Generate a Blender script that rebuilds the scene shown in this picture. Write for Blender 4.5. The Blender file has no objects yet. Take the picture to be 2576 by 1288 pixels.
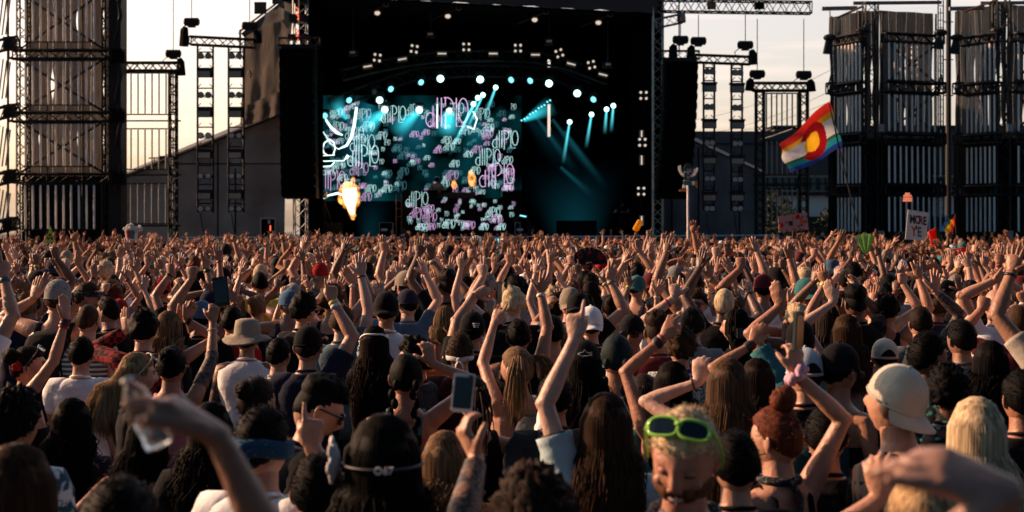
import bpy, bmesh, math, random
from mathutils import Vector, Matrix, Quaternion, noise
random.seed(7)
R = math.radians
SC = bpy.context.scene
COL = SC.collection

# ---------------------------------------------------------------- camera
F, CX, HZ, CAMZ = 3454.0, 1288.0, 584.0, 2.2        # focal length and horizon in the photograph's pixels (2576 wide)
cam_d = bpy.data.cameras.new('camera')
cam = bpy.data.objects.new('camera', cam_d); COL.objects.link(cam)
cam.location = (0, 0, CAMZ); cam.rotation_euler = (R(90), 0, 0)
cam_d.sensor_width = 36.0; cam_d.lens = 36.0 * F / 2576.0
cam_d.shift_y = -(644.0 - HZ) / 2576.0
cam_d.clip_start = 0.05; cam_d.clip_end = 3000
cam_d.dof.use_dof = True; cam_d.dof.focus_distance = 10.0; cam_d.dof.aperture_fstop = 4.0
SC.camera = cam

# ---------------------------------------------------------------- sky and sun
SUN_AZ, SUN_EL = -72.0, 24.0        # degrees right of the view direction / above the horizon
w = bpy.data.worlds.new('World'); SC.world = w; w.use_nodes = True
nt = w.node_tree; nt.nodes.clear()
def wn(t): return nt.nodes.new(t)
sky = wn('ShaderNodeTexSky'); sky.sky_type = 'NISHITA'; sky.sun_disc = False
sky.sun_elevation = R(SUN_EL); sky.sun_rotation = R(SUN_AZ)
sky.air_density = 1.0; sky.dust_density = 4.0; sky.ozone_density = 1.0
tc = wn('ShaderNodeTexCoord'); sep = wn('ShaderNodeSeparateXYZ')
nt.links.new(tc.outputs['Generated'], sep.inputs[0])
# evening haze: cream towards the sunset side, cooler behind the camera
fy = wn('ShaderNodeMapRange'); nt.links.new(sep.outputs['Y'], fy.inputs['Value'])
fy.inputs['From Min'].default_value = 0.05; fy.inputs['From Max'].default_value = 0.9
tint = wn('ShaderNodeMix'); tint.data_type = 'RGBA'
tint.inputs[6].default_value = (0.15, 0.29, 0.37, 1); tint.inputs[7].default_value = (2.20, 1.80, 1.62, 1)
nt.links.new(fy.outputs[0], tint.inputs[0])
mul = wn('ShaderNodeMix'); mul.data_type = 'RGBA'; mul.blend_type = 'MULTIPLY'; mul.inputs[0].default_value = 1
nt.links.new(sky.outputs[0], mul.inputs[6]); nt.links.new(tint.outputs[2], mul.inputs[7])
# thin streaky clouds
mp = wn('ShaderNodeMapping'); mp.inputs['Scale'].default_value = (2.2, 2.2, 26)
nt.links.new(tc.outputs['Generated'], mp.inputs[0])
cn = wn('ShaderNodeTexNoise'); cn.inputs['Scale'].default_value = 2.3; cn.inputs['Detail'].default_value = 6
nt.links.new(mp.outputs[0], cn.inputs['Vector'])
cr = wn('ShaderNodeMapRange'); nt.links.new(cn.outputs[0], cr.inputs['Value'])
cr.inputs['From Min'].default_value = 0.50; cr.inputs['From Max'].default_value = 0.74
cr.inputs['To Min'].default_value = 0.14; cr.inputs['To Max'].default_value = 0.5
cm = wn('ShaderNodeMix'); cm.data_type = 'RGBA'; cm.inputs[7].default_value = (10.6, 8.3, 7.0, 1)
cf = wn('ShaderNodeMath'); cf.operation = 'MULTIPLY'; nt.links.new(cr.outputs[0], cf.inputs[0]); nt.links.new(fy.outputs[0], cf.inputs[1])
nt.links.new(cf.outputs[0], cm.inputs[0]); nt.links.new(mul.outputs[2], cm.inputs[6])
bg = wn('ShaderNodeBackground'); bg.inputs[1].default_value = 0.085
nt.links.new(cm.outputs[2], bg.inputs[0])
wo = wn('ShaderNodeOutputWorld'); nt.links.new(bg.outputs[0], wo.inputs[0])
sd = bpy.data.lights.new('sun', 'SUN'); sd.energy = 4.0; sd.angle = R(0.8); sd.color = (1.0, 0.57, 0.34)
sun = bpy.data.objects.new('sun', sd); COL.objects.link(sun)
sdir = Vector((math.sin(R(SUN_AZ)) * math.cos(R(SUN_EL)), math.cos(R(SUN_AZ)) * math.cos(R(SUN_EL)), math.sin(R(SUN_EL))))
sun.rotation_euler = (-sdir).to_track_quat('-Z', 'Y').to_euler(); sun.location = (-30, 10, 30)
SC.view_settings.view_transform = 'Standard'; SC.view_settings.look = 'None'
SC.view_settings.exposure = 0.85; SC.view_settings.gamma = 1.0
SC.cycles.use_denoising = True
SC.cycles.max_bounces = 5; SC.cycles.diffuse_bounces = 2; SC.cycles.glossy_bounces = 2
SC.cycles.transmission_bounces = 4; SC.cycles.transparent_max_bounces = 8; SC.cycles.volume_bounces = 0

# ---------------------------------------------------------------- helpers
def P(u, v, D): return Vector(((u - CX) / F * D, D, CAMZ - (v - HZ) / F * D))
MATS = {}
def mat(name, col=(0.5, 0.5, 0.5), rough=0.7, metal=0.0, var=0.25, scale=6.0, bump=0.0, bscale=20.0, objcol=False,
        attr=None, stretch=None, spec=0.4, translucent=0.0, sss=0.0):
    m = bpy.data.materials.new(name); m.use_nodes = True; MATS[name] = m
    n, l = m.node_tree.nodes, m.node_tree.links
    b = n['Principled BSDF']; b.inputs['Roughness'].default_value = rough; b.inputs['Metallic'].default_value = metal
    b.inputs['Specular IOR Level'].default_value = spec
    t = n.new('ShaderNodeTexCoord'); vec = t.outputs['Object']
    if stretch:
        mpn = n.new('ShaderNodeMapping'); mpn.inputs['Scale'].default_value = stretch
        l.new(vec, mpn.inputs[0]); vec = mpn.outputs[0]
    nz = n.new('ShaderNodeTexNoise'); nz.inputs['Scale'].default_value = scale; nz.inputs['Detail'].default_value = 4
    l.new(vec, nz.inputs['Vector'])
    mr = n.new('ShaderNodeMapRange'); mr.inputs['From Min'].default_value = 0.3; mr.inputs['From Max'].default_value = 0.7
    mr.inputs['To Min'].default_value = 1 - var; mr.inputs['To Max'].default_value = 1 + var
    l.new(nz.outputs[0], mr.inputs['Value'])
    mx = n.new('ShaderNodeMix'); mx.data_type = 'RGBA'; mx.blend_type = 'MULTIPLY'; mx.inputs[0].default_value = 1
    if objcol:
        oi = n.new('ShaderNodeObjectInfo'); l.new(oi.outputs['Color'], mx.inputs[6])
    elif attr:
        at = n.new('ShaderNodeAttribute'); at.attribute_name = attr; l.new(at.outputs['Color'], mx.inputs[6])
    else:
        mx.inputs[6].default_value = (*col, 1)
    l.new(mr.outputs[0], mx.inputs[7]); l.new(mx.outputs[2], b.inputs['Base Color'])
    if bump:
        bn = n.new('ShaderNodeTexNoise'); bn.inputs['Scale'].default_value = bscale; bn.inputs['Detail'].default_value = 5
        l.new(vec, bn.inputs['Vector'])
        bp = n.new('ShaderNodeBump'); bp.inputs['Strength'].default_value = bump; bp.inputs['Distance'].default_value = 0.02
        l.new(bn.outputs[0], bp.inputs['Height']); l.new(bp.outputs[0], b.inputs['Normal'])
    if sss:
        b.inputs['Subsurface Weight'].default_value = sss; b.inputs['Subsurface Radius'].default_value = (0.02, 0.006, 0.003)
        b.inputs['Subsurface Scale'].default_value = 0.5
    if translucent:
        out = n['Material Output']; tr = n.new('ShaderNodeBsdfTranslucent'); ms = n.new('ShaderNodeMixShader')
        ms.inputs[0].default_value = translucent
        l.new(mx.outputs[2], tr.inputs[0]); l.new(b.outputs[0], ms.inputs[1]); l.new(tr.outputs[0], ms.inputs[2]); l.new(ms.outputs[0], out.inputs[0])
    return m
def emat(name, col, strength):
    m = bpy.data.materials.new(name); m.use_nodes = True; MATS[name] = m
    n, l = m.node_tree.nodes, m.node_tree.links
    b = n['Principled BSDF']; b.inputs['Base Color'].default_value = (0.02, 0.02, 0.02, 1)
    b.inputs['Emission Color'].default_value = (*col, 1); b.inputs['Emission Strength'].default_value = strength * 0.7
    return m
def vmat(name, col, strength, p0=None, p1=None, nscale=0.0, cone=None):
    """flames and beams: emission in the volume, fading from the object's z=0 to z=1 m * length"""
    m = bpy.data.materials.new(name); m.use_nodes = True; MATS[name] = m
    n, l = m.node_tree.nodes, m.node_tree.links; n.clear()
    out = n.new('ShaderNodeOutputMaterial'); e = n.new('ShaderNodeEmission'); e.inputs[0].default_value = (*col, 1)
    tcn = n.new('ShaderNodeTexCoord'); val = None
    if p0 is not None:
        s = n.new('ShaderNodeSeparateXYZ'); l.new(tcn.outputs['Object'], s.inputs[0])
        mr = n.new('ShaderNodeMapRange'); l.new(s.outputs['Z'], mr.inputs['Value'])
        mr.inputs['From Min'].default_value = p0; mr.inputs['From Max'].default_value = p1
        mr.inputs['To Min'].default_value = 1.0; mr.inputs['To Max'].default_value = 0.0
        pw = n.new('ShaderNodeMath'); pw.operation = 'POWER'; pw.inputs[1].default_value = 1.8
        l.new(mr.outputs[0], pw.inputs[0]); val = pw.outputs[0]
        if cone:
            # soft edge: distance from the axis against the cone's radius (cone[0] at z=0, cone[1] at z=1)
            def M(op, a, b=None):
                k = n.new('ShaderNodeMath'); k.operation = op
                for i_, q in enumerate((a, b)):
                    if q is None: continue
                    if hasattr(q, 'links'): l.new(q, k.inputs[i_])
                    else: k.inputs[i_].default_value = q
                return k.outputs[0]
            rad = M('SQRT', M('ADD', M('MULTIPLY', s.outputs['X'], s.outputs['X']), M('MULTIPLY', s.outputs['Y'], s.outputs['Y'])))
            q = M('MAXIMUM', M('SUBTRACT', 1.0, M('DIVIDE', rad, M('ADD', M('MULTIPLY', s.outputs['Z'], cone[1] - cone[0]), cone[0]))), 0.0)
            val = M('MULTIPLY', val, M('POWER', q, 1.4))
    if nscale:
        nz = n.new('ShaderNodeTexNoise'); nz.inputs['Scale'].default_value = nscale; nz.inputs['Detail'].default_value = 3
        l.new(tcn.outputs['Object'], nz.inputs['Vector'])
        mr2 = n.new('ShaderNodeMapRange'); l.new(nz.outputs[0], mr2.inputs['Value'])
        mr2.inputs['From Min'].default_value = 0.35; mr2.inputs['From Max'].default_value = 0.65
        if val is None: val = mr2.outputs[0]
        else:
            mm = n.new('ShaderNodeMath'); mm.operation = 'MULTIPLY'; l.new(val, mm.inputs[0]); l.new(mr2.outputs[0], mm.inputs[1]); val = mm.outputs[0]
    if val is not None:
        ml = n.new('ShaderNodeMath'); ml.operation = 'MULTIPLY'; ml.inputs[1].default_value = strength * 0.7
        l.new(val, ml.inputs[0]); l.new(ml.outputs[0], e.inputs[1])
    else: e.inputs[1].default_value = strength * 0.7
    l.new(e.outputs[0], out.inputs['Volume'])
    return m

mat('skin', rough=0.46, var=0.15, scale=17, objcol=True, bump=0.22, bscale=48, spec=0.4)
mat('cloth', rough=0.9, var=0.2, scale=6, objcol=True, bump=0.9, bscale=9, spec=0.12)
mat('hair', rough=0.55, var=0.6, scale=9, objcol=True, stretch=(9, 9, 0.7), bump=0.25, bscale=40, spec=0.05)
mat('plain', rough=0.5, var=0.08, objcol=True)
mat('gloss', rough=0.12, var=0.05, objcol=True, spec=0.6)
mat('crowd', rough=0.75, var=0.15, scale=3, attr='Col', spec=0.2)
mat('eye', (0.55, 0.52, 0.5), 0.15, var=0.02)
mat('iris', (0.02, 0.015, 0.01), 0.1, var=0.02)
mat('lips', (0.22, 0.075, 0.06), 0.4, var=0.1)
mat('black_metal', (0.010, 0.010, 0.011), 0.6, var=0.3)
mat('steel', (0.34, 0.34, 0.35), 0.38, metal=0.8, var=0.2)
mat('rust', (0.22, 0.12, 0.07), 0.7, var=0.3)
mat('drape', (0.0035, 0.0035, 0.004), 0.95, var=0.3, spec=0.03)
mat('black_paint', (0.006, 0.006, 0.007), 0.75, var=0.3, spec=0.12)
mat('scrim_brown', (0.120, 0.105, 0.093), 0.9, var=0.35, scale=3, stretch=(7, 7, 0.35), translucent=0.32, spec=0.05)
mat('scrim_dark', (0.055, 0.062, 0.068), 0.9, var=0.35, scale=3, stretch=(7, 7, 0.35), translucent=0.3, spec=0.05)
mat('tarp', (0.36, 0.37, 0.38), 0.8, var=0.25, scale=0.8, bump=1.0, bscale=1.4, spec=0.15)
mat('roof_skin', (0.05, 0.055, 0.06), 0.75, var=0.2, scale=0.6, bump=0.5, bscale=1.0)
mat('tube_white', (0.88, 0.88, 0.86), 0.35, var=0.05)
mat('lens', (0.3, 0.29, 0.26), 0.15, var=0.2, scale=60)
mat('strobe_glass', (0.42, 0.36, 0.28), 0.2, var=0.25, scale=40)
mat('ground', (0.045, 0.043, 0.04), 0.95, var=0.4, scale=1.5, bump=0.4)
emat('lamp_white', (0.50, 0.98, 0.98), 3.4); emat('lamp_cyan', (0.20, 0.72, 0.80), 1.6); emat('lamp_warm', (1.0, 0.83, 0.68), 0.6)
emat('led_cyan', (0.60, 0.96, 0.96), 1.15); emat('led_pink', (0.82, 0.50, 0.86), 1.0); emat('led_dim', (0.09, 0.32, 0.38), 0.7)
emat('glow_red', (1, 0.12, 0.05), 1.5); emat('led_bright', (0.75, 1.0, 0.97), 1.8)

class MB:
    """collects shapes; build() links them as ONE mesh object"""
    def __init__(s): s.v, s.f, s.m, s.cur, s.cuts = [], [], [], 0, []
    def add(s, vs, fs):
        o = len(s.v); s.cuts.append((o, len(s.f))); s.v.extend([tuple(p) for p in vs]); s.f.extend([tuple(i + o for i in f) for f in fs]); s.m.extend([s.cur] * len(fs))
    def box(s, c, size, rot=None):
        hx, hy, hz = size[0] / 2, size[1] / 2, size[2] / 2
        vs = [Vector((x, y, z)) for x in (-hx, hx) for y in (-hy, hy) for z in (-hz, hz)]
        if rot is not None: vs = [rot @ p for p in vs]
        c = Vector(c)
        s.add([p + c for p in vs], [(0, 1, 3, 2), (4, 6, 7, 5), (0, 4, 5, 1), (2, 3, 7, 6), (0, 2, 6, 4), (1, 5, 7, 3)])
    def tube(s, pts, radii, n=8, cap=True, flat=1.0, up=None):
        pts = [Vector(p) for p in pts]; k = len(pts)
        if not hasattr(radii, '__len__'): radii = [radii] * k
        vs, fs, ref = [], [], None
        for i, p in enumerate(pts):
            t = (pts[min(i + 1, k - 1)] - pts[max(i - 1, 0)])
            t = t.normalized() if t.length > 1e-9 else Vector((0, 0, 1))
            if ref is None:
                ref = Vector(up) if up is not None else (Vector((0, 0, 1)) if abs(t.z) < 0.9 else Vector((0, 1, 0)))
            a = ref - t * ref.dot(t)
            a = a.normalized() if a.length > 1e-6 else t.orthogonal().normalized()
            ref = a; b = t.cross(a)
            r = radii[i]
            rx, ry = (r if isinstance(r, tuple) else (r, r * flat))
            for j in range(n):
                th = 2 * math.pi * j / n
                vs.append(p + b * (rx * math.cos(th)) + a * (ry * math.sin(th)))
        for i in range(k - 1):
            for j in range(n):
                fs.append((i * n + j, (i + 1) * n + j, (i + 1) * n + (j + 1) % n, i * n + (j + 1) % n))
        if cap:
            fs.append(tuple(range(n))); fs.append(tuple((k - 1) * n + j for j in range(n - 1, -1, -1)))
        s.add(vs, fs)
    def rod(s, a, b, r, n=5): s.tube([a, b], r, n)
    def ball(s, c, r, nu=10, nv=7, rot=None):
        c = Vector(c); r = r if hasattr(r, '__len__') else (r, r, r)
        vs, fs = [], []
        for i in range(nv + 1):
            ph = math.pi * i / nv
            for j in range(nu):
                th = 2 * math.pi * j / nu
                p = Vector((r[0] * math.sin(ph) * math.cos(th), r[1] * math.sin(ph) * math.sin(th), r[2] * math.cos(ph)))
                vs.append(c + (rot @ p if rot is not None else p))
        for i in range(nv):
            for j in range(nu): fs.append((i * nu + j, (i + 1) * nu + j, (i + 1) * nu + (j + 1) % nu, i * nu + (j + 1) % nu))
        s.add(vs, fs)
    def cyl(s, c, axis, r, h, n=14):
        c, axis = Vector(c), Vector(axis).normalized(); s.tube([c - axis * h / 2, c + axis * h / 2], r, n)
    def slab(s, poly, thick):
        """polygon (3D points, any plane) given thickness along its normal"""
        poly = [Vector(p) for p in poly]; nrm = Vector((0, 0, 0))
        for i in range(len(poly)): nrm += poly[i].cross(poly[(i + 1) % len(poly)])
        nrm = nrm.normalized() * thick / 2; n = len(poly)
        vs = [p + nrm for p in poly] + [p - nrm for p in poly]
        s.add(vs, [tuple(range(n)), tuple(range(2 * n - 1, n - 1, -1))] + [(i, n + i, n + (i + 1) % n, (i + 1) % n) for i in range(n)])
    def strip(s, pts, width, nrm=(0, -1, 0), thick=0.0):
        """flat ribbon following pts"""
        pts = [Vector(p) for p in pts]; nrm = Vector(nrm); vs = []; k = len(pts)
        for i, p in enumerate(pts):
            t = (pts[min(i + 1, k - 1)] - pts[max(i - 1, 0)]).normalized(); sd_ = t.cross(nrm).normalized() * (width[i] if hasattr(width, '__len__') else width) / 2
            vs += [p - sd_, p + sd_]
        s.add(vs, [(2 * i, 2 * i + 1, 2 * i + 3, 2 * i + 2) for i in range(k - 1)])
    def truss(s, A, B, w_, r=0.025, bays=None, up=(0, 0, 1), n=4):
        A, B = Vector(A), Vector(B); t = (B - A).normalized(); up = Vector(up)
        a = (up - t * up.dot(t)).normalized(); b = t.cross(a)
        L = (B - A).length; bays = bays or max(2, round(L / w_))
        cs = [(a * i + b * j) * (w_ / 2) for i, j in ((1, 1), (1, -1), (-1, -1), (-1, 1))]
        for c in cs: s.rod(A + c, B + c, r, n)
        for k in range(bays):
            p, q = A + t * (L * k / bays), A + t * (L * (k + 1) / bays)
            for e in range(4):
                c0, c1 = cs[e], cs[(e + 1) % 4]
                if k % 2: c0, c1 = c1, c0
                s.rod(p + c0, q + c1, r * 0.6, 3)
        for p in (A, B):
            for e in range(4): s.rod(p + cs[e], p + cs[(e + 1) % 4], r * 0.8, 3)
    def build(s, name, m, parent=None, smooth=False, loc=None):
        me = bpy.data.meshes.new(name)
        vs = s.v if loc is None else [(p[0] - loc[0], p[1] - loc[1], p[2] - loc[2]) for p in s.v]
        me.from_pydata(vs, [], s.f)
        for x in (m if isinstance(m, (list, tuple)) else [m]): me.materials.append(MATS[x])
        if max(s.m, default=0) > 0: me.polygons.foreach_set('material_index', s.m)
        if smooth: me.polygons.foreach_set('use_smooth', [True] * len(me.polygons))
        me.update()
        o = bpy.data.objects.new(name, me); COL.objects.link(o)
        if loc is not None: o.location = loc
        if parent is not None: o.parent = parent
        return o
def tag(o, label=None, cat=None, group=None, kind=None):
    if label: o['label'] = label
    if cat: o['category'] = cat
    if group: o['group'] = group
    if kind: o['kind'] = kind
    return o
def thing(name, label, cat, loc=(0, 0, 0), group=None):
    o = bpy.data.objects.new(name, None); COL.objects.link(o); o.location = loc; o.empty_display_size = 0.2
    return tag(o, label, cat, group)
def rel(o): return Vector(o.location)
SPLIT = {'leg_drape', 'side_drape', 'tube_rail', 'corner_block', 'seam', 'junction_box', 'roof_panel', 'top_beam', 'black_skirt', 'trim', 'legs', 'camera_lens', 'sleeve_block', 'rail', 'rag_wrap', 'strap'}
class TB:
    """builder of a thing: parts are given in world coordinates and parented to an Empty at its base"""
    def __init__(s, name, label, cat, loc, group=None): s.o = thing(name, label, cat, loc, group); s.l = Vector(loc)
    def part(s, name, mb, m, smooth=False, parent=None, label=None, color=None):
        base = s.l
        if name in SPLIT and len(mb.cuts) > 1:           # every separate piece a part of its own
            ends = mb.cuts[1:] + [(len(mb.v), len(mb.f))]
            for (v0, f0), (v1, f1) in zip(mb.cuts, ends):
                k = MB(); k.v = mb.v[v0:v1]; k.f = [tuple(i - v0 for i in f) for f in mb.f[f0:f1]]; k.m = mb.m[f0:f1]; k.cuts = []; o = s.part(name, k, m, smooth, parent, label, color)
            return o
        o = mb.build(name, m, None, smooth, loc=tuple(base))
        if parent is None: o.parent = s.o; o.location = (0, 0, 0)
        else: o.parent = parent; o.location = (0, 0, 0)
        if label: o['label'] = label
        if color: o.color = (*color, 1)
        return o
def text_mb(mb, txt, origin, right, up, height, squeeze=1.0, thick=0.0, bold=0.0):
    """letters from the built-in font laid as faces in world space"""
    cu = bpy.data.curves.new('letters', 'FONT'); cu.body = txt; cu.size = 1.0; cu.resolution_u = 3
    cu.extrude = thick / max(height, 1e-6) / 2; cu.offset = bold
    ob = bpy.data.objects.new('letters', cu); COL.objects.link(ob)
    dg = bpy.context.evaluated_depsgraph_get(); me = bpy.data.meshes.new_from_object(ob.evaluated_get(dg))
    right, up, origin = Vector(right).normalized(), Vector(up).normalized(), Vector(origin); nrm = right.cross(up)
    h = height / 0.72
    mb.add([origin + right * (p.co.x * h * squeeze) + up * (p.co.y * h) + nrm * (p.co.z * h) for p in me.vertices], [tuple(f.vertices) for f in me.polygons])
    bpy.data.objects.remove(ob); bpy.data.curves.remove(cu); bpy.data.meshes.remove(me)
# ================================================================ SETTING
def Q(u, v, D): return P(u, v, D)
DS = 57.0                                            # distance of the stage front
PX = DS / F                                          # metres per photo pixel there
mb = MB(); mb.add([(-900, -60, 0), (900, -60, 0), (900, 1500, 0), (-900, 1500, 0)], [(0, 1, 2, 3)])
tag(mb.build('ground', 'ground'), kind='structure')

# ---- stage: deck, roof, drapes
DECK = 1.93
x0, x1 = (788 - CX) * PX, (1645 - CX) * PX
t = TB('festival_stage', 'large black open-fronted concert stage under a dark grey roof', 'stage', (0, DS, 0))
m = MB(); m.box((0.5 * (x0 + x1) - 0.2, DS + 5.5, DECK / 2), (x1 - x0 + 2.4, 11, DECK)); t.part('deck', m, 'black_paint')
m = MB(); m.box((0.5 * (x0 + x1) - 0.2, DS - 0.03, DECK + 0.02), (x1 - x0 + 2.4, 0.05, 0.05)); t.part('deck_edge', m, 'steel')
for k in range(13):
    m = MB(); m.box((x0 - 1 + k * 1.35, DS - 0.012, DECK / 2), (0.05, 0.02, DECK - 0.1)); t.part('deck_skirt', m, 'drape')
zt = 12.6
m = MB()                                            # back drape with a torn slit showing the sky
yb = DS + 10.6; sx0, sx1 = (1377.5 - CX) * (yb / F), (1384.5 - CX) * (yb / F)
def zat(v, D): return CAMZ - (v - HZ) / F * D
m.box(((x0 - 1 + sx0) / 2, yb, zt / 2), (sx0 - x0 + 1, 0.06, zt)); m.box(((x1 + 1.5 + sx1) / 2, yb, zt / 2), (x1 + 1.5 - sx1, 0.06, zt))
for va, vb in ((-60, 150), (172, 262), (344, 700)):
    za, zb = zat(va, yb), max(0.0, zat(vb, yb)); m.box(((sx0 + sx1) / 2, yb, (za + zb) / 2), (sx1 - sx0, 0.06, za - zb))
t.part('back_drape', m, 'drape')
m = MB()
m.box((x0 - 0.6, DS + 5.6, zt / 2), (0.08, 10.2, zt)); m.box((x1 + 0.35, DS + 5.6, zt / 2), (0.08, 10.2, zt))
t.part('side_drape', m, 'drape')
m = MB()                                            # returns either side of the opening
m.box((x0 - 0.1, DS + 0.45, (DECK + zt) / 2), (0.9, 0.06, zt - DECK)); m.box((x1 - 0.35, DS + 0.45, (DECK + zt) / 2), (1.3, 0.06, zt - DECK))
t.part('leg_drape', m, 'drape')
a, b = P(700, -8, DS), P(1650, 42, DS)
m = MB()
m.slab([a + Vector((0, -0.6, 0)), b + Vector((0, -0.6, 0)), b + Vector((0, 11, 0.5)), a + Vector((0, 11, 0.5))], 0.1)
t.part('ceiling', m, 'drape')
m = MB(); n_ = 40; vs, fs = [], []
for i in range(n_ + 1):
    f_ = i / n_; lo = a.lerp(b, f_) + Vector((0, -0.75, 0.03 * math.sin(i * 1.7)))
    for k in range(5):
        g = k / 4; vs.append(lo + Vector((0, -0.12 * math.sin(g * 3.14) + 0.05 * math.sin(i * 0.9 + k), 0.02 + 1.9 * g)))
for i in range(n_):
    for k in range(4): fs.append((i * 5 + k, (i + 1) * 5 + k, (i + 1) * 5 + k + 1, i * 5 + k + 1))
m.add(vs, fs); t.part('roof_fascia', m, 'roof_skin', smooth=True)
m = MB(); m.slab([a + Vector((0, -0.75, 1.9)), b + Vector((0, -0.75, 1.9)), b + Vector((0, 11, 2.6)), a + Vector((0, 11, 2.6))], 0.08)
t.part('roof', m, 'roof_skin')
STAGE = t

# ---- led wall with lettering
DL = 64.0
def glyphs(ch):
    ell = lambda cx, cy, rx, ry, a0, a1, n=14: [(cx + rx * math.cos(R(a0 + (a1 - a0) * i / n)), cy + ry * math.sin(R(a0 + (a1 - a0) * i / n))) for i in range(n + 1)]
    return {'d': [ell(0.17, 0.24, 0.15, 0.24, 60, 300), [(0.27, 0), (0.27, 0.72)]],
            'I': [[(0.08, 0), (0.08, 1.0)]],
            'P': [[(0.06, -0.1), (0.06, 1.0)], [(0.0, 1.0)] + ell(0.12, 0.74, 0.2, 0.26, 90, -90)],
            'L': [[(0.1, 1.0), (0.1, 0.0), (0.36, 0.0)]],
            'O': [ell(0.2, 0.56, 0.17, 0.42, 0, 360, 20)]}[ch]
WORD = [('d', 0.0), ('I', 0.34), ('I', 0.48), ('P', 0.64), ('L', 0.98), ('O', 1.12)]
def word(mb_, u, v, h, D, wd=None, part=6, sq=1.0):
    wd = wd or max(0.7, h * 0.026)
    for ch, off in WORD[6 - part:] if part < 6 else WORD:
        for ln in glyphs(ch):
            mb_.strip([P(u + (off + x) * h * sq, v - y * h, D) for x, y in ln], wd * D / F, (0, 1, 0))
t = TB('led_wall', 'huge dark LED video wall scrawled with repeated glowing lettering', 'video wall', (0, DL, DECK))
m = MB(); c0, c1 = P(800, 240, DL), P(1312, 505, DL)
m.box(((c0.x + c1.x) / 2, DL + 0.12, (c0.z + c1.z) / 2), (c1.x - c0.x, 0.2, c0.z - c1.z))
LEDM = bpy.data.materials.new('led_panel'); LEDM.use_nodes = True; MATS['led_panel'] = LEDM
n, l = LEDM.node_tree.nodes, LEDM.node_tree.links; bs = n['Principled BSDF']; bs.inputs['Base Color'].default_value = (0.002, 0.002, 0.0025, 1); bs.inputs['Specular IOR Level'].default_value = 0.0; bs.inputs['Roughness'].default_value = 1.0
tcc = n.new('ShaderNodeTexCoord'); nz = n.new('ShaderNodeTexNoise'); nz.inputs['Scale'].default_value = 0.42; nz.inputs['Detail'].default_value = 2
l.new(tcc.outputs['Object'], nz.inputs['Vector']); mr = n.new('ShaderNodeMapRange'); l.new(nz.outputs[0], mr.inputs['Value'])
mr.inputs['From Min'].default_value = 0.46; mr.inputs['From Max'].default_value = 0.74; mr.inputs['To Max'].default_value = 0.17
bs.inputs['Emission Color'].default_value = (0.005, 0.19, 0.23, 1); l.new(mr.outputs[0], bs.inputs['Emission Strength'])
t.part('screen', m, 'led_panel')
mc, mp_, md = MB(), MB(), MB(); rr = random.Random(3)
for (u, v, h, c) in [(868, 350, 40, 'c'), (893, 300, 34, 'c'), (905, 330, 32, 'c'), (958, 308, 44, 'c'), (880, 380, 44, 'c'), (873, 418, 56, 'c'), (880, 440, 40, 'p'),
                     (800, 475, 48, 'p'), (862, 470, 26, 'c'), (905, 505, 26, 'p'), (918, 483, 24, 'c'), (958, 483, 24, 'c'), (985, 480, 32, 'd'), (1070, 318, 76, 'p'), (1076, 320, 40, 'p'), (1155, 338, 28, 'c'),
                     (1190, 300, 36, 'c'), (1215, 330, 24, 'c'), (1238, 372, 46, 'c'), (1212, 345, 24, 'p'), (1262, 338, 20, 'p'), (1196, 416, 44, 'c'), (1205, 470, 62, 'p'),
                     (1262, 485, 24, 'c'), (1268, 440, 22, 'p'), (1130, 420, 22, 'c'), (1185, 385, 24, 'p'), (1110, 360, 22, 'c'), (1115, 378, 24, 'c'), (1138, 362, 18, 'c'), (985, 380, 22, 'd'),
                     (1000, 400, 24, 'd'), (960, 445, 22, 'd'), (1000, 440, 24, 'd'), (945, 350, 24, 'c'), (1030, 345, 20, 'p'), (1060, 340, 18, 'p'), (1090, 385, 18, 'p'), (1118, 452, 30, 'p'), (1105, 470, 22, 'c'), (1262, 412, 24, 'c'),
                     (1166, 395, 20, 'c'), (1180, 438, 24, 'c'), (1225, 430, 20, 'p'), (812, 440, 30, 'c'), (838, 425, 26, 'c'), (848, 455, 22, 'c'), (830, 330, 30, 'c'), (826, 295, 30, 'c'), (1120, 290, 40, 'c'), (1020, 290, 36, 'c')]:
    word({'c': mc, 'p': mp_, 'd': md}[c], u, v, h * (0.95 if h > 42 else 0.78), DL)
for k in range(270):
    u, v = rr.uniform(812, 1280), rr.uniform(258, 500); h = rr.uniform(7, 15)
    if 1095 < u < 1200 and 395 < v < 440: continue
    if rr.random() < 0.4 and 960 < u < 1100: continue
    word(rr.choice([mc, mp_, md, md]), u, v, h, DL, 0.45, rr.choice([6, 6, 4, 3]))
mb_ = MB()                                          # the big curled strokes at the left
def arc(m_, pts, wpx, D=DL):
    m_.strip([P(u, v, D - 0.02) for u, v in pts], [x * D / F for x in wpx] if hasattr(wpx, '__len__') else wpx * D / F, (0, 1, 0))
arc(mb_, [(812, 285), (822, 305), (834, 322), (848, 334), (862, 340)], [2, 5, 6, 7, 3])
arc(mb_, [(852, 375), (872, 366), (884, 345), (891, 315), (897, 270)], [2, 6, 7, 7, 6])
arc(mb_, [(799, 298), (812, 330), (832, 362), (852, 376)], 1.5)
arc(mb_, [(799, 345), (799, 392)], 5); arc(mb_, [(799, 392), (842, 390)], 2)
arc(mb_, [(828, 350), (816, 360), (812, 373), (815, 385), (824, 391)], 3); arc(mb_, [(828, 350), (840, 358), (843, 374), (838, 391)], 3)
arc(mb_, [(799, 406), (865, 404), (876, 391)], [2, 2, 8]); arc(mb_, [(799, 406), (799, 420), (832, 418), (842, 408)], 3)
arc(mb_, [(802, 510), (825, 492), (850, 486), (868, 494)], [2, 4, 6, 2])
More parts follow.
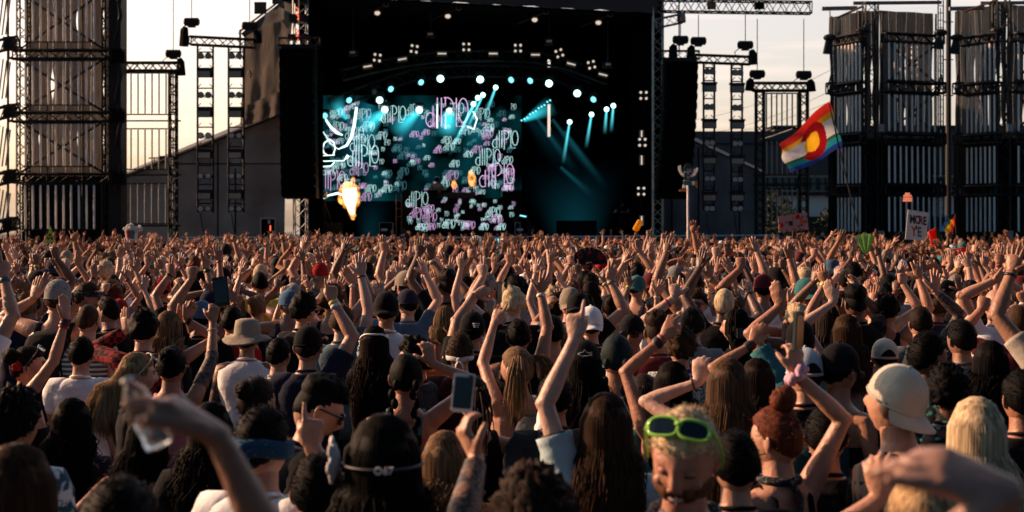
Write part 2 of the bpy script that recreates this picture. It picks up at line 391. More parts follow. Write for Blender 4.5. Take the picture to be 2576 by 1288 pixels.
arc(mb_, [(1190, 280), (1200, 300), (1192, 325), (1175, 318)], 3); arc(mb_, [(1100, 322), (1100, 262)], 3)
t.part('cyan_lettering', mc, 'led_cyan'); t.part('pink_lettering', mp_, 'led_pink'); t.part('dim_lettering', md, 'led_dim'); t.part('curled_strokes', mb_, 'led_bright')

# ---- DJ riser whose front is an LED panel as well
DB = 60.5
t = TB('dj_riser', 'stepped DJ riser at centre stage, its front covered in glowing lettering', 'dj riser', (0, DB, DECK))
m = MB()
for (u0, u1, v0, v1) in ((1012, 1100, 478, 592), (1100, 1262, 498, 592), (1262, 1312, 478, 592)):
    c0, c1 = P(u0, v0, DB), P(u1, v1, DB); m.box(((c0.x + c1.x) / 2, DB + 0.7, (c0.z + DECK) / 2), (c1.x - c0.x, 1.3, c0.z - DECK))
t.part('riser_body', m, 'black_paint')
mc, mp_ = MB(), MB(); DF = DB - 0.02 + 0.03
for (u, v, h, c) in [(1020, 520, 38, 'c'), (1030, 548, 26, 'p'), (1063, 558, 24, 'p'), (1065, 533, 18, 'p'), (1262, 480, 20, 'p'), (1222, 545, 24, 'c'), (1232, 560, 20, 'p'),
                     (1045, 578, 16, 'c'), (1072, 578, 16, 'p'), (1112, 574, 22, 'c'), (1165, 576, 20, 'p'), (1205, 578, 16, 'c'), (1248, 578, 16, 'c')]:
    word(mc if c == 'c' else mp_, u, v, h, DB + 0.02, 0.8)
for k in range(52):
    u, v = rr.uniform(1018, 1285), rr.uniform(505, 584); word(rr.choice([mc, mc, mp_]), u, v, rr.uniform(7, 12), DB + 0.02, 0.38, rr.choice([6, 5, 4, 3]))
t.part('cyan_lettering', mc, 'led_cyan'); t.part('pink_lettering', mp_, 'led_pink')
m = MB(); c0, c1 = P(1075, 484, DB), P(1190, 500, DB); m.box(((c0.x + c1.x) / 2, DB + 0.4, (c0.z + c1.z) / 2), (c1.x - c0.x, 0.6, c0.z - c1.z)); t.part('mixing_desk', m, 'black_metal')

# ---- lighting trusses inside the roof and their lamps
t = TB('arched_truss', 'dark arched lighting truss high inside the stage roof', 'truss', P(1200, 150, 60))
m = MB(); pts = [(860, 190), (930, 172), (1010, 155), (1110, 142), (1250, 140), (1350, 144), (1440, 165), (1530, 200)]
for i in range(len(pts) - 1): m.truss(P(*pts[i], 60.3), P(*pts[i + 1], 60.3), 0.45, 0.03)
t.part('frame', m, 'black_metal')
t = TB('lower_truss', 'dark straight truss carrying the round cyan spotlights', 'truss', P(1200, 190, 61))
m = MB(); pts = [(830, 262), (940, 222), (1050, 185), (1180, 178), (1300, 180), (1400, 188), (1480, 222)]
for i in range(len(pts) - 1): m.truss(P(*pts[i], 61.3), P(*pts[i + 1], 61.3), 0.5, 0.03)
t.part('frame', m, 'black_metal')
def lamp_spot(u, v, r, mname, label, D=60.8, tilt=None, group='spotlights under the stage roof'):
    c = P(u, v, D); t = TB('moving_spotlight', label, 'spotlight', c, group); k = r * D / F
    ax = Vector((0, -1, 0)) if tilt is None else Vector(tilt).normalized()
    m = MB(); m.tube([c - ax * 0.02, c - ax * k * 1.2, c - ax * k * 2.4], [k * 1.12, k * 1.15, k * 0.7], 14)
    m.box(c + Vector((-k * 1.4, 0.12, k * 0.5)), (k * 0.25, 0.12, k * 2.2)); m.box(c + Vector((k * 1.4, 0.12, k * 0.5)), (k * 0.25, 0.12, k * 2.2))
    m.box(c + Vector((0, 0.12, k * 1.9)), (k * 2.6, 0.2, k * 0.9)); t.part('housing', m, 'black_metal')
    m = MB(); m.cyl(c + ax * 0.01, ax, k, 0.03, 20); t.part('lens', m, mname)
for (u, v, r, w_) in [(1108, 198, 10, 'top left of the bright pair over the screen'), (1208, 200, 10, 'top right of the bright pair over the screen'), (1381, 210, 10, 'above the torn slit in the drape'),
                      (1452, 235, 10, 'rightmost of the round lit ones'), (955, 252, 9.5, 'upper one at the left of the screen'), (968, 276, 9.5, 'lower one at the left of the screen'),
                      (1055, 277, 9.5, 'over the left middle of the screen'), (1130, 279, 8, 'at the very centre in front of the screen')]:
    lamp_spot(u, v, r * 0.88, 'lamp_white', 'round white glowing spotlight, ' + w_)
for (u, v, w_) in [(878, 252, 'far left'), (983, 224, 'second from the left'), (1059, 207, 'third from the left'), (1334, 203, 'right of the slit lamp'), (1493, 250, 'far right'), (1286, 201, 'dim one at the middle right')]:
    lamp_spot(u, v, 7.5, 'lamp_cyan', 'cyan spotlight turned aside showing an oval lens, ' + w_, tilt=(0.45, -0.55, -0.35) if u < 1280 else (-0.45, -0.55, -0.3))
lamp_spot(817, 291, 7, 'lamp_cyan', 'cyan spotlight low at the left edge of the screen', 63.5)
lamp_spot(942, 231, 6, 'lens', 'unlit mottled spotlight above the left of the screen')
def blinder(u, v, rot, w_, D=59.6):
    c = P(u, v, D); t = TB('blinder_light', 'square four-lamp blinder light, ' + w_, 'blinder light', c, 'four-lamp blinders on the stage')
    rm = Matrix.Rotation(R(rot), 3, 'Y'); m = MB(); m.box(c + Vector((0, 0.1, 0)), (0.42, 0.16, 0.44), rm); m.rod(c + Vector((0, 0.1, -0.2)), c + Vector((0, 0.1, -0.5)), 0.02)
    t.part('housing', m, 'black_metal')
    for i in (-1, 1):
        for j in (-1, 1):
            m = MB(); p = c + rm @ Vector((i * 0.115, 0, j * 0.125)); m.cyl(p, (0, -1, 0), 0.055, 0.04, 12); t.part('lamp', m, 'lamp_warm')
for i, (u, v, rot) in enumerate([(949, 145, 8), (1042, 123, 10), (1173, 118, 0), (1303, 121, 0), (1407, 134, -20), (1488, 163, -14)]):
    blinder(u, v, rot, ['first in the arc from the left', 'second in the arc from the left', 'at the top centre of the arc', 'right of the arc centre', 'above the torn slit', 'last in the arc on the right'][i])
for i, v in enumerate((240, 358, 481)): blinder(1619 - i * 3, v, 0, ['top', 'middle', 'bottom'][i] + ' one on the right stage edge', 57.2)
def strobe(u, v, rot, w_, D=59.7):
    c = P(u, v, D); t = TB('strobe_light', 'pale rectangular strobe light, ' + w_, 'strobe light', c, 'strobe bars on the stage')
    rm = Matrix.Rotation(R(rot), 3, 'Y'); m = MB(); m.box(c + Vector((0, 0.08, 0)), (0.46, 0.14, 0.24), rm); m.rod(c + Vector((0, 0.1, -0.1)), c + Vector((0.05, 0.1, -0.5)), 0.015); t.part('housing', m, 'black_metal')
    m = MB(); m.box(c + rm @ Vector((0, -0.005, 0)), (0.42, 0.03, 0.2), rm); t.part('glass', m, 'strobe_glass')
    m = MB(); m.box(c + rm @ Vector((0, -0.025, 0)), (0.37, 0.02, 0.05), rm); t.part('flash_tube', m, 'lamp_warm')
for i, (u, v, rot) in enumerate([(925, 167, -10), (1012, 149, -10), (1112, 135, 0), (1241, 135, 0), (1347, 138, 0), (1437, 161, 15), (1517, 188, 14)]):
    strobe(u, v, rot, ['leftmost on the arched truss', 'second from the left on the arch', 'left of the arch centre', 'right of the arch centre', 'left of the torn slit lamp', 'right of the torn slit lamp', 'rightmost on the arched truss'][i])
for i, v in enumerate((340, 403, 555)): strobe(1614, v, 90, ['top', 'middle', 'bottom'][i] + ' upright one on the right stage edge', 57.3)
for i, (u, v, u2, v2) in enumerate([(950, 30, 971, 11), (1127, 38, 1154, 20), (1345, 47, 1374, 30), (1505, 54, 1535, 37)]):
    c, e = P(u, v, 57.6), P(u2, v2, 56.9)
    t = TB('roof_floodlight', 'small warm floodlight on an arm under the roof edge, ' + ['leftmost', 'second from left', 'third from left', 'rightmost'][i], 'floodlight', c, 'floodlights under the roof edge')
    m = MB(); m.rod(P(u - 45, v + 14, 58.4), e, 0.035); t.part('arm', m, 'black_metal')
    m = MB(); m.tube([e + Vector((0.1 * math.cos(a_), 0, 0.1 * math.sin(a_))) for a_ in [k * math.pi / 8 for k in range(17)]], 0.014, 5); t.part('ring', m, 'steel')
    m = MB(); m.tube([c + Vector((0, 0.1, 0.1)), c, c + Vector((0, -0.12, -0.05))], [0.05, 0.13, 0.16], 10); t.part('shade', m, 'rust')
    m = MB(); m.ball(c + Vector((0, -0.12, -0.06)), (0.12, 0.04, 0.1)); t.part('bulb', m, 'lamp_warm')
# hoist motors seen inside the roof
for i, (u, v) in enumerate([(1083, 87), (888, 133), (1529, 163), (1381, 105)]):
    c = P(u, v, 59); t = TB('chain_hoist', 'small chain hoist with a pale label inside the stage roof, ' + ['left of centre', 'far left', 'far right', 'right of centre'][i], 'chain hoist', c, 'hoists inside the stage roof')
    m = MB(); m.box(c, (0.34, 0.3, 0.26)); m.cyl(c + Vector((0, 0, 0)), (1, 0, 0), 0.15, 0.4, 10); t.part('motor', m, 'black_metal')
    m = MB(); m.box(c + Vector((0, -0.17, 0)), (0.22, 0.02, 0.1)); t.part('label_plate', m, 'tube_white')
    m = MB(); m.rod(c, Vector((c.x, c.y, 11.9)), 0.012, 4); t.part('chain', m, 'steel')
# thin festoon of small lamps
for i in range(11):
    f_ = i / 10; lu, lv = 1312 + 72 * f_, 303 - 52 * f_ + (i % 3) * 1.5
    m = MB(); c = P(lu, lv, 62); m.cyl(c, (0.3, -0.9, -0.3), 0.035, 0.06, 8)
    tag(m.build('pixel_lamp', 'lamp_cyan', loc=c), 'tiny cyan lamp in the diagonal row right of the screen', 'lamp', 'row of tiny cyan lamps')
# beams through the stage smoke: cones with the lamps' light put in as emission
GLOW_CONES = {}
def glow_cone(col, strength, ra, rb):
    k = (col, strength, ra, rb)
    if k not in GLOW_CONES: vmat('glow_cone_%d' % len(GLOW_CONES), col, strength, 0.0, 1.0, cone=(ra, rb)); GLOW_CONES[k] = 'glow_cone_%d' % len(GLOW_CONES)
    return GLOW_CONES[k]
KIND = {'beam_glow': ((0.10, 0.72, 0.82), 34.0), 'soft_glow': ((0.03, 0.42, 0.50), 12.0), 'faint_glow': ((0.02, 0.24, 0.30), 2.0), 'low_glow': ((0.012, 0.17, 0.24), 0.16), 'wash': ((0.008, 0.17, 0.25), 1.1)}
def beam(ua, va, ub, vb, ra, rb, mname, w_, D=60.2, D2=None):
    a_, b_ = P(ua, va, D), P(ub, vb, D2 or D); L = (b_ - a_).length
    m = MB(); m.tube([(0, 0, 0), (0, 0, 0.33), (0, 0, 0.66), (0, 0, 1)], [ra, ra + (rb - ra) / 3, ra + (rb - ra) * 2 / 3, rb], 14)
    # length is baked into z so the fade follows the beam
    o = m.build('light_beam', glow_cone(*KIND[mname], ra, rb)); o.scale = (1, 1, L); o.rotation_euler = (b_ - a_).to_track_quat('Z', 'Y').to_euler(); o.location = a_
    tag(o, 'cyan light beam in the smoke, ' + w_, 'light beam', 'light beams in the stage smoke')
    if mname == 'beam_glow':
        c = a_; m = MB(); m.ball(c, 0.11, 10, 8)
        tag(m.build('beam_lamp', 'lamp_white', loc=c), 'small lamp heading the beam, ' + w_, 'lamp')
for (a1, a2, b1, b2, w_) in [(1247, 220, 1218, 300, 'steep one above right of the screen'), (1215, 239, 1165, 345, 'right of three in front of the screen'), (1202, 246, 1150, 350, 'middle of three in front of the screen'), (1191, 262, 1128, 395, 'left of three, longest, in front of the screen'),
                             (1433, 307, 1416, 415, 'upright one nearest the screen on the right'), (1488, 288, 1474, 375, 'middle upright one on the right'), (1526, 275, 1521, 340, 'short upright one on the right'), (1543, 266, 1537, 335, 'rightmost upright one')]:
    beam(a1, a2, b1, b2, 0.06, 0.13, 'beam_glow', w_)
beam(968, 278, 905, 335, 0.16, 0.75, 'soft_glow', 'wide cone left of the screen'); beam(1055, 279, 985, 340, 0.16, 0.7, 'soft_glow', 'wide cone left of the screen centre'); beam(1130, 281, 1125, 350, 0.3, 0.8, 'soft_glow', 'wide glow at the screen centre')
beam(1317, 304, 1395, 262, 0.1, 0.6, 'soft_glow', 'wide cone right of the screen'); beam(872, 300, 838, 250, 0.1, 0.6, 'soft_glow', 'wide cone rising at the left edge')
for i, (u, v) in enumerate([(1390, 300), (1420, 330), (1345, 290)]): beam(u, v, u + 110, v + 150, 0.1, 0.3, 'faint_glow', ['middle', 'right', 'left'][i] + ' faint slanted streak at the right', 62)
beam(1410, 420, 1500, 500, 0.1, 0.3, 'faint_glow', 'lowest faint slanted streak at the right', 62)
beam(930, 600, 945, 470, 0.6, 1.4, 'low_glow', 'faint upright haze by the big flame', 62.5)
beam(1450, 620, 1440, 400, 1.2, 3.2, 'low_glow', 'low bank of haze at the right of the riser', 63)
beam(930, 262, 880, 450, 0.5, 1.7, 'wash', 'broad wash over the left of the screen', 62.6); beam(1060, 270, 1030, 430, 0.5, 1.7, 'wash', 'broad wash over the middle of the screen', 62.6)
beam(1330, 300, 1470, 440, 0.3, 1.5, 'low_glow', 'broad wash right of the screen', 62.8); beam(1160, 262, 1230, 400, 0.3, 1.2, 'wash', 'broad wash over the right of the screen', 62.6)
# flames
vmat('flame_gas', (1.0, 0.34, 0.07), 9.0, nscale=3.4)
vmat('flame_core', (1.0, 0.62, 0.3), 14.0)
def flame(pts, D, label, core=True):
    c = P(*pts[0][:2], D); t = TB('stage_flame', label, 'flame', c)
    m = MB()
    for k in range(3):
        pp = [P(u + random.uniform(-0.25, 0.25) * r, v, D) + Vector((0, (k - 1) * 0.12, 0)) for u, v, r in pts]
        rr_ = [r * D / F * random.uniform(0.7, 1.05) for _, _, r in pts]
        m.tube(pp, rr_, 12)
    for u, v, r in pts:
        for q in range(3):
            m.ball(P(u + random.uniform(-0.7, 0.7) * r, v + random.uniform(-0.6, 0.6) * r, D) + Vector((0, random.uniform(-.1, .1), 0)), r * D / F * random.uniform(0.3, 0.6), 8, 6)
    t.part('flame_cloud', m, 'flame_gas', True)
    if core:
        m = MB(); pp = [P(u, v, D) for u, v, r in pts[1:-1]]; m.tube(pp, [r * 0.7 * D / F for u, v, r in pts[1:-1]], 12); t.part('flame_heart', m, 'flame_core', True)
flame([(880, 458, 13), (879, 474, 25), (881, 494, 27), (882, 512, 20), (884, 526, 13), (887, 540, 9), (889, 553, 3)], 59.0, 'big white-hot flame burst at the left of the stage')
flame([(1184, 430, 5), (1186, 445, 11), (1188, 458, 12), (1190, 468, 8)], 59.4, 'small orange flame burst right of the DJ', False)
flame([(1141, 455, 4), (1142, 466, 8), (1144, 474, 5)], 59.4, 'smallest orange flame left of the paired burst', False)

# ---- things on the deck
def prop_case(u0, u1, v0, D, label, frame=True):
    c0, c1 = P(u0, v0, D), P(u1, v0, D); t = TB('flight_case', label, 'flight case', ((c0.x + c1.x) / 2, D, DECK)); h = c0.z - DECK
    m = MB(); m.box(((c0.x + c1.x) / 2, D, DECK + h / 2), (c1.x - c0.x, 0.8, h)); t.part('body', m, 'black_paint')
    if frame:
        m = MB()
        for x in (c0.x, c1.x): m.rod((x, D - 0.41, DECK), (x, D - 0.41, c0.z), 0.02)
        m.rod((c0.x, D - 0.41, c0.z), (c1.x, D - 0.41, c0.z), 0.02); t.part('edge_trim', m, 'steel')
        m = MB(); m.box((c0.x + 0.2, D - 0.41, c0.z - 0.3), (0.25, 0.02, 0.1)); t.part('label_plate', m, 'tube_white')
prop_case(957, 990, 560, 58.2, 'black flight case with pale edges left of the riser')
prop_case(1296, 1308, 560, 58.2, 'narrow flight case with pale edges right of the riser')
prop_case(1400, 1500, 555, 59.5, 'wide low black case at the right of the stage', False)
prop_case(810, 860, 560, 60, 'low black case beside the big flame', False)
t = TB('camera_tripod', 'black broadcast camera on a tripod at the left stage edge', 'camera tripod', (P(815, 580, 57.8).x, 57.8, DECK))
b0 = P(815, 500, 57.8); m = MB()
for dx, dy in ((-0.45, 0), (0.5, 0.1), (0.05, 0.5)): m.rod(b0, Vector((b0.x + dx, b0.y + dy, DECK)), 0.03)
t.part('legs', m, 'black_metal'); m = MB(); m.box(b0 + Vector((0, 0, 0.15)), (0.22, 0.5, 0.25)); m.tube([b0 + Vector((0, -0.25, 0.15)), b0 + Vector((0, -0.5, 0.15))], 0.09, 10); t.part('camera_body', m, 'black_metal')
t = TB('light_stand', 'tall rust coloured steel stand left of the riser', 'stand', (P(1003, 580, 59).x, 59, DECK)); m = MB()
for u in (997, 1010): m.rod(Vector((P(u, 0, 59).x, 59, DECK)), P(u, 490, 59), 0.025)
for v in (505, 525, 545): m.rod(P(997, v, 59), P(1010, v, 59), 0.02)
t.part('frame', m, 'rust')
t = TB('stage_crane', 'teal lit pneumatic arm right of the riser', 'stage machine', (P(1315, 590, 58).x, 58, DECK)); m = MB()
m.tube([P(1290, 560, 58), P(1308, 545, 58), P(1325, 548, 58), P(1335, 568, 58)], [0.05, 0.07, 0.06, 0.04], 8); m.box(P(1336, 580, 58), (0.3, 0.3, 0.4)); t.part('arm', m, 'black_metal')
m = MB(); m.rod(P(1308, 542, 57.9), P(1324, 545, 57.9), 0.03); t.part('light_strip', m, 'lamp_cyan')

# ---- line array loudspeakers
def line_array(u0, u1, v0, v1, D, label, lean, side, nb=14):
    c = P((u0 + u1) / 2, v0, D); t = TB('line_array_speaker', label, 'loudspeaker', c)
    wd = (u1 - u0) * D / F; z0, z1 = P(0, v0, D).z, P(0, v1, D).z; h = (z0 - z1) / nb
    for k in range(nb):
        f_ = (k + 0.5) / nb; ang = R(1 + 5 * f_ * f_); dx = lean * f_ * f_
        cc = Vector((c.x + dx, D + 0.5 * f_ * f_, z0 - (k + 0.5) * h)); rm = Matrix.Rotation(-ang, 3, 'X') @ Matrix.Rotation(R(6 * side), 3, 'Z')
        m = MB(); m.box(cc, (wd * 0.96, 0.8, h * 0.99), rm); m.box(cc + rm @ Vector((-side * wd * 0.49, -0.28, 0)), (0.1, 0.16, h * 0.8), rm)
        for s_ in (-1, 1): m.box(cc + rm @ Vector((s_ * wd * 0.485, -0.1, 0)), (0.05, 0.5, h * 0.55), rm)
        o = t.part('speaker_cabinet', m, 'black_paint')
        g = MB(); g.box(cc + rm @ Vector((0, -0.41, 0)), (wd * 0.92, 0.02, h * 0.94), rm); t.part('grille', g, 'drape', parent=o)
    m = MB(); m.box(c + Vector((0, 0.1, 0.12)), (wd, 0.5, 0.16)); m.truss(c + Vector((-wd * 0.6, 0.2, 0.35)), c + Vector((wd * 0.6, 0.2, 0.35)), 0.3); m.rod(c + Vector((0, 0.2, 0.4)), c + Vector((0, 0.2, 2.6)), 0.03)
    t.part('rigging_frame', m, 'black_metal')
line_array(707, 795, 125, 497, 55, 'tall hanging line array of black speakers left of the stage', 0.0, -1)
line_array(1668, 1752, 158, 497, 55, 'hanging curved line array of black speakers right of the stage', -0.3, 1)

# ---- aluminium support towers at both stage corners
def alu_tower(u0, u1, D, z1, label):
    xa, xb = P(u0, 0, D).x, P(u1, 0, D).x; t = TB('truss_tower', label, 'truss tower', ((xa + xb) / 2, D, 0))
    m = MB(); m.truss(((xa + xb) / 2, D, 0.1), ((xa + xb) / 2, D, z1), xb - xa, 0.035, up=(0, 1, 0)); t.part('mast', m, 'steel')
    m = MB(); m.box(((xa + xb) / 2, D, 0.06), (1.2, 1.2, 0.12)); t.part('base_plate', m, 'black_metal'); return t
tt = alu_tower(740, 772, 56.2, 12.4, 'silver truss tower behind the left speaker array')
m = MB(); c = P(752, 60, 56)
m.box(c + Vector((0, 0, 0.2)), (0.7, 0.7, 0.3)); m.box(c + Vector((0, 0, -0.55)), (0.8, 0.6, 0.2)); m.box(c + Vector((0.1, -0.2, 1.0)), (0.5, 0.5, 0.4)); tt.part('sleeve_block', m, 'black_metal')
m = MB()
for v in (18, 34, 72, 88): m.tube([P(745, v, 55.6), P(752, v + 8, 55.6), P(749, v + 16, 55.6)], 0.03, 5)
tt.part('strap', m, 'glow_red')  # straps emit red of their own, the glow put into their material
tt = alu_tower(1643, 1667, 56.4, 12.6, 'silver truss tower at the right stage corner')
m = MB(); m.truss(P(1650, 60, 56), P(1716, 46, 56), 0.35); m.cyl(P(1714, 46, 56), (1, 0, 0.1), 0.2, 0.3, 10); tt.part('outrigger', m, 'steel')
t = TB('roof_truss', 'long silver truss projecting right from the stage roof', 'truss', P(1850, 16, 56)); m = MB()
a, b = P(1662, 15, 56), P(2040, 20, 56); m.truss(a, b, 0.46, 0.032, bays=22); t.part('frame', m, 'black_metal')
m = MB()
for u in (1790, 1908, 1912): m.box(P(u, 14, 55.7), (0.35, 0.1, 0.3))
t.part('rag_wrap', m, 'rust')

# ---- hoists, ladder frames of lamps, gates of light sticks
def hoist(u, v, D, z_top, side, label, lug=0.9):
    c = P(u, v, D); t = TB('chain_hoist', label, 'chain hoist', c, 'black chain hoists on the hanging frames')
    m = MB(); m.tube([c + Vector((-0.32, 0, 0)), c + Vector((-0.27, 0, 0)), c + Vector((0.27, 0, 0)), c + Vector((0.32, 0, 0))], [0.1, 0.17, 0.17, 0.1], 10); m.box(c + Vector((0, 0, -0.05)), (0.28, 0.3, 0.34)); t.part('motor', m, 'black_metal')
    m = MB(); m.tube([c + Vector((side * 0.25, 0, -0.2)), c + Vector((side * 0.3, 0, -0.35)), c + Vector((side * 0.32, 0, -lug))], [0.1, 0.17, 0.2], 8); t.part('chain_bag', m, 'black_paint')
    m = MB(); m.rod(c, Vector((c.x, c.y, z_top)), 0.018, 4); t.part('wire', m, 'black_metal')
    m = MB(); m.tube([c + Vector((-0.2, 0, -0.1)), c + Vector((-0.45, 0, -0.3)), c + Vector((-0.3, 0, -0.6))], 0.02, 4); t.part('cable', m, 'black_metal')
def par(t, c, lit):
    m = MB(); m.tube([c + Vector((0, 0.18, 0)), c + Vector((0, 0.05, 0)), c + Vector((0, -0.1, 0))], [0.06, 0.12, 0.14], 10); m.rod(c + Vector((-0.13, 0, 0)), c + Vector((-0.13, 0, -0.12)), 0.015); m.rod(c + Vector((0.13, 0, 0)), c + Vector((0.13, 0, -0.12)), 0.015)
    o = t.part('par_light', m, 'black_metal')
    m = MB(); m.cyl(c + Vector((0, -0.105, 0)), (0, -1, 0), 0.115, 0.02, 12); t.part('lens', m, 'lens', parent=o)
    m = MB()
    for k in range(7 if lit else 0):
        a_ = k * math.pi / 3; m.cyl(c + Vector((0.07 * math.cos(a_), -0.12, 0.07 * math.sin(a_)) if k < 6 else (0, -0.12, 0)), (0, -1, 0), 0.028, 0.015, 7)
    if lit: t.part('led_cell', m, 'tube_white', parent=o)
def lamp_ladder(us, v0, v1, D, rungs, pars, strobes, label, lit_from):
    xa, xb = P(us[0], 0, D).x, P(us[1], 0, D).x; t = TB('lamp_ladder', label, 'light rig', ((xa + xb) / 2, D, P(0, v0, D).z), 'hanging ladders of lamps')
    m = MB()
    for x in (xa, xb):
        for dy in (0,): m.tube([Vector((x, D + dy, P(0, v0, D).z)), Vector((x, D + dy, P(0, v1, D).z))], 0.045, 6)
    t.part('rail', m, 'black_metal')
    for v in rungs:
        z = P(0, v, D).z; m = MB(); m.rod((xa, D, z), (xb, D, z), 0.03)
        for s_, x in ((1, xa), (-1, xb)): m.rod((x, D, z + 0.02), (x + s_ * 0.15, D, z + 0.18), 0.016, 4)
        t.part('rung', m, 'black_metal')
    for v in pars:
        for f_ in (0.27, 0.75): par(t, Vector((xa + (xb - xa) * f_, D - 0.1, P(0, v, D).z)), v > lit_from)
    for v in strobes:
        c = Vector(((xa + xb) / 2, D - 0.1, P(0, v, D).z)); m = MB(); m.box(c, (0.56, 0.25, 0.3)); m.box(c + Vector((0, 0.02, 0.2)), (0.64, 0.2, 0.08)); o = t.part('strobe', m, 'black_metal')
        m = MB(); m.box(c + Vector((0, -0.135, -0.02)), (0.48, 0.02, 0.22)); t.part('glass', m, 'strobe_glass' if v > lit_from else 'lens', parent=o)
    m = MB(); m.tube([Vector((xa + 0.1, D, P(0, v1, D).z)), Vector((xa + 0.2, D + 0.1, P(0, v1 + 40, D).z)), Vector((xa + 0.3, D + 0.2, P(0, v1 + 80, D).z))], 0.02, 5); t.part('cable', m, 'black_metal')
def header(u0, u1, v0, v1, D, label, dv=0):
    z = (P(0, v0, D).z + P(0, v1, D).z) / 2; w_ = P(0, v0, D).z - P(0, v1, D).z; a, b = Vector((P(u0, 0, D).x, D, z)), Vector((P(u1, 0, D).x, D, z - dv * D / F))
    t = TB('header_truss', label, 'truss', (a + b) / 2); m = MB(); m.truss(a, b, w_, 0.04, bays=max(3, round((u1 - u0) / 22))); t.part('frame', m, 'black_metal')
DLD = 56.5
header(478, 640, 92, 112, DLD, 'short black truss from which the left lamp ladders hang', 8)
hoist(482, 55, DLD, 17, -1, 'black chain hoist at the left end of the left ladder truss', 1.0); hoist(628, 65, DLD, 17, 1, 'black chain hoist at the right end of the left ladder truss', 0.7)
lamp_ladder((497, 536), 112, 535, DLD, (131, 174, 222, 270, 320, 369, 416, 464, 512), (142, 240, 342, 443, 525), (186, 286, 390, 492), 'left of the two lamp ladders left of the stage', 330)
lamp_ladder((575, 613), 116, 535, DLD, (131, 174, 222, 270, 320, 369, 416, 464, 512), (142, 240, 342, 443, 525), (186, 286, 390, 492), 'right of the two lamp ladders left of the stage', 330)
header(1748, 1888, 138, 157, DLD, 'short black truss from which the right lamp ladders hang', 5)
hoist(1757, 103, DLD, P(0, 32, 56).z, -1, 'black chain hoist at the left end of the right ladder truss'); hoist(1875, 113, DLD, P(0, 32, 56).z, 1, 'black chain hoist at the right end of the right ladder truss', 0.8)
lamp_ladder((1770, 1797), 158, 530, DLD, (170, 203, 248, 300, 347, 393, 430, 478, 515), (181, 270, 360, 450, 525), (222, 314, 404, 497), 'left of the two lamp ladders right of the stage', 340)
lamp_ladder((1840, 1867), 160, 530, DLD, (172, 205, 250, 302, 349, 395, 432, 480, 517), (184, 272, 362, 452, 525), (224, 315, 405, 497), 'right of the two lamp ladders right of the stage', 340)
hoist(1712, 100, 56, P(0, 32, 56).z, -1, 'black chain hoist above the right line array', 1.2)
def stick_gate(u0, u1, hv0, hv1, uprights, rows, sticks, D, label, rods=()):
    xa, xb = P(u0, 0, D).x, P(u1, 0, D).x; t = TB('light_stick_gate', label, 'light rig', ((xa + xb) / 2, D, 0), 'gates of light sticks')
    m = MB(); z = (P(0, hv0, D).z + P(0, hv1, D).z) / 2; w_ = P(0, hv0, D).z - P(0, hv1, D).z; m.truss((xa, D, z), (xb, D, z), w_, 0.05, bays=max(4, round((u1 - u0) / 20))); t.part('header', m, 'black_metal')
    for (ua, ub) in uprights:
        x = (P(ua, 0, D).x + P(ub, 0, D).x) / 2; w2 = P(ub, 0, D).x - P(ua, 0, D).x; m = MB(); m.truss((x, D, 0), (x, D, z - w_ / 2 - 0.05), w2, 0.045, up=(0, 1, 0), bays=24); t.part('upright', m, 'black_metal')
    for (v0, v1) in rows:
        m = MB()
        for v in (v0, v1): m.rod(P(sticks[0] - 6, v, D), P(sticks[-1] + 6, v, D), 0.03)
        t.part('rail', m, 'black_metal')
        for u in sticks:
            m = MB(); p0, p1 = P(u, v0, D - 0.05), P(u, v1, D - 0.05); m.tube([p0, p0.lerp(p1, 0.05), p0.lerp(p1, 0.95), p1], [0.02, 0.033, 0.033, 0.02], 6); t.part('light_tube', m, 'stick_grey')
    for v in rods:
        m = MB(); m.rod(P(u0, v, D), P(u1, v, D), 0.035); t.part('crossbar', m, 'black_metal')
mat('stick_grey', (0.30, 0.31, 0.30), 0.4, var=0.15, spec=0.3)
stick_gate(296, 455, 158, 178, [(427, 444)], [(184, 288), (324, 426), (462, 563)], [312 + 17.6 * k for k in range(8)], 57.2, 'gate of thin light sticks beside the left scaffold tower', (304, 440, 568))
hoist(436, 135, 57.2, 17, 1, 'black chain hoist on the left stick gate', 0.9)
stick_gate(1894, 2032, 209, 228, [(1902, 1921), (2012, 2031)], [(235, 322), (354, 440), (474, 566)], [1928 + 13 * k for k in range(7)], 57.6, 'gate of thin light sticks under the right roof truss', (440, 466))
hoist(1905, 186, 57.6, P(0, 32, 56).z, -1, 'black chain hoist at the left end of the right stick gate', 0.7); hoist(2022, 188, 57.6, P(0, 32, 56).z, 1, 'black chain hoist at the right end of the right stick gate', 0.7)

# ---- scaffold towers clad in scrim with rows of light tubes
def scrim_strips(m, A, B, z0, z1, n, slits):
    """A,B: left and right corners (x,y); vertical strips whose shared edges gape open at the slits [(edge, zmid, half, width)]"""
    A, B = Vector(A), Vector(B); nz_ = 48
    def edge(e, z):
        g = 0.0
        for (k, zm, hh, w_) in slits:
            if k == e and abs(z - zm) < hh: g = w_ * math.cos((z - zm) / hh * math.pi / 2)
        return g
    L = (B - A).length; t_ = (B - A) / L; nn = Vector((t_.y, -t_.x))
    for i in range(n):
        vs = []
        for k in range(nz_ + 1):
            z = z0 + (z1 - z0) * k / nz_
            for e, sg in ((i, 1), (i + 1, -1)):
                p = A + t_ * (L * e / n + sg * edge(e, z) / 2 - (0.004 if sg < 0 else 0)); wv = 0.05 * math.sin(e * 2.1 + z * 0.6) + 0.03 * math.sin(z * 2 + e)
                vs.append((p.x + nn.x * wv, p.y + nn.y * wv, z))
        m.add(vs, [(2 * k, 2 * k + 1, 2 * k + 3, 2 * k + 2) for k in range(nz_)])
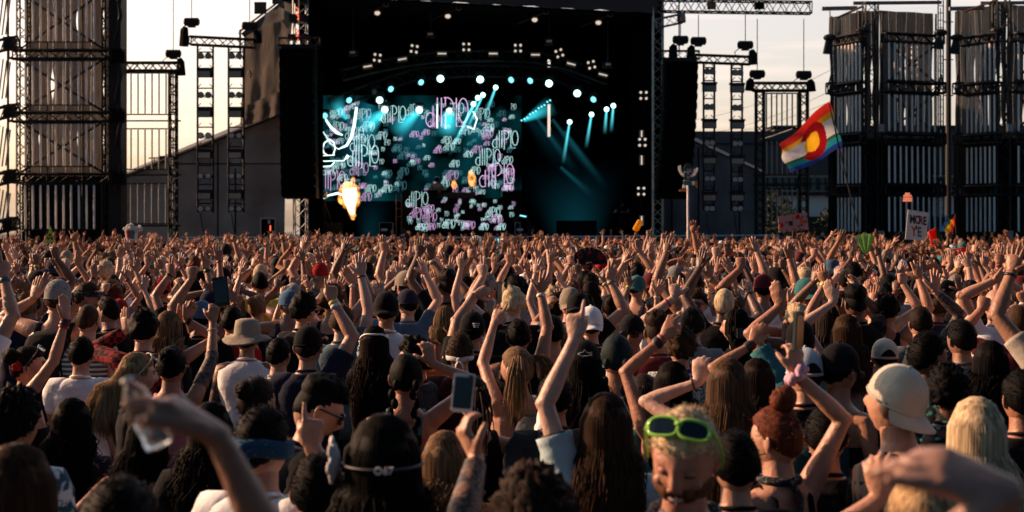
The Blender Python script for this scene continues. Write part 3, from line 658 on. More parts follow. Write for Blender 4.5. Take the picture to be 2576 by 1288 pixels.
def tower_face(t, A, B, zb, rows, stick_f, D, brace=True):
    """trusses at the storeys, crossed braces and rows of tubes on one face (A,B: plan corners)"""
    A, B = Vector(A), Vector(B)
    pt = lambda f_, z, off=0.0: Vector((A.x + (B.x - A.x) * f_, A.y + (B.y - A.y) * f_ - off, z))
    for (z0, z1) in zb:
        m = MB(); m.truss(pt(-0.04, (z0 + z1) / 2, 0.25), pt(1.04, (z0 + z1) / 2, 0.25), z0 - z1, 0.045, bays=8); m.box(pt(0.5, z0 - 0.03, 0.2), ((B - A).length * 1.05 if abs((B - A).y) < 0.3 else 0.1, 0.12, 0.09)); t.part('storey_truss', m, 'black_metal')
    for (z0, z1) in rows:
        for f_ in stick_f:
            m = MB(); p0, p1 = pt(f_, z0, 0.5), pt(f_ + 0.004, z1, 0.5); m.tube([p0, p0.lerp(p1, 0.03), p0.lerp(p1, 0.97), p1], [0.02, 0.041, 0.041, 0.02], 6); t.part('light_tube', m, 'tube_white')
        m = MB(); m.rod(pt(stick_f[0] - 0.02, z0, 0.5), pt(stick_f[-1] + 0.02, z0, 0.5), 0.025); m.rod(pt(stick_f[0] - 0.02, z1, 0.5), pt(stick_f[-1] + 0.02, z1, 0.5), 0.025); t.part('tube_rail', m, 'black_metal')
    if brace:
        zs = [z for (z, _) in zb]
        for i in range(len(zs) - 1):
            m = MB(); m.rod(pt(0.02, zs[i] - 0.3, 0.1), pt(0.98, zs[i + 1], 0.1), 0.045); m.rod(pt(0.98, zs[i] - 0.3, 0.1), pt(0.02, zs[i + 1], 0.1), 0.045); t.part('cross_brace', m, 'black_metal')
def zz(v, D): return P(0, v, D).z
D1 = 55.5
t = TB('scaffold_tower', 'tall scaffold tower at left, brown scrim with pale light tubes', 'scaffold tower', (P(160, 0, D1).x, D1, 0))
A, B = (P(42, 0, D1).x, D1), (P(272, 0, D1).x, D1)
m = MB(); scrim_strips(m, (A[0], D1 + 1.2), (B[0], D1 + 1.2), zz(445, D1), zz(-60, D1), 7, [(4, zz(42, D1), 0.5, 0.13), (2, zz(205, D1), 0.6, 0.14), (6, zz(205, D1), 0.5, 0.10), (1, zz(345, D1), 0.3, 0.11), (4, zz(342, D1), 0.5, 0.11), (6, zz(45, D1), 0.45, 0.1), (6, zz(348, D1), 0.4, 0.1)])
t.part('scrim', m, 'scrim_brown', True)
tower_face(t, A, B, [(zz(-40, D1), zz(-18, D1)), (zz(128, D1), zz(150, D1)), (zz(284, D1), zz(307, D1)), (zz(438, D1), zz(460, D1))], [(zz(-15, D1), zz(110, D1)), (zz(157, D1), zz(267, D1)), (zz(313, D1), zz(420, D1)), (zz(466, D1), zz(577, D1))], [0.14 + 0.083 * k for k in range(10)], D1)
m = MB(); m.box((P(158, 0, D1).x, D1 + 1.0, 2.25), (B[0] - A[0] + 0.3, 0.1, 4.5)); t.part('black_skirt', m, 'black_paint')
m = MB()
for u in (45, 262): m.truss((P(u, 0, D1).x, D1 + 0.6, 0), (P(u, 0, D1).x, D1 + 0.6, 13.5), 0.4, 0.04, up=(0, 1, 0))
for u in (110, 200): m.rod((P(u, 0, D1).x, D1 + 0.4, 0), (P(u, 0, D1).x, D1 + 0.4, 13.5), 0.04)
m.box((P(282, 0, D1).x, D1 + 0.8, 6.7), (0.5, 0.9, 13.4)); t.part('upright', m, 'black_metal')
m = MB()
for v in (140, 290, 447): m.box(P(292, v, D1) + Vector((0, 0.2, 0)), (0.5, 0.5, 0.55)); m.box(P(306, v + 4, D1), (0.3, 0.3, 0.4))
t.part('corner_block', m, 'black_paint')
m = MB()
for k in range(4):
    v = (40, 190, 310, 420)[k]; m.tube([P(297, v - 45, D1), P(303, v, D1), P(290, v + 60, D1)], [0.06, 0.09, 0.05], 6); m.rod(P(297, v - 60, D1), P(297, v + 70, D1), 0.025); m.rod(P(289, v - 40, D1), P(296, v, D1), 0.025); m.rod(P(305, v - 40, D1), P(297, v, D1), 0.025)
t.part('hanging_rig', m, 'black_metal')
t = TB('scaffold_tower', 'edge of a dark scaffold tower cut off by the left border', 'scaffold tower', (P(-40, 0, D1).x, D1 - 1, 0))
m = MB()
for u in (-70, 38): m.rod((P(u, 0, D1).x, D1 - 0.8, 0), (P(u, 0, D1).x, D1 - 0.8, 13.5), 0.05)
m.rod((P(47, 0, D1).x, D1 - 0.2, 0), (P(47, 0, D1).x, D1 - 0.2, 13.5), 0.03); m.rod((P(31, 0, D1).x, D1 - 0.4, 0), (P(31, 0, D1).x, D1 - 0.4, 13.5), 0.025)
t.part('upright', m, 'black_metal')
for v in (105, 275, 440, 560):
    m = MB(); m.truss(P(-80, v + 30, D1 - 2.5), P(40, v, D1 - 0.8), 0.42, 0.05, bays=7); m.box(P(24, v + 5, D1 - 0.9), (0.35, 0.5, 0.5)); t.part('storey_truss', m, 'black_metal')
for (va, vb) in ((-20, 95), (140, 255), (310, 425), (470, 570)):
    for k in range(5):
        m = MB(); m.tube([P(-10 + 9 * k, va + 4 * k, D1 - 1.8 + 0.2 * k), P(-22 + 9 * k, vb - 2 * k, D1 - 1.8 + 0.2 * k)], 0.035, 6); t.part('light_tube', m, 'stick_grey')
m = MB(); m.box((P(-30, 0, D1).x, D1 - 1.5, 1.6), (1.3, 1.8, 3.2)); t.part('black_skirt', m, 'black_paint')

def right_tower(uL, uM0, uM1, uR, D, label, nl, nr, vtop):
    """two clad faces either side of a dark core; left face recedes to the right"""
    t = TB('scaffold_tower', label, 'scaffold tower', (P((uL + uR) / 2, 0, D).x, D, 0))
    A = Vector((P(uL, 0, D + 1.4).x, D + 1.4)); Bm = Vector((P(uM0, 0, D).x, D)); C = Vector((P(uM1, 0, D).x, D)); E = Vector((P(uR, 0, D + 0.8).x, D + 0.8))
    zb = [(zz(86, D), zz(106, D)), (zz(208, D), zz(232, D)), (zz(338, D), zz(360, D)), (zz(468, D), zz(490, D))]
    rows = [(zz(110, D), zz(204, D)), (zz(239, D), zz(333, D)), (zz(368, D), zz(462, D)), (zz(495, D), zz(584, D))]
    off = Vector((0, 0.7))
    m = MB(); scrim_strips(m, A + off, Bm + off, zz(345, D), zz(vtop, D), 5, [(3, zz(170, D), 0.7, 0.12), (3, zz(290, D), 0.6, 0.10)])
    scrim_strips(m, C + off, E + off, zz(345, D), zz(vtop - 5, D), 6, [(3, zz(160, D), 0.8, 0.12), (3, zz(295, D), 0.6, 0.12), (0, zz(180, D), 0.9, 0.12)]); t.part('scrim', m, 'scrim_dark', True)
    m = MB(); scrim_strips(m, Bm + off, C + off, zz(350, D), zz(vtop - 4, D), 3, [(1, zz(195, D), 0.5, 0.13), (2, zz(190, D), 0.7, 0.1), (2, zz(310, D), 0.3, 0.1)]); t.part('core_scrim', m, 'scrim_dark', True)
    m = MB(); m.slab([(A.x, A.y + 0.8, 0), (Bm.x, Bm.y + 0.8, 0), (Bm.x, Bm.y + 0.8, zz(340, D)), (A.x, A.y + 0.8, zz(340, D))], 0.06); m.slab([(Bm.x, D + 0.75, 0), (E.x, E.y + 0.75, 0), (E.x, E.y + 0.75, zz(340, D)), (Bm.x, D + 0.75, zz(340, D))], 0.06)
    m.box(((Bm.x + C.x) / 2, D + 0.55, 3.0), ((C.x - Bm.x) * 0.9, 0.3, 6.0)); t.part('black_skirt', m, 'black_paint')
    tower_face(t, A, Bm, zb, rows, [0.08 + 0.13 * k for k in range(nl)], D, False)
    if nr: tower_face(t, C, E, zb, rows, [0.03 + 0.94 / max(1, nr - 1) * k for k in range(nr)], D, True)
    m = MB()
    for p in (A, Bm, C, E): m.rod((p.x, p.y + 0.3, 0), (p.x, p.y + 0.3, zz(vtop, D)), 0.045)
    m.truss(((Bm.x + C.x) / 2, D + 0.3, 0), ((Bm.x + C.x) / 2, D + 0.3, zz(vtop - 20, D)), 0.5, 0.035, up=(0, 1, 0)); t.part('upright', m, 'black_metal')
    m = MB(); m.rod(P(uL - 28, 22, D), P(uL + 60, 20, D), 0.09, 6); m.rod(P(uL + 50, 8, D + 1), P(uR + 8, 6, D + 1), 0.08, 6); t.part('top_beam', m, 'steel')
    m = MB(); m.rod(P(uL + 8, vtop + 22, D - 0.2), P(uM0 + 5, vtop - 8, D - 0.2), 0.05, 5); t.part('timber', m, 'rust')
    for u, vv in ((uL - 8, 95), (uM0 + 5, 78), (uR + 6, 82)):
        m = MB(); m.ball(P(u, vv, D), (0.28, 0.2, 0.16), 8, 6); m.tube([P(u - 4, vv + 8, D), P(u - 6, vv + 40, D)], [0.13, 0.2], 8); m.rod(P(u, vv, D), P(u, 20, D), 0.02, 4)
        for k in range(9): m.ball(P(u + 6, vv + 60 + k * 8, D), (0.035, 0.03, 0.06), 5, 4)
        m.rod(P(u + 6, vv + 10, D), P(u + 6, vv + 140, D), 0.015, 4); t.part('chain_hoist', m, 'black_metal')
    for u in (uL - 8, uR + 4):
        for v in (222, 350, 480):
            m = MB(); m.truss(P(u - 8, v, D), P(u + 12, v, D), 0.4, 0.04); m.rod(P(u - 4, v - 6, D), P(u + 3, v - 36, D), 0.03); m.rod(P(u + 9, v - 6, D), P(u + 3, v - 36, D), 0.03); t.part('bracket', m, 'black_metal')
    m = MB()
    for v in (322, 590): m.box(P(uM1 - 8, v, D - 0.4), (0.22, 0.2, 0.3))
    t.part('junction_box', m, 'steel'); return t
right_tower(2096, 2165, 2224, 2360, 55.5, 'two-faced black scaffold tower behind the big flag', 7, 10, 24)
right_tower(2416, 2503, 2548, 2640, 55.5, 'black scaffold tower cut off by the right border', 7, 6, 8)
# ladder and tall mast between them
t = TB('access_ladder', 'tall thin ladder between the right scaffold towers', 'ladder', (P(2345, 0, 57).x, 57, 0)); m = MB()
for u in (2360, 2373): m.rod((P(u, 0, 57).x, 57, 0), (P(u, 0, 57).x, 57, 12), 0.03)
for k in range(40): m.rod((P(2360, 0, 57).x, 57, 0.3 * k + 0.2), (P(2373, 0, 57).x, 57, 0.3 * k + 0.2), 0.018, 4)
t.part('rungs_and_rails', m, 'black_metal')
t = TB('utility_mast', 'tall grey mast standing between the right scaffold towers', 'mast', (P(2386, 0, 66).x, 66, 0)); m = MB(); m.tube([(P(2386, 0, 66).x, 66, 0), (P(2386, 0, 66).x, 66, 16)], [0.15, 0.12], 10); t.part('pole', m, 'black_metal')
m = MB()
for v in (55, 150, 240): m.rod(P(2374, v, 66), P(2398, v, 66), 0.03)
t.part('bracket', m, 'black_metal')

# ---- wings and tents
t = TB('wing_scrim', 'sun-faded brown mesh side wing of the stage roof', 'side wing', P(660, 200, 58.5))
def cloth_quad(m, cs, nu, nv, amp, sd_):
    vs = []
    for j in range(nv + 1):
        for i in range(nu + 1):
            f_, g = i / nu, j / nv; p = (cs[0].lerp(cs[1], f_)).lerp(cs[3].lerp(cs[2], f_), g)
            p = p + Vector((0, amp * (math.sin(f_ * 17 + sd_) * 0.5 + noise.noise(Vector((f_ * 6, g * 4, sd_)))), 0)); vs.append(p)
    m.add(vs, [(j * (nu + 1) + i, j * (nu + 1) + i + 1, (j + 1) * (nu + 1) + i + 1, (j + 1) * (nu + 1) + i) for j in range(nv) for i in range(nu)])
DW = 58.5
m = MB(); cloth_quad(m, [P(614, 92, DW + 1), P(738, 38, DW - 0.6), P(712, 268, DW - 0.6), P(604, 312, DW + 1)], 24, 16, 0.12, 1.0); t.part('mesh', m, 'scrim_brown', True)
m = MB(); cloth_quad(m, [P(606, 84, DW + 1.1), P(738, -20, DW - 0.5), P(738, 40, DW - 0.5), P(616, 96, DW + 1.1)], 10, 4, 0.05, 2.0); t.part('upper_band', m, 'roof_skin', True)
m = MB(); cloth_quad(m, [P(608, 270, DW + 0.8), P(714, 225, DW - 0.8), P(712, 285, DW - 0.8), P(606, 320, DW + 0.8)], 24, 5, 0.15, 3.0); t.part('lower_flap', m, 'scrim_brown', True)
m = MB(); m.rod(P(602, 78, DW + 1.1), P(745, -30, DW - 0.5), 0.06); m.rod(P(738, -10, DW - 0.5), P(738, 60, DW - 0.5), 0.1); m.rod(P(604, 78, DW + 1.1), P(604, 150, DW + 1.1), 0.05); t.part('edge_tube', m, 'steel')
for i, (u, v) in enumerate([(655, 20), (700, -5)]):
    m = MB(); m.box(P(u, v, DW), (0.5, 0.1, 0.5)); t.part('roof_panel', m, 'scrim_brown')
m = MB(); m.tube([P(624, 185, DW), P(628, 176, DW), P(632, 186, DW), P(629, 196, DW)], 0.04, 5); t.part('orange_mark', m, 'rust')
t = TB('tarp_tent', 'dark grey sloping tarpaulin tent left of the stage', 'tent', P(550, 590, 61)); DT = 61
def tarp(poly, D, cs): 
    m = MB(); cloth_quad(m, cs, 28, 16, 0.16, D); return m
m = tarp(None, DT, [P(300, 452, DT), P(716, 284, DT), P(716, 624, DT), P(300, 624, DT)]); t.part('front_wall', m, 'tarp', True)
m = MB(); m.tube([P(300, 449, DT - 0.15), P(420, 400, DT - 0.15), P(560, 345, DT - 0.15), P(718, 281, DT - 0.15)], 0.09, 6)
m.slab([P(300, 448, DT - .1), P(718, 280, DT - .1), P(718, 265, DT + 5), P(300, 440, DT + 5)], 0.05); t.part('roof', m, 'roof_skin')
m = MB()
for u, v0 in ((442, 392), (548, 350), (592, 415)): m.rod(P(u, v0 + 8, DT - 0.2), P(u, 600, DT - 0.2), 0.035)
m.rod(P(440, 412, DT - 0.2), P(712, 412, DT - 0.2), 0.025); t.part('seam', m, 'black_paint')
m = MB(); m.box(P(675, 580, DT - 0.6), (0.62, 0.1, 1.0)); o = t.part('doorway', m, 'drape')
m = MB()
for u in (656, 692): m.rod(P(u, 549, DT - 0.7), P(u, 605, DT - 0.7), 0.02)
m.rod(P(656, 549, DT - 0.7), P(692, 549, DT - 0.7), 0.02); t.part('door_frame', m, 'tube_white')
m = MB(); m.box(P(677, 558, DT - 0.7), (0.1, 0.02, 0.16)); t.part('door_notice', m, 'tube_white'); m = MB(); m.box(P(680, 574, DT - 0.7), (0.05, 0.02, 0.24)); t.part('door_lamp', m, 'glow_red')
t = TB('tarp_tent', 'dark grey sloping tarpaulin tent right of the stage', 'tent', P(1800, 590, 61.5)); DT = 61.5
m = MB(); cloth_quad(m, [P(1622, 302, DT), P(1925, 441, DT), P(1925, 624, DT), P(1622, 624, DT)], 26, 16, 0.16, 5.0); t.part('front_wall', m, 'tarp', True)
m = MB(); m.slab([P(1620, 297, DT - .1), P(1927, 439, DT - .1), P(1927, 433, DT + 5), P(1620, 285, DT + 5)], 0.06); t.part('roof', m, 'roof_skin')
m = MB()
for u, v0 in ((1690, 335), (1757, 365), (1860, 412)): m.rod(P(u, v0 + 6, DT - 0.2), P(u, 600, DT - 0.2), 0.035)
t.part('seam', m, 'black_paint')
t = TB('antenna', 'small antenna with a bar on the left tent roof', 'antenna', P(385, 415, 62)); m = MB(); m.rod(P(388, 418, 61), P(388, 398, 61), 0.03); m.rod(P(374, 398, 61), P(412, 396, 61), 0.03); m.box(P(410, 398, 61), (0.3, 0.2, 0.2)); t.part('mast', m, 'black_metal')

# ---- far buildings and trees behind the right side
DBG = 112.0
mat('wall_dark', (0.075, 0.085, 0.094), 0.8, var=0.15, scale=0.3); mat('wall_pale', (0.82, 0.81, 0.76), 0.7, var=0.08, scale=0.3); mat('wall_low', (0.02, 0.024, 0.03), 0.8); mat('window_glass', (0.16, 0.17, 0.16), 0.15, var=0.2)
t = TB('warehouse', 'long flat-roofed warehouse, dark top and pale lower wall', 'building', (P(2200, 0, DBG).x, DBG, 0))
c0, c1 = P(1640, 330, DBG), P(2760, 440, DBG)
m = MB(); m.box(((c0.x + c1.x) / 2, DBG + 10, (c0.z + c1.z) / 2), (c1.x - c0.x, 20, c0.z - c1.z)); t.part('upper_wall', m, 'wall_dark')
c2 = P(0, 545, DBG); m = MB(); m.box(((c0.x + c1.x) / 2, DBG + 10.4, (c1.z + 0) / 2), (c1.x - c0.x - 0.6, 20, c1.z)); t.part('lower_wall', m, 'wall_pale')
m = MB(); m.box(((c0.x + c1.x) / 2, DBG + 0.25, c2.z / 2), (c1.x - c0.x - 0.8, 0.3, c2.z)); t.part('base_band', m, 'wall_low')
m = MB(); m.box(((c0.x + c1.x) / 2, DBG - 0.05, P(0, 362, DBG).z), (c1.x - c0.x, 0.1, 0.12)); m.box(((c0.x + c1.x) / 2, DBG + 0.2, P(0, 487, DBG).z), (c1.x - c0.x, 0.5, 0.3)); t.part('trim', m, 'wall_low')
for k in range(10):
    ca, cb = P(1900 + 54 * k, 446, DBG), P(1948 + 54 * k, 478, DBG); m = MB(); m.box(((ca.x + cb.x) / 2, DBG + 0.3, (ca.z + cb.z) / 2), (cb.x - ca.x, 0.2, ca.z - cb.z)); o = t.part('window', m, 'window_glass')
    m = MB()
    for f_ in (0, 0.33, 0.66, 1): m.box((ca.x + (cb.x - ca.x) * f_, DBG + 0.17, (ca.z + cb.z) / 2), (0.12, 0.08, ca.z - cb.z))
    m.box(((ca.x + cb.x) / 2, DBG + 0.14, (ca.z + cb.z) / 2), (cb.x - ca.x, 0.06, 0.1)); t.part('frame', m, 'wall_low', parent=o)
m = MB(); m.box(P(2350, 380, DBG) , (1, 1, 1)); 
t2 = TB('warehouse', 'second taller dark block rising behind the right scaffold towers', 'building', (P(2500, 0, 125).x, 125, 0)); c0, c1 = P(1985, 309, 125), P(2800, 600, 125)
m = MB(); m.box(((c0.x + c1.x) / 2, 135, c0.z / 2), (c1.x - c0.x, 6, c0.z)); t2.part('wall', m, 'wall_dark'); m = MB(); m.box(((c0.x + c1.x) / 2, 135, c0.z + 0.15), (c1.x - c0.x + 0.4, 6.4, 0.3)); t2.part('roof', m, 'wall_low')
mat('leaf', (0.03, 0.045, 0.02), 0.8, var=0.5, scale=2); mat('bark', (0.06, 0.045, 0.035), 0.9)
def tree(u, D, h, wd, label):
    base = Vector((P(u, 0, D).x, D, 0)); t = TB('tree', label, 'tree', base, 'trees by the warehouse'); m = MB(); m.tube([base, base + Vector((0.1, 0, h * 0.5)), base + Vector((0, 0, h * 0.85))], [0.22, 0.15, 0.04], 7)
    for k in range(6): a_ = k * 1.05; m.tube([base + Vector((0, 0, h * 0.4)), base + Vector((math.cos(a_) * wd * 0.5, math.sin(a_) * wd * 0.5, h * 0.7))], [0.08, 0.03], 5)
    t.part('trunk', m, 'bark'); m = MB(); rr = random.Random(u)
    cl = [(Vector((rr.uniform(-1, 1) * wd * 0.6, rr.uniform(-1, 1) * wd * 0.6, h * rr.uniform(0.4, 1.0))), rr.uniform(0.4, 0.9) * wd * 0.4) for _ in range(16)]
    for c, r in cl:
        for k in range(70):
            p = base + c + Vector((rr.gauss(0, 0.5), rr.gauss(0, 0.5), rr.gauss(0, 0.4))) * r; d = Vector((rr.gauss(0, 1), rr.gauss(0, 1), rr.gauss(0, 1))).normalized() * 0.16; e = d.orthogonal().normalized() * 0.09
            m.add([p - d, p + e, p + d, p - e], [(0, 1, 2, 3)])
    t.part('crown', m, 'leaf')
tree(1975, 104, 4.0, 2.2, 'small leafy tree showing through the right stick gate'); tree(2088, 104, 3.8, 1.8, 'small leafy tree left of the two-faced scaffold tower'); tree(1960, 108, 5.4, 1.6, 'taller leafy tree before the warehouse windows')
t = TB('fence', 'low dark crowd fence along the right back of the field', 'fence', (P(2100, 0, 58).x, 58, 0)); m = MB(); xa, xb = P(1940, 0, 58).x, P(2600, 0, 58).x
for k in range(30): x = xa + (xb - xa) * k / 29; m.rod((x, 58.8, 0), (x, 58.8, 2.0), 0.03)
m.rod((xa, 58.8, 2.0), (xb, 58.8, 2.0), 0.03); t.part('rail', m, 'steel'); m = MB(); m.box(((xa + xb) / 2, 58.9, 1.0), (xb - xa, 0.04, 1.9)); t.part('panel', m, 'black_paint')
# power lines
for i, (v0, v1) in enumerate([(300, 150), (335, 205), (372, 262), (330, 235)]):
    m = MB(); a, b = P(1640, v0 + 10, 130), P(2140, v1, 100); m.tube([a.lerp(b, k / 12) + Vector((0, 0, -1.2 * math.sin(math.pi * k / 12))) for k in range(13)], 0.025, 4)
    tag(m.build('power_line', 'tarp', loc=a), 'thin power line sagging across the sky, ' + ['top', 'second', 'lowest', 'third'][i], 'power line', 'power lines')
# ---- crowd barrier at the stage front
t = TB('crowd_barrier', 'long black crowd barrier with a pale top rail before the stage', 'barrier', (0, 53.5, 0)); m = MB(); m.box((0, 53.6, 0.6), (46, 0.06, 1.2)); t.part('panel', m, 'black_paint'); m = MB(); m.rod((-23, 53.5, 1.22), (23, 53.5, 1.22), 0.03); t.part('top_rail', m, 'steel')
t = TB('stage_front_rail', 'pale rail running along the front of the stage wings', 'rail', (0, 55.9, 0)); m = MB(); m.rod(P(455, 597, 55.9), P(1000, 598, 55.9), 0.03); m.rod(P(1000, 598, 55.9), P(1960, 592, 55.9), 0.03); t.part('rail', m, 'tube_white')
m = MB(); m.box((0, 56.2, 0.9), (34, 0.06, 1.8)); t.part('panel', m, 'drape')
# ================================================================ PEOPLE
FING = [(0.030, 0.094, 0.072, 0.0090, 0.13), (0.010, 0.099, 0.080, 0.0093, 0.03), (-0.011, 0.095, 0.074, 0.0089, -0.07), (-0.030, 0.086, 0.058, 0.0078, -0.17)]
# pose: per finger (bend at the three joints, degrees), splay factor, thumb (out, bend)
HP = {'open': ([(4, 6, 4)] * 4, 1.5, (52, 6)), 'flat': ([(2, 3, 2)] * 4, 0.35, (28, 4)), 'relax': ([(14, 22, 14), (18, 26, 16), (22, 30, 18), (26, 32, 20)], 0.8, (40, 18)),
      'point': ([(0, 4, 3), (78, 92, 50), (80, 94, 50), (82, 94, 50)], 0.3, (22, 40)), 'peace': ([(0, 3, 2), (0, 3, 2), (80, 94, 50), (82, 94, 50)], 1.8, (12, 50)),
      'fist': ([(78, 92, 55), (80, 94, 55), (82, 94, 55), (82, 94, 55)], 0.2, (16, 50)), 'horns': ([(0, 4, 3), (78, 92, 50), (80, 94, 50), (0, 6, 4)], 1.0, (60, 10)),
      'grip': ([(42, 50, 30), (44, 52, 30), (46, 54, 32), (48, 56, 34)], 0.4, (45, 35)), 'claw': ([(20, 40, 30), (22, 44, 30), (24, 46, 30), (24, 46, 30)], 1.4, (50, 20)),
      'reach': ([(2, 8, 6), (12, 20, 14), (22, 28, 18), (28, 34, 22)], 1.1, (52, 14)), 'pinch': ([(16, 22, 14), (34, 42, 26), (44, 54, 32), (50, 58, 34)], 0.4, (22, 8)), 'aim': ([(-4, 5, 4), (22, 34, 22), (44, 56, 30), (50, 62, 34)], 0.5, (34, 20)), 'ok': ([(40, 60, 30), (8, 10, 8), (6, 8, 6), (2, 6, 4)], 1.3, (35, 40))}
def hand(mb, wr, d, s, pose, sc=1.0, fat=1.0, nf=6, side=1):
    """wr wrist, d towards knuckles, s towards the thumb side"""
    d = d.normalized(); s = (s - d * s.dot(d)).normalized(); nrm = s.cross(d) * side          # nrm: palm side
    f_, spl, (t_out, t_bend) = HP[pose]; k = sc
    mb.tube([wr - d * 0.012 * k, wr + d * 0.02 * k, wr + d * 0.05 * k, wr + d * 0.085 * k, wr + d * 0.098 * k],
            [(0.027 * k, 0.021 * k), (0.031 * k, 0.020 * k), (0.041 * k, 0.017 * k), (0.042 * k, 0.014 * k), (0.036 * k, 0.010 * k)], 10, up=nrm)
    for (off, base, ln, r, sp), bend in zip(FING, f_):
        dirv = (d * math.cos(sp * spl) + s * math.sin(sp * spl)).normalized()
        p = wr + d * base * 0.9 * k + s * off * k; pts = [p - dirv * 0.02 * k, p]; rad = [r * 1.02 * k * fat, r * 1.1 * k * fat]; cur = dirv
        for j, (seg, b_) in enumerate(zip((0.46, 0.30, 0.24), bend)):
            cur = _curl(cur, nrm, d, s, R(b_))
            p = p + cur * ln * seg * k; pts.append(p); rad.append(r * (0.97, 0.88, 0.66)[j] * k * fat)
        mb.tube(pts, rad, nf)
        if nf > 6: mb.ball(wr + d * base * 0.9 * k + s * off * k - nrm * 0.004 * k, r * 1.35 * k, 7, 5)
    tdir = (s * math.sin(R(t_out)) + d * math.cos(R(t_out)) + nrm * 0.25).normalized(); p = wr + d * 0.022 * k + s * 0.026 * k
    pts = [p - tdir * 0.012 * k, p]; rad = [0.014 * k, 0.0145 * k * fat]
    p = p + tdir * 0.040 * k; pts.append(p); rad.append(0.0115 * k * fat)
    td2 = (tdir * math.cos(R(t_bend)) + (nrm * 0.6 - s * 0.5).normalized() * math.sin(R(t_bend))).normalized()
    p = p + td2 * 0.030 * k; pts.append(p); rad.append(0.0105 * k * fat); p = p + td2 * 0.020 * k; pts.append(p); rad.append(0.007 * k * fat)
    mb.tube(pts, rad, nf)
def _curl(cur, nrm, d, s, a):
    ax = s  # bend about the side axis, towards the palm
    q = Quaternion(ax, a); v1 = q @ cur; v2 = Quaternion(ax, -a) @ cur
    # choose the sense that turns d towards nrm
    return v1 if (Quaternion(ax, 0.1) @ d).dot(nrm) > 0 else v2

def ik(S, W, l1, l2, pole):
    v = W - S; L = v.length
    if L > (l1 + l2) * 0.985: v = v * ((l1 + l2) * 0.985 / L); W = S + v; L = v.length
    if L < abs(l1 - l2) + 0.08: v = v.normalized() * (abs(l1 - l2) + 0.08); W = S + v; L = v.length
    a = (l1 * l1 - l2 * l2 + L * L) / (2 * L); h = math.sqrt(max(0, l1 * l1 - a * a)); t = v.normalized()
    p = pole - t * pole.dot(t); p = p.normalized() if p.length > 1e-5 else t.orthogonal().normalized()
    return S + t * a + p * h, W
TORSO = [(0.80, 0.150, 0.105, 0), (0.90, 0.172, 0.118, -0.008), (0.97, 0.170, 0.116, -0.004), (1.08, 0.146, 0.100, 0.006), (1.18, 0.156, 0.108, 0.006), (1.28, 0.172, 0.116, 0.0), (1.36, 0.178, 0.112, -0.006), (1.41, 0.168, 0.094, -0.012), (1.445, 0.128, 0.074, -0.016), (1.475, 0.078, 0.062, -0.014), (1.50, 0.058, 0.058, -0.006), (1.545, 0.053, 0.056, 0.004), (1.60, 0.052, 0.056, 0.010)]
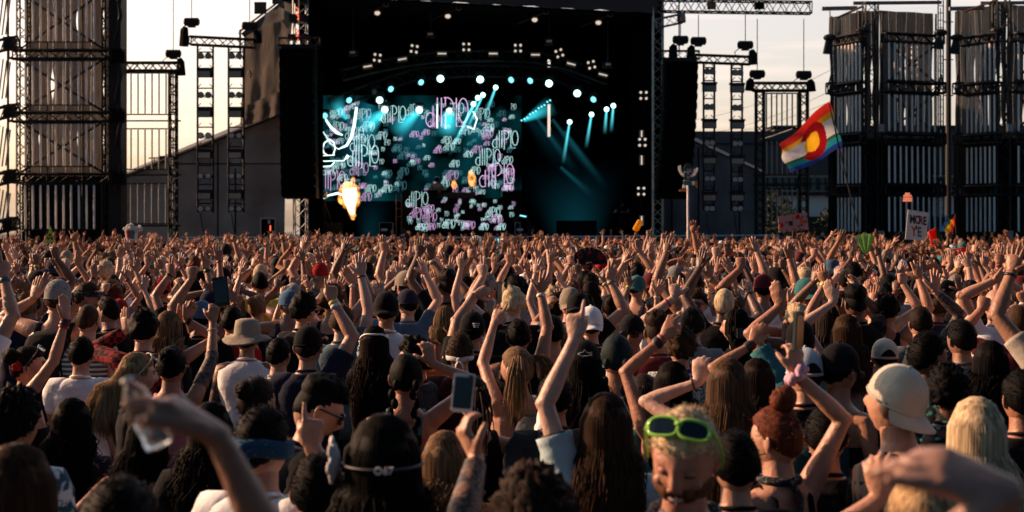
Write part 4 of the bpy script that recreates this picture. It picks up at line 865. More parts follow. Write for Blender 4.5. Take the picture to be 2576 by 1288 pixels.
class Fig:
    """one figure in its own frame: faces +y, feet at z=0, 1.75 m tall"""
    def __init__(s, fem=False, lean=0.0, side=0.0, yawh=0.0, pitch=0.0, roll=0.0, arms=(), build=1.0):
        s.fem, s.b = fem, build * (0.88 if fem else 1.0)
        s.lean, s.side = R(lean), R(side)
        s.hc = s.bend(Vector((0, 0.012, 1.632)))
        s.hr = Matrix.Rotation(R(yawh), 3, 'Z') @ Matrix.Rotation(R(pitch) , 3, 'X') @ Matrix.Rotation(R(roll), 3, 'Y')
        s.hr = Matrix.Rotation(-s.lean, 3, 'X') @ s.hr
        s.arms = []
        for a in arms: s.arms.append(s.solve(a))
    def bend(s, p):
        if p.z < 0.95: return p
        k = min(1.0, (p.z - 0.95) / 0.3); q = Matrix.Rotation(-s.lean * k, 3, 'X') @ Matrix.Rotation(s.side * k, 3, 'Y')
        return Vector((0, 0, 0.95)) + q @ (p - Vector((0, 0, 0.95)))
    def solve(s, a):
        """a: (side, wrist target, pole, hand pose, hand dir or None, thumb dir or None)"""
        side, W, pole, hp, hd, th = a; W, pole = Vector(W), Vector(pole)
        sw = 0.178 * (0.92 if s.fem else 1.0); S = s.bend(Vector((side * sw, -0.008, 1.405)))
        up = max(0.0, min(1.0, (W.z - S.z) / 0.45)); S = S + Vector((-side * 0.022 * up, 0, 0.045 * up))
        E, W = ik(S, W, 0.285, 0.255, pole)
        d = (W - E).normalized() if hd is None else Vector(hd).normalized()
        t = Vector((-side, 0.15, 0)) if th is None else Vector(th)
        return dict(side=side, S=S, E=E, W=W, d=d, t=t, hp=hp)
    def torso(s, mb, infl=0.0, z0=0.8, z1=9, n=16, extra=0.0, wob=0.0, flare=0.0, seed=0.0):
        rows = [r for r in TORSO if z0 - 0.001 <= r[0] <= z1 + 0.001]
        if wob:                                   # finer rings so that folds can show
            fine = []
            for a, b in zip(rows, rows[1:]):
                for k in range(3): fine.append(tuple(a[i] + (b[i] - a[i]) * k / 3 for i in range(4)))
            rows = fine + [rows[-1]]
        vs, fs = [], []
        for (z, rx, ry, oy) in rows:
            w_ = s.b if z < 1.44 else 1.0
            if s.fem and 1.0 < z < 1.15: w_ *= 0.93
            if s.fem and z < 1.0: w_ *= 1.12
            fl = flare * max(0, (1.15 - z)) if flare else 0
            for j in range(n):
                th = 2 * math.pi * j / n; c, sn = math.cos(th), math.sin(th)
                e = 0.82; cx = math.copysign(abs(c) ** e, c); sy = math.copysign(abs(sn) ** e, sn)
                q = infl + fl
                if s.fem and 1.2 < z < 1.33 and sn > 0.2: q += 0.03 * sn * (1 - abs(z - 1.265) / 0.065)
                p = Vector(((rx * w_ + q) * cx, (ry * w_ + q) * sy + oy, z))
                if sn < -0.3 and 1.1 < z < 1.42: p.y += 0.012 * math.exp(-(c / 0.18) ** 2)      # spine hollow
                if wob:
                    nn = noise.noise(Vector((p.x * 7 + seed, p.y * 7, z * 4 + seed))) + 0.6 * noise.noise(Vector((p.x * 16 + seed, p.y * 16, z * 7)))
                    k = 1 + wob * nn / max(0.05, math.hypot(p.x, p.y)); p.x *= k; p.y *= k
                vs.append(s.bend(p))
        k = len(rows)
        for i in range(k - 1):
            for j in range(n): fs.append((i * n + j, i * n + (j + 1) % n, (i + 1) * n + (j + 1) % n, (i + 1) * n + j))
        fs.append(tuple(range(n - 1, -1, -1))); fs.append(tuple((k - 1) * n + j for j in range(n)))
        mb.add(vs, fs)
    def arm(s, mb, a, fat=1.0, nf=6, n=10, hands=True):
        S, E, W, side = a['S'], a['E'], a['W'], a['side']; b = (0.86 if s.fem else 1.0) * (1 + (s.b - 1) * 0.5)
        root = s.bend(Vector((side * 0.10, -0.012, 1.395)))
        pts = [root, root.lerp(S, 0.6), S]; rad = [0.062 * b, 0.066 * b, 0.062 * b]
        for f_, r in ((0.18, 0.059), (0.4, 0.051), (0.65, 0.045), (0.88, 0.041)): pts.append(S.lerp(E, f_)); rad.append(r * b)
        pts.append(E); rad.append(0.042 * b)
        for f_, r in ((0.12, 0.043), (0.3, 0.043), (0.55, 0.036), (0.8, 0.029), (0.95, 0.0265), (1.0, 0.026)): pts.append(E.lerp(W, f_)); rad.append(r * b)
        rad[-3] = (0.031 * b, 0.027 * b); rad[-2] = (0.030 * b, 0.0235 * b); rad[-1] = (0.0295 * b, 0.022 * b)
        mb.tube(pts, rad, n, up=(a['t'] - (E - S).normalized() * a['t'].dot((E - S).normalized())).cross((E - S).normalized()))
        mb.ball(E, 0.041 * b, 8, 6); back = ((E - S).normalized() + (E - W).normalized()); back = back.normalized() if back.length > 0.05 else Vector((0, -1, 0))
        mb.ball(E + back * 0.018 * b, 0.030 * b, 8, 6)
        if hands: hand(mb, W, a['d'], a['t'], a['hp'], 0.92 if s.fem else 1.0, fat, nf, side=-1 if s.palm_flip(a) else 1)
    def palm_flip(s, a):
        # palms look forwards (+y, to the stage) unless that is impossible
        nrm = (a['t'] - a['d'] * a['t'].dot(a['d'])).normalized().cross(a['d'])
        return nrm.y < 0
    def legs(s, mb, infl=0.0, z0=0.06, n=8):
        for sd_ in (-1, 1):
            mb.tube([(sd_ * 0.085, -0.005, 0.90), (sd_ * 0.095, 0, 0.72), (sd_ * 0.10, 0.01, 0.50), (sd_ * 0.105, -0.01, 0.36), (sd_ * 0.11, -0.015, max(z0, 0.1))], [0.092 + infl, 0.08 + infl, 0.056 + infl, 0.054 + infl, 0.038 + infl], n)
            if not infl: mb.tube([(sd_ * 0.11, -0.05, 0.045), (sd_ * 0.115, 0.04, 0.045), (sd_ * 0.125, 0.16, 0.03)], [0.04, 0.045, 0.03], n)
    def head(s, mb, n=20, m=14, face=False):
        """skull with brow, nose, cheeks, lips, chin and ears; materials 0 skin 1 eye 2 iris 3 lips"""
        vs, fs, mi = [], [], []; g = lambda x, c, w_: math.exp(-((x - c) / w_) ** 2)
        for i in range(m + 1):
            ph = math.pi * i / m
            for j in range(n):
                th = 2 * math.pi * j / n; x, y, z = math.sin(ph) * math.cos(th), math.sin(ph) * math.sin(th), math.cos(ph)
                X, Y, Z = x * 0.077, y * 0.098, z * 0.120
                if z < 0: X *= 1 - 0.20 * z * z - 0.12 * max(0, -z - 0.3); Y *= (1 - 0.30 * z * z) if y < 0 else (1 - 0.06 * z * z)
                if y > 0.3:
                    fr = min(1, (y - 0.3) / 0.4)
                    Y += fr * (0.026 * g(x, 0, 0.17) * g(z, -0.22, 0.17) + 0.012 * g(x, 0, 0.12) * g(z, 0.0, 0.2) + 0.005 * g(z, 0.22, 0.1) - 0.011 * g(abs(x), 0.38, 0.16) * g(z, 0.06, 0.12)
                               + 0.008 * g(x, 0, 0.3) * g(z, -0.55, 0.10) + 0.012 * g(x, 0, 0.35) * g(z, -0.88, 0.15) + 0.004 * g(abs(x), 0.5, 0.2) * g(z, -0.2, 0.2) - 0.004 * g(z, -0.7, 0.07))
                vs.append(s.hc + s.hr @ Vector((X, Y, Z)))
        for i in range(m):
            for j in range(n):
                fs.append((i * n + j, (i + 1) * n + j, (i + 1) * n + (j + 1) % n, i * n + (j + 1) % n))
                ph, th = math.pi * (i + .5) / m, 2 * math.pi * (j + .5) / n; x, y, z = math.sin(ph) * math.cos(th), math.sin(ph) * math.sin(th), math.cos(ph)
                mi.append(3 if (face and face != 'smile' and y > 0 and abs(z + 0.56) < 0.075 and abs(x) < 0.27) else 0)
        o = len(mb.f); mb.add(vs, fs); mb.m[o:] = mi
        for sd_ in (-1, 1):
            er = s.hr @ Matrix.Rotation(R(sd_ * 20), 3, 'Z'); ec = s.hc + s.hr @ Vector((sd_ * 0.077, -0.008, -0.006))
            mb.ball(ec, (0.009, 0.020, 0.032), 8, 6, er @ Matrix.Rotation(R(-10), 3, 'X'))
            mb.ball(ec + s.hr @ Vector((sd_ * 0.006, -0.006, 0.004)), (0.007, 0.017, 0.027), 8, 6, er)
            if face == 'smile':                       # eyes creased almost shut, looking down, broad grin
                mb.ball(s.hc + s.hr @ Vector((sd_ * 0.031, 0.079, 0.008)), (0.017, 0.012, 0.010), 10, 7, s.hr); mb.cur = 2
                mb.tube([s.hc + s.hr @ Vector((sd_ * a, b_, c)) for a, b_, c in ((0.017, 0.089, 0.001), (0.031, 0.0915, 0.003), (0.047, 0.082, 0.001))], [0.0012, 0.0028, 0.001], 5)
                mb.cur = 3; mb.tube([s.hc + s.hr @ Vector((sd_ * a, b_, c)) for a, b_, c in ((0, 0.0985, -0.056), (0.013, 0.0965, -0.0555), (0.026, 0.088, -0.051))], [0.004, 0.0035, 0.0012], 6)
                mb.tube([s.hc + s.hr @ Vector((sd_ * a, b_, c)) for a, b_, c in ((0, 0.098, -0.074), (0.013, 0.096, -0.071), (0.026, 0.088, -0.053))], [0.0045, 0.004, 0.0012], 6); mb.cur = 0
                mb.ball(s.hc + s.hr @ Vector((sd_ * 0.042, 0.072, -0.026)), (0.020, 0.014, 0.015), 10, 7, s.hr)
                mb.ball(s.hc + s.hr @ Vector((sd_ * 0.012, 0.103, -0.034)), (0.008, 0.008, 0.007), 8, 6, s.hr)
            elif face:
                mb.cur = 1; mb.ball(s.hc + s.hr @ Vector((sd_ * 0.031, 0.080, 0.006)), (0.0135, 0.011, 0.0062), 8, 6, s.hr)
                mb.cur = 2; mb.ball(s.hc + s.hr @ Vector((sd_ * 0.031, 0.0895, 0.006)), (0.0055, 0.004, 0.0058), 8, 6, s.hr)
                mb.tube([s.hc + s.hr @ Vector((sd_ * a, b_, c)) for a, b_, c in ((0.016, 0.097, 0.022), (0.032, 0.095, 0.029), (0.050, 0.083, 0.022))], [0.003, 0.0045, 0.002], 5)
                mb.tube([s.hc + s.hr @ Vector((sd_ * a, b_, c)) for a, b_, c in ((0.018, 0.092, 0.012), (0.031, 0.093, 0.0145), (0.046, 0.083, 0.010))], [0.0015, 0.002, 0.001], 4)
                mb.cur = 0
    def body(s, hero=0, face=False):
        """hero: voxel size for one welded skin, 0 for the light version"""
        mb = MB(); s.torso(mb); s.legs(mb)
        fat = 1.15 if hero else 1.2
        for a in s.arms: s.arm(mb, a, fat, 7 if hero else 5, 12 if hero else 9)
        if hero:
            me = bpy.data.meshes.new('w'); me.from_pydata(mb.v, [], mb.f); o = bpy.data.objects.new('w', me); COL.objects.link(o)
            rm = o.modifiers.new('r', 'REMESH'); rm.mode = 'VOXEL'; rm.voxel_size = hero; rm.use_smooth_shade = True
            sm = o.modifiers.new('s', 'SMOOTH'); sm.factor = 0.5; sm.iterations = 3
            dg = bpy.context.evaluated_depsgraph_get(); e = o.evaluated_get(dg); me2 = bpy.data.meshes.new_from_object(e)
            mb = MB(); n_ = len(me2.vertices); co = [0.0] * (3 * n_); me2.vertices.foreach_get('co', co)
            mb.v = [tuple(co[3 * i:3 * i + 3]) for i in range(n_)]; mb.f = [tuple(p.vertices) for p in me2.polygons]; mb.m = [0] * len(mb.f)
            bpy.data.objects.remove(o); bpy.data.meshes.remove(me); bpy.data.meshes.remove(me2)
        s.head(mb, 44 if face else 26 if hero else 16, 34 if face else 18 if hero else 12, face)
        return mb
    # ---- clothes
    def shirt(s, kind='tee', seed=0.0, fine=True):
        mb = MB(); n = 40 if fine else 14; w_ = 0.018 if fine else 0.0
        if kind == 'halter':
            s.torso(mb, 0.006, 1.18, 1.30, n); 
            for sd_ in (-1, 1): mb.tube([s.bend(Vector((sd_ * 0.09, 0.115, 1.28))), s.bend(Vector((sd_ * 0.085, 0.07, 1.42))), s.bend(Vector((sd_ * 0.035, -0.03, 1.50))), s.bend(Vector((0, -0.072, 1.49)))], 0.008, 5)
            s.torso(mb, 0.012, 0.8, 1.09, n); return mb
        if kind == 'tank':
            s.torso(mb, 0.012, 0.8, 1.37, n, wob=w_, flare=0.06, seed=seed)
            for sd_ in (-1, 1):
                pts = [Vector((sd_ * 0.10, 0.105, 1.34)), Vector((sd_ * 0.098, 0.085, 1.41)), Vector((sd_ * 0.092, 0.02, 1.468)), Vector((sd_ * 0.088, -0.05, 1.462)), Vector((sd_ * 0.088, -0.10, 1.41)), Vector((sd_ * 0.095, -0.122, 1.34))]
                mb.tube([s.bend(p) for p in pts], [(0.034, 0.009), (0.032, 0.009), (0.03, 0.009), (0.03, 0.009), (0.034, 0.009), (0.04, 0.009)], 8)
            return mb
        if kind == 'strap':
            s.torso(mb, 0.008, 0.8, 1.31, n, wob=w_ * 0.5, seed=seed)
            for sd_ in (-1, 1):
                pts = [Vector((sd_ * 0.10, 0.118, 1.29)), Vector((sd_ * 0.095, 0.085, 1.42)), Vector((sd_ * 0.09, 0.0, 1.475)), Vector((sd_ * 0.08, -0.09, 1.43)), Vector((sd_ * 0.075, -0.127, 1.29))]
                mb.tube([s.bend(p) for p in pts], [(0.012, 0.005)] * 5, 6)
            return mb
        s.torso(mb, 0.016, 0.8, 1.475, n, wob=w_, flare=0.05, seed=seed)
        mb.tube([s.bend(Vector((0.066 * math.cos(t_) , -0.012 + 0.066 * math.sin(t_), 1.485 + 0.012 * -math.sin(t_)))) for t_ in [2 * math.pi * k / 16 for k in range(17)]], 0.009, 5)
        for a in (s.arms if kind != 'vest' else ()):
            S, E, sd_ = a['S'], a['E'], a['side']; root = s.bend(Vector((sd_ * 0.09, -0.012, 1.39)))
            q0 = 1.0 if fine else 0.88; pts = [root, root.lerp(S, 0.6), S]; rad = [0.086 * q0, 0.086 * q0, 0.080 * q0]; k = (0.60 if fine else 0.5) if kind == 'tee' else 1.0
            N = 7
            for q in range(1, N + 1):
                f_ = k * q / N; wr = 0.004 * math.sin(q * 2.4 + seed) if fine else 0
                pts.append(S.lerp(E, f_)); rad.append(((0.076 - 0.010 * f_) * q0 + wr) * (0.92 if s.fem else 1.0))
            if kind == 'long':
                for f_ in (0.15, 0.4, 0.65, 0.9): pts.append(E.lerp(a['W'], f_)); rad.append(0.062 - 0.018 * f_)
            mb.tube(pts, rad, 14 if fine else 9)
        return mb
    def trousers(s):
        mb = MB(); s.torso(mb, 0.014, 0.8, 0.98, 14); s.legs(mb, 0.014, 0.1, 8); return mb
    # ---- hair and hats, in the head's frame
    def hp(s, p): return s.hc + s.hr @ Vector(p)
    def shell(s, mb, thick, fn, n=28, m=20, rough=0.0, seed=0.0, fr=14.0, lim=0.0):
        vs, fs = [], []
        for i in range(m + 1):
            ph = math.pi * i / m
            for j in range(n):
                th = 2 * math.pi * j / n; d = Vector((math.sin(ph) * math.cos(th), math.sin(ph) * math.sin(th), math.cos(ph)))
                k = max(0.0, min(1.0, fn(d))); k = k * k * (3 - 2 * k)
                o = -0.012 * (1 - k) + thick * k + (rough * k * noise.noise(d * fr * 0.3 + Vector((seed, seed, 0))) + rough * 0.6 * k * noise.noise(d * fr + Vector((seed, 0, seed))) if rough else 0)
                zz_ = d.z * 0.120; yy = d.y * 0.098 * ((1 - 0.30 * d.z * d.z) if (d.z < 0 and d.y < 0) else 1)
                vs.append(s.hp(Vector((d.x * 0.077, yy, zz_)) + d * o))
        for i in range(m):
            for j in range(n): fs.append((i * n + j, (i + 1) * n + j, (i + 1) * n + (j + 1) % n, i * n + (j + 1) % n))
        mb.add(vs, fs)
    @staticmethod
    def hairline(d):
        """>0.5 where hair grows"""
        front = 0.45 if d.y > 0.5 else (0.45 - (0.5 - d.y) * 0.9 if d.y > 0 else (0.0 - (-d.y) * 0.55))
        return 0.5 + (d.z - front) * 5
    def tufts(s, mb, N, ln, r, seed, zmin=-0.1, up=0.3):
        rr = random.Random(seed); k = 0
        while k < N:
            d = Vector((rr.gauss(0, 1), rr.gauss(0, 1), rr.gauss(0, 1))).normalized()
            if d.z < zmin or s.hairline(d) < 0.5: continue
            k += 1; b = Vector((d.x * 0.080, d.y * 0.10, d.z * 0.123)); t = (d * (0.5 + up) + Vector((rr.gauss(0, .5), rr.gauss(0, .5) - 0.3, rr.gauss(0, .4) + up))).normalized()
            l_ = ln * rr.uniform(0.5, 1.2); e = t.orthogonal().normalized()
            mb.tube([s.hp(b), s.hp(b + t * l_ * 0.6 + d * 0.004), s.hp(b + t * l_ + e * rr.uniform(-.3, .3) * l_)], [r, r * 0.8, r * 0.15], 3, cap=False)
    def hair(s, kind, seed=0, fine=True):
        mb = MB(); fn = s.hairline
        if kind in ('short', 'quiff'):
            s.shell(mb, 0.012 if kind == 'short' else 0.02, fn, rough=0.007, seed=seed); s.tufts(mb, 900 if fine else 70, 0.02 if kind == 'short' else 0.045, 0.0016 if fine else 0.005, seed, up=0.5 if kind == 'quiff' else 0.1)
        elif kind == 'buzz': s.shell(mb, 0.0035, fn)
        elif kind == 'fade':
            s.shell(mb, 0.003, fn); s.shell(mb, 0.035, lambda d: 0.5 + (d.z - 0.50 - 0.1 * d.y) * 1.8, rough=0.02, seed=seed, fr=20); s.tufts(mb, 900 if fine else 80, 0.028, 0.0018 if fine else 0.005, seed, 0.5, 0.5)
        elif kind == 'bald': s.shell(mb, 0.0015, lambda d: fn(d) if d.z < 0.35 else 0)
        elif kind == 'curly':
            s.shell(mb, 0.028, fn, 44 if fine else 26, 30 if fine else 18, rough=0.03, seed=seed, fr=30); s.tufts(mb, 1100 if fine else 70, 0.026, 0.0022 if fine else 0.006, seed, -0.3, 0.25)
        elif kind in ('long', 'longer', 'bob', 'blown'):
            L = {'long': 0.36, 'longer': 0.52, 'bob': 0.20, 'blown': 0.30}[kind]
            s.shell(mb, 0.014, fn, rough=0.005, seed=seed); s.fall(mb, L, 900 if fine else 70, 0.0023 if fine else 0.009, seed, blow=0.8 if kind == 'blown' else 0.0)
        elif kind in ('bun', 'topknot'):
            s.shell(mb, 0.012, fn, rough=0.006, seed=seed); c = Vector((0, -0.095, 0.075)) if kind == 'bun' else Vector((0, -0.03, 0.155))
            rr = random.Random(seed)
            for k in range(3): mb.ball(s.hp(c + Vector((rr.uniform(-.012, .012), rr.uniform(-.01, .01), rr.uniform(-.01, .01)))), (0.047, 0.042, 0.045), 12, 8)
            for k in range(26 if fine else 8):
                a0 = rr.uniform(0, 6.28); ax = Vector((rr.gauss(0, 1), rr.gauss(0, 1), rr.gauss(0, 1))).normalized(); e = ax.orthogonal().normalized(); e2 = ax.cross(e)
                mb.tube([s.hp(c + (e * math.cos(a0 + q) + e2 * math.sin(a0 + q)) * 0.047) for q in (0, .5, 1, 1.5, 2)], 0.005, 4)
            s.tufts(mb, 120 if fine else 20, 0.03, 0.002, seed + 1, -0.4, 0.1)
        elif kind in ('pony', 'pigtails', 'braids'):
            s.shell(mb, 0.011, fn, rough=0.005, seed=seed); rr = random.Random(seed)
            roots = [Vector((0, -0.105, 0.06))] if kind == 'pony' else [Vector((-0.07, -0.06, 0.06)), Vector((0.07, -0.06, 0.06))] if kind == 'pigtails' else [Vector((-0.05, -0.08, -0.02)), Vector((0.05, -0.08, -0.02))]
            for c in roots:
                if kind == 'braids':
                    pts = [c + Vector((c.x * 0.5 * q / 9, -0.05 - 0.01 * q, -0.045 * q)) for q in range(11)]
                    for q in range(10):
                        p = pts[q]; mb.ball(s.hp(p + Vector((0.009 * (-1) ** q, 0, 0))), (0.019, 0.019, 0.03), 8, 6)
                    continue
                mb.ball(s.hp(c), 0.024, 8, 6)
                for k in range(70 if fine else 16):
                    o = Vector((rr.gauss(0, .013), rr.gauss(0, .013), rr.gauss(0, .010))); out = c.x * 0.9; sp = 0.6 + rr.random()
                    pts = [c + o * 0.4, c + o + Vector((out * .4, -0.045, 0.012)), c + o * 1.8 + Vector((out, -0.075, -0.06)), c + o * 2.4 + Vector((out * 1.1, -0.075, -0.17)), c + o * 2.2 * sp + Vector((out * 1.1, -0.065, -0.30 * (0.8 + 0.3 * rr.random())))]
                    r = 0.005 if fine else 0.010; mb.tube([s.hp(p) for p in pts], [r * .7, r, r, r * .8, r * .15], 4, cap=False)
        elif kind == 'fringe_under':      # what shows below a cap
            s.shell(mb, 0.006, lambda d: fn(d) if d.z < 0.3 else 0)
        return mb
    def fall(s, mb, L, N, r, seed, blow=0.0):
        rr = random.Random(seed); up = Vector((0, 0, 1))
        # backing curtain, so that no skin shows between the strands
        q = s.hr.transposed() @ up
        def sec(z, rx, ry, oy): 
            return [(rx * math.cos(t_), oy + ry * math.sin(t_), z) for t_ in [R(-200 + 220 * k / 12) for k in range(13)]]
        if not blow:
            rows = [sec(0.02, 0.084, 0.100, 0), sec(-0.07, 0.088, 0.100, -0.005), sec(-0.15, 0.100, 0.085, -0.03), sec(-L * 0.6 - 0.05, 0.112, 0.06, -0.085), sec(-L * 0.80, 0.085, 0.040, -0.098)]
            rows = [[s.world_down(p) for p in row] for row in rows]; vs = [p for row in rows for p in row]
            mb.add(vs, [(i * 13 + j, i * 13 + j + 1, (i + 1) * 13 + j + 1, (i + 1) * 13 + j) for i in range(4) for j in range(12)])
        for k in range(N):
            a = R(rr.uniform(-205, 25)); ca, sa = math.cos(a), math.sin(a); o = rr.uniform(0.002, 0.012); ph = rr.uniform(0, 6.28); wv = rr.uniform(0.002, 0.012) * (3.5 if rr.random() < 0.08 else 1)
            top = Vector((ca * 0.020, sa * 0.035 - 0.005, 0.127 + o * 0.4)); le = L * rr.choice([rr.uniform(0.55, 0.9), rr.uniform(0.85, 1.08)]) * (0.8 if sa > 0.1 else 1)
            pts = [s.hp(top), s.hp((ca * 0.058, sa * 0.075, 0.098 + o * 0.8)), s.hp((ca * (0.081 + o), sa * (0.101 + o), 0.03)), s.hp((ca * (0.085 + o), sa * (0.10 + o), -0.05))]
            if blow:
                e = s.hp((ca * 0.08, sa * 0.1, -0.03)); side = s.hr @ Vector((-0.55, -0.75, 0.0)); f0 = rr.uniform(0.3, 1.0)
                pts = pts[:3] + [e + side * 0.06 * f0 + Vector((0, 0, 0.01)), e + side * 0.16 * f0 + Vector((0, 0, -0.02 - .05 * rr.random())), e + side * 0.22 * f0 + Vector((0, 0, -0.12 - 0.1 * rr.random())), e + side * 0.24 * f0 + Vector((0, 0, -0.24 - 0.1 * rr.random()))]
            else:
                for q_, f_ in enumerate((0.35, 0.6, 0.8, 1.0)):
                    w_ = 1.0 + 0.30 * math.sin(f_ * 2.2); sq = 1 - 0.45 * f_
                    pts.append(s.world_down((ca * (0.088 + o) * w_ + wv * math.sin(ph + q_ * 1.7), sa * (0.10 + o) * sq - 0.098 * min(1.0, f_ * le / 0.24) + wv * math.cos(ph + q_ * 1.3), -le * f_)))
            n_ = len(pts); mb.tube(pts, [r * 0.8] + [r] * (n_ - 2) + [r * 0.15], 4, cap=False)
    def world_down(s, p):
        """a point that hangs straight down (or up) from the head's frame whatever the head's tilt"""
        x, y, z = p; yaw = math.atan2(s.hr[1][0], s.hr[0][0]); b = Matrix.Rotation(yaw, 3, 'Z') @ Vector((x, y, 0))
        t = max(0.0, min(1.0, (0.02 - z) / 0.2)); base = s.hr @ Vector((x, y, min(z, 0.02) if z > 0 else z)); dn = b + Vector((0, 0, z))
        return s.hc + base.lerp(dn, t)
    def cap(s, back=False, tilt=0.0, flat=False):
        mb = MB(); vs, fs = [], []; n, m = 26, 9; cr = Matrix.Rotation(R(180 if back else 0), 3, 'Z') @ Matrix.Rotation(R(tilt), 3, 'X')
        for i in range(m + 1):
            ph = math.pi * 0.53 * i / m
            for j in range(n):
                th = 2 * math.pi * j / n; d = Vector((math.sin(ph) * math.cos(th), math.sin(ph) * math.sin(th), math.cos(ph)))
                seam = 1 - 0.012 * (abs(math.cos(3 * th)) < 0.12)
                vs.append(s.hp(cr @ Vector((d.x * 0.090 * seam, d.y * 0.110 * seam, 0.018 + (d.z ** 0.8 if d.z > 0 else d.z) * (0.125 if not flat else 0.115)))))
        for i in range(m):
            for j in range(n): fs.append((i * n + j, (i + 1) * n + j, (i + 1) * n + (j + 1) % n, i * n + (j + 1) % n))
        mb.add(vs, fs); mb.ball(s.hp(cr @ Vector((0, 0, 0.145))), 0.008, 6, 5)
        # rim band, then the peak as a curved plate
        mb.tube([s.hp(cr @ Vector((0.0905 * math.cos(t_), 0.1105 * math.sin(t_), 0.012))) for t_ in [2 * math.pi * k / 24 for k in range(25)]], 0.004, 5)
        vs, fs = [], []; K, J = 12, 5
        for lay in (0, 1):
            for j in range(J + 1):
                for k in range(K + 1):
                    a = R(18 + 144 * k / K); g = j / J; x0_, y0_ = 0.090 * math.cos(a), 0.108 * math.sin(a); ext = 0.072 * math.sin((a - R(10)) / R(160) * math.pi) ** 0.7
                    x, y = x0_ * (1 - 0.05 * g), y0_ + ext * g; z = 0.012 - 0.022 * g - 0.10 * (x / 0.09) ** 2 * 0.22 * (0.3 + g) - 0.005 * lay
                    vs.append(s.hp(cr @ Vector((x, y, z))))
        W = K + 1; o2 = (J + 1) * W
        for lay in (0, 1):
            for j in range(J):
                for k in range(K):
                    q = lay * o2 + j * W + k; fs.append((q, q + 1, q + W + 1, q + W))
        for k in range(K): fs.append((J * W + k, J * W + k + 1, o2 + J * W + k + 1, o2 + J * W + k))
        mb.add(vs, fs); return mb
    def cap_hole(s):
        """strap opening at the back of a forward-worn cap"""
        mb = MB(); pts = []
        for k in range(11):
            a = R(-125 + 70 * k / 10) ; g = math.sin(math.pi * k / 10); pts.append((a, 0.012, 0.03 + 0.045 * g))
        vs = []
        for a, z0_, z1_ in pts: vs += [s.hp((0.0925 * math.cos(a), 0.1125 * math.sin(a), z0_ + 0.012)), s.hp((0.0925 * math.cos(a) * 0.99, 0.1125 * math.sin(a) * 0.985, z1_))]
        mb.add(vs, [(2 * k, 2 * k + 2, 2 * k + 3, 2 * k + 1) for k in range(10)]); return mb
    def bucket(s):
        mb = MB(); n = 36; prof = [(0.0, 0.155), (0.05, 0.153), (0.085, 0.14), (0.093, 0.10), (0.099, 0.045), (0.104, 0.032), (0.135, 0.020), (0.172, -0.002), (0.185, -0.014), (0.170, -0.008), (0.10, 0.022)]
        vs = [s.hp((r * math.cos(t_) * (1 + 0.02 * math.sin(3 * t_)), r * 1.08 * math.sin(t_), z + (0.018 * math.cos(2 * t_ + 0.5) * (r > 0.12)))) for r, z in prof for t_ in [2 * math.pi * j / n for j in range(n)]]
        mb.add(vs, [(i * n + j, (i + 1) * n + j, (i + 1) * n + (j + 1) % n, i * n + (j + 1) % n) for i in range(len(prof) - 1) for j in range(n)]); return mb
    def band(s, z=0.035, h=0.022, off=0.012, knot=True, tiltx=0.0):
        mb = MB(); pr = Matrix.Rotation(R(tiltx), 3, 'X')
        mb.tube([s.hp(pr @ Vector(((0.077 + off) * math.cos(t_), (0.098 + off) * math.sin(t_), z + 0.003 * math.sin(5 * t_)))) for t_ in [2 * math.pi * k / 26 for k in range(27)]], [(h, 0.005)] * 27, 8, cap=False, up=s.hr @ Vector((1, 0, 0)))
        if knot:
            c = pr @ Vector((0, -0.098 - off - 0.006, z)); mb.ball(s.hp(c), (0.02, 0.014, 0.016), 8, 6)
            for sd_ in (-1, 1): mb.tube([s.hp(c), s.hp(c + Vector((sd_ * 0.02, -0.012, -0.03))), s.hp(c + Vector((sd_ * 0.026, -0.006, -0.07)))], [(0.008, 0.004), (0.016, 0.004), (0.008, 0.003)], 6)
        return mb
    def shades(s, up=0.0, size=1.0):
        """frame and lenses; up raises them onto the hair"""
        fr, ln = MB(), MB(); T = lambda p: s.hp(p)
        if up:
            q = Matrix.Rotation(R(up), 3, 'X'); T = lambda p: s.hp(q @ (Vector(p) * 1.12) + Vector((0, 0.008, 0.022)))
        for sd_ in (-1, 1):
            c = Vector((sd_ * 0.034, 0.104, 0.004)); oval = [(0.030 * size * math.copysign(abs(math.cos(t_)) ** 0.7, math.cos(t_)), 0.021 * size * math.copysign(abs(math.sin(t_)) ** 0.7, math.sin(t_))) for t_ in [2 * math.pi * k / 18 for k in range(19)]]
            wrap = lambda x, z: c + Vector((x, -0.010 * ((c.x + x) / 0.06) ** 2, z - 0.12 * sd_ * x * 0))
            fr.tube([T(wrap(x, z)) for x, z in oval], 0.0042 * size, 6)
            vs = [T(wrap(x * 0.97, z * 0.97)) for x, z in oval[:-1]]; ln.add(vs, [tuple(range(len(vs)))])
            fr.tube([T(c + Vector((sd_ * 0.030 * size, -0.012, 0.012))), T(Vector((sd_ * 0.080, 0.06, 0.010))), T(Vector((sd_ * 0.088, -0.01, 0.010))), T(Vector((sd_ * 0.084, -0.035, -0.012)))], [0.005 * size, 0.0045 * size, 0.004, 0.003], 5)
        fr.tube([T((-0.008, 0.106, 0.010)), T((0, 0.109, 0.013)), T((0.008, 0.106, 0.010))], 0.0042, 5)
        return fr, ln
    def wristband(s, a, f_=0.9, w_=0.012, r=0.003):
        E, W = a['E'], a['W']; c = E.lerp(W, f_); t = (W - E).normalized(); b = 0.86 if s.fem else 1.0
        rad = (0.0445 + (0.026 - 0.043) * max(0, (f_ - 0.3) / 0.7)) * b + 0.002; mb = MB()
        u_ = t.orthogonal().normalized(); v_ = t.cross(u_)
        mb.tube([c - t * w_, c - t * w_ * 0.6, c + t * w_ * 0.6, c + t * w_], [rad, rad + r, rad + r * 0.9, rad - 0.001], 14, cap=False); return mb

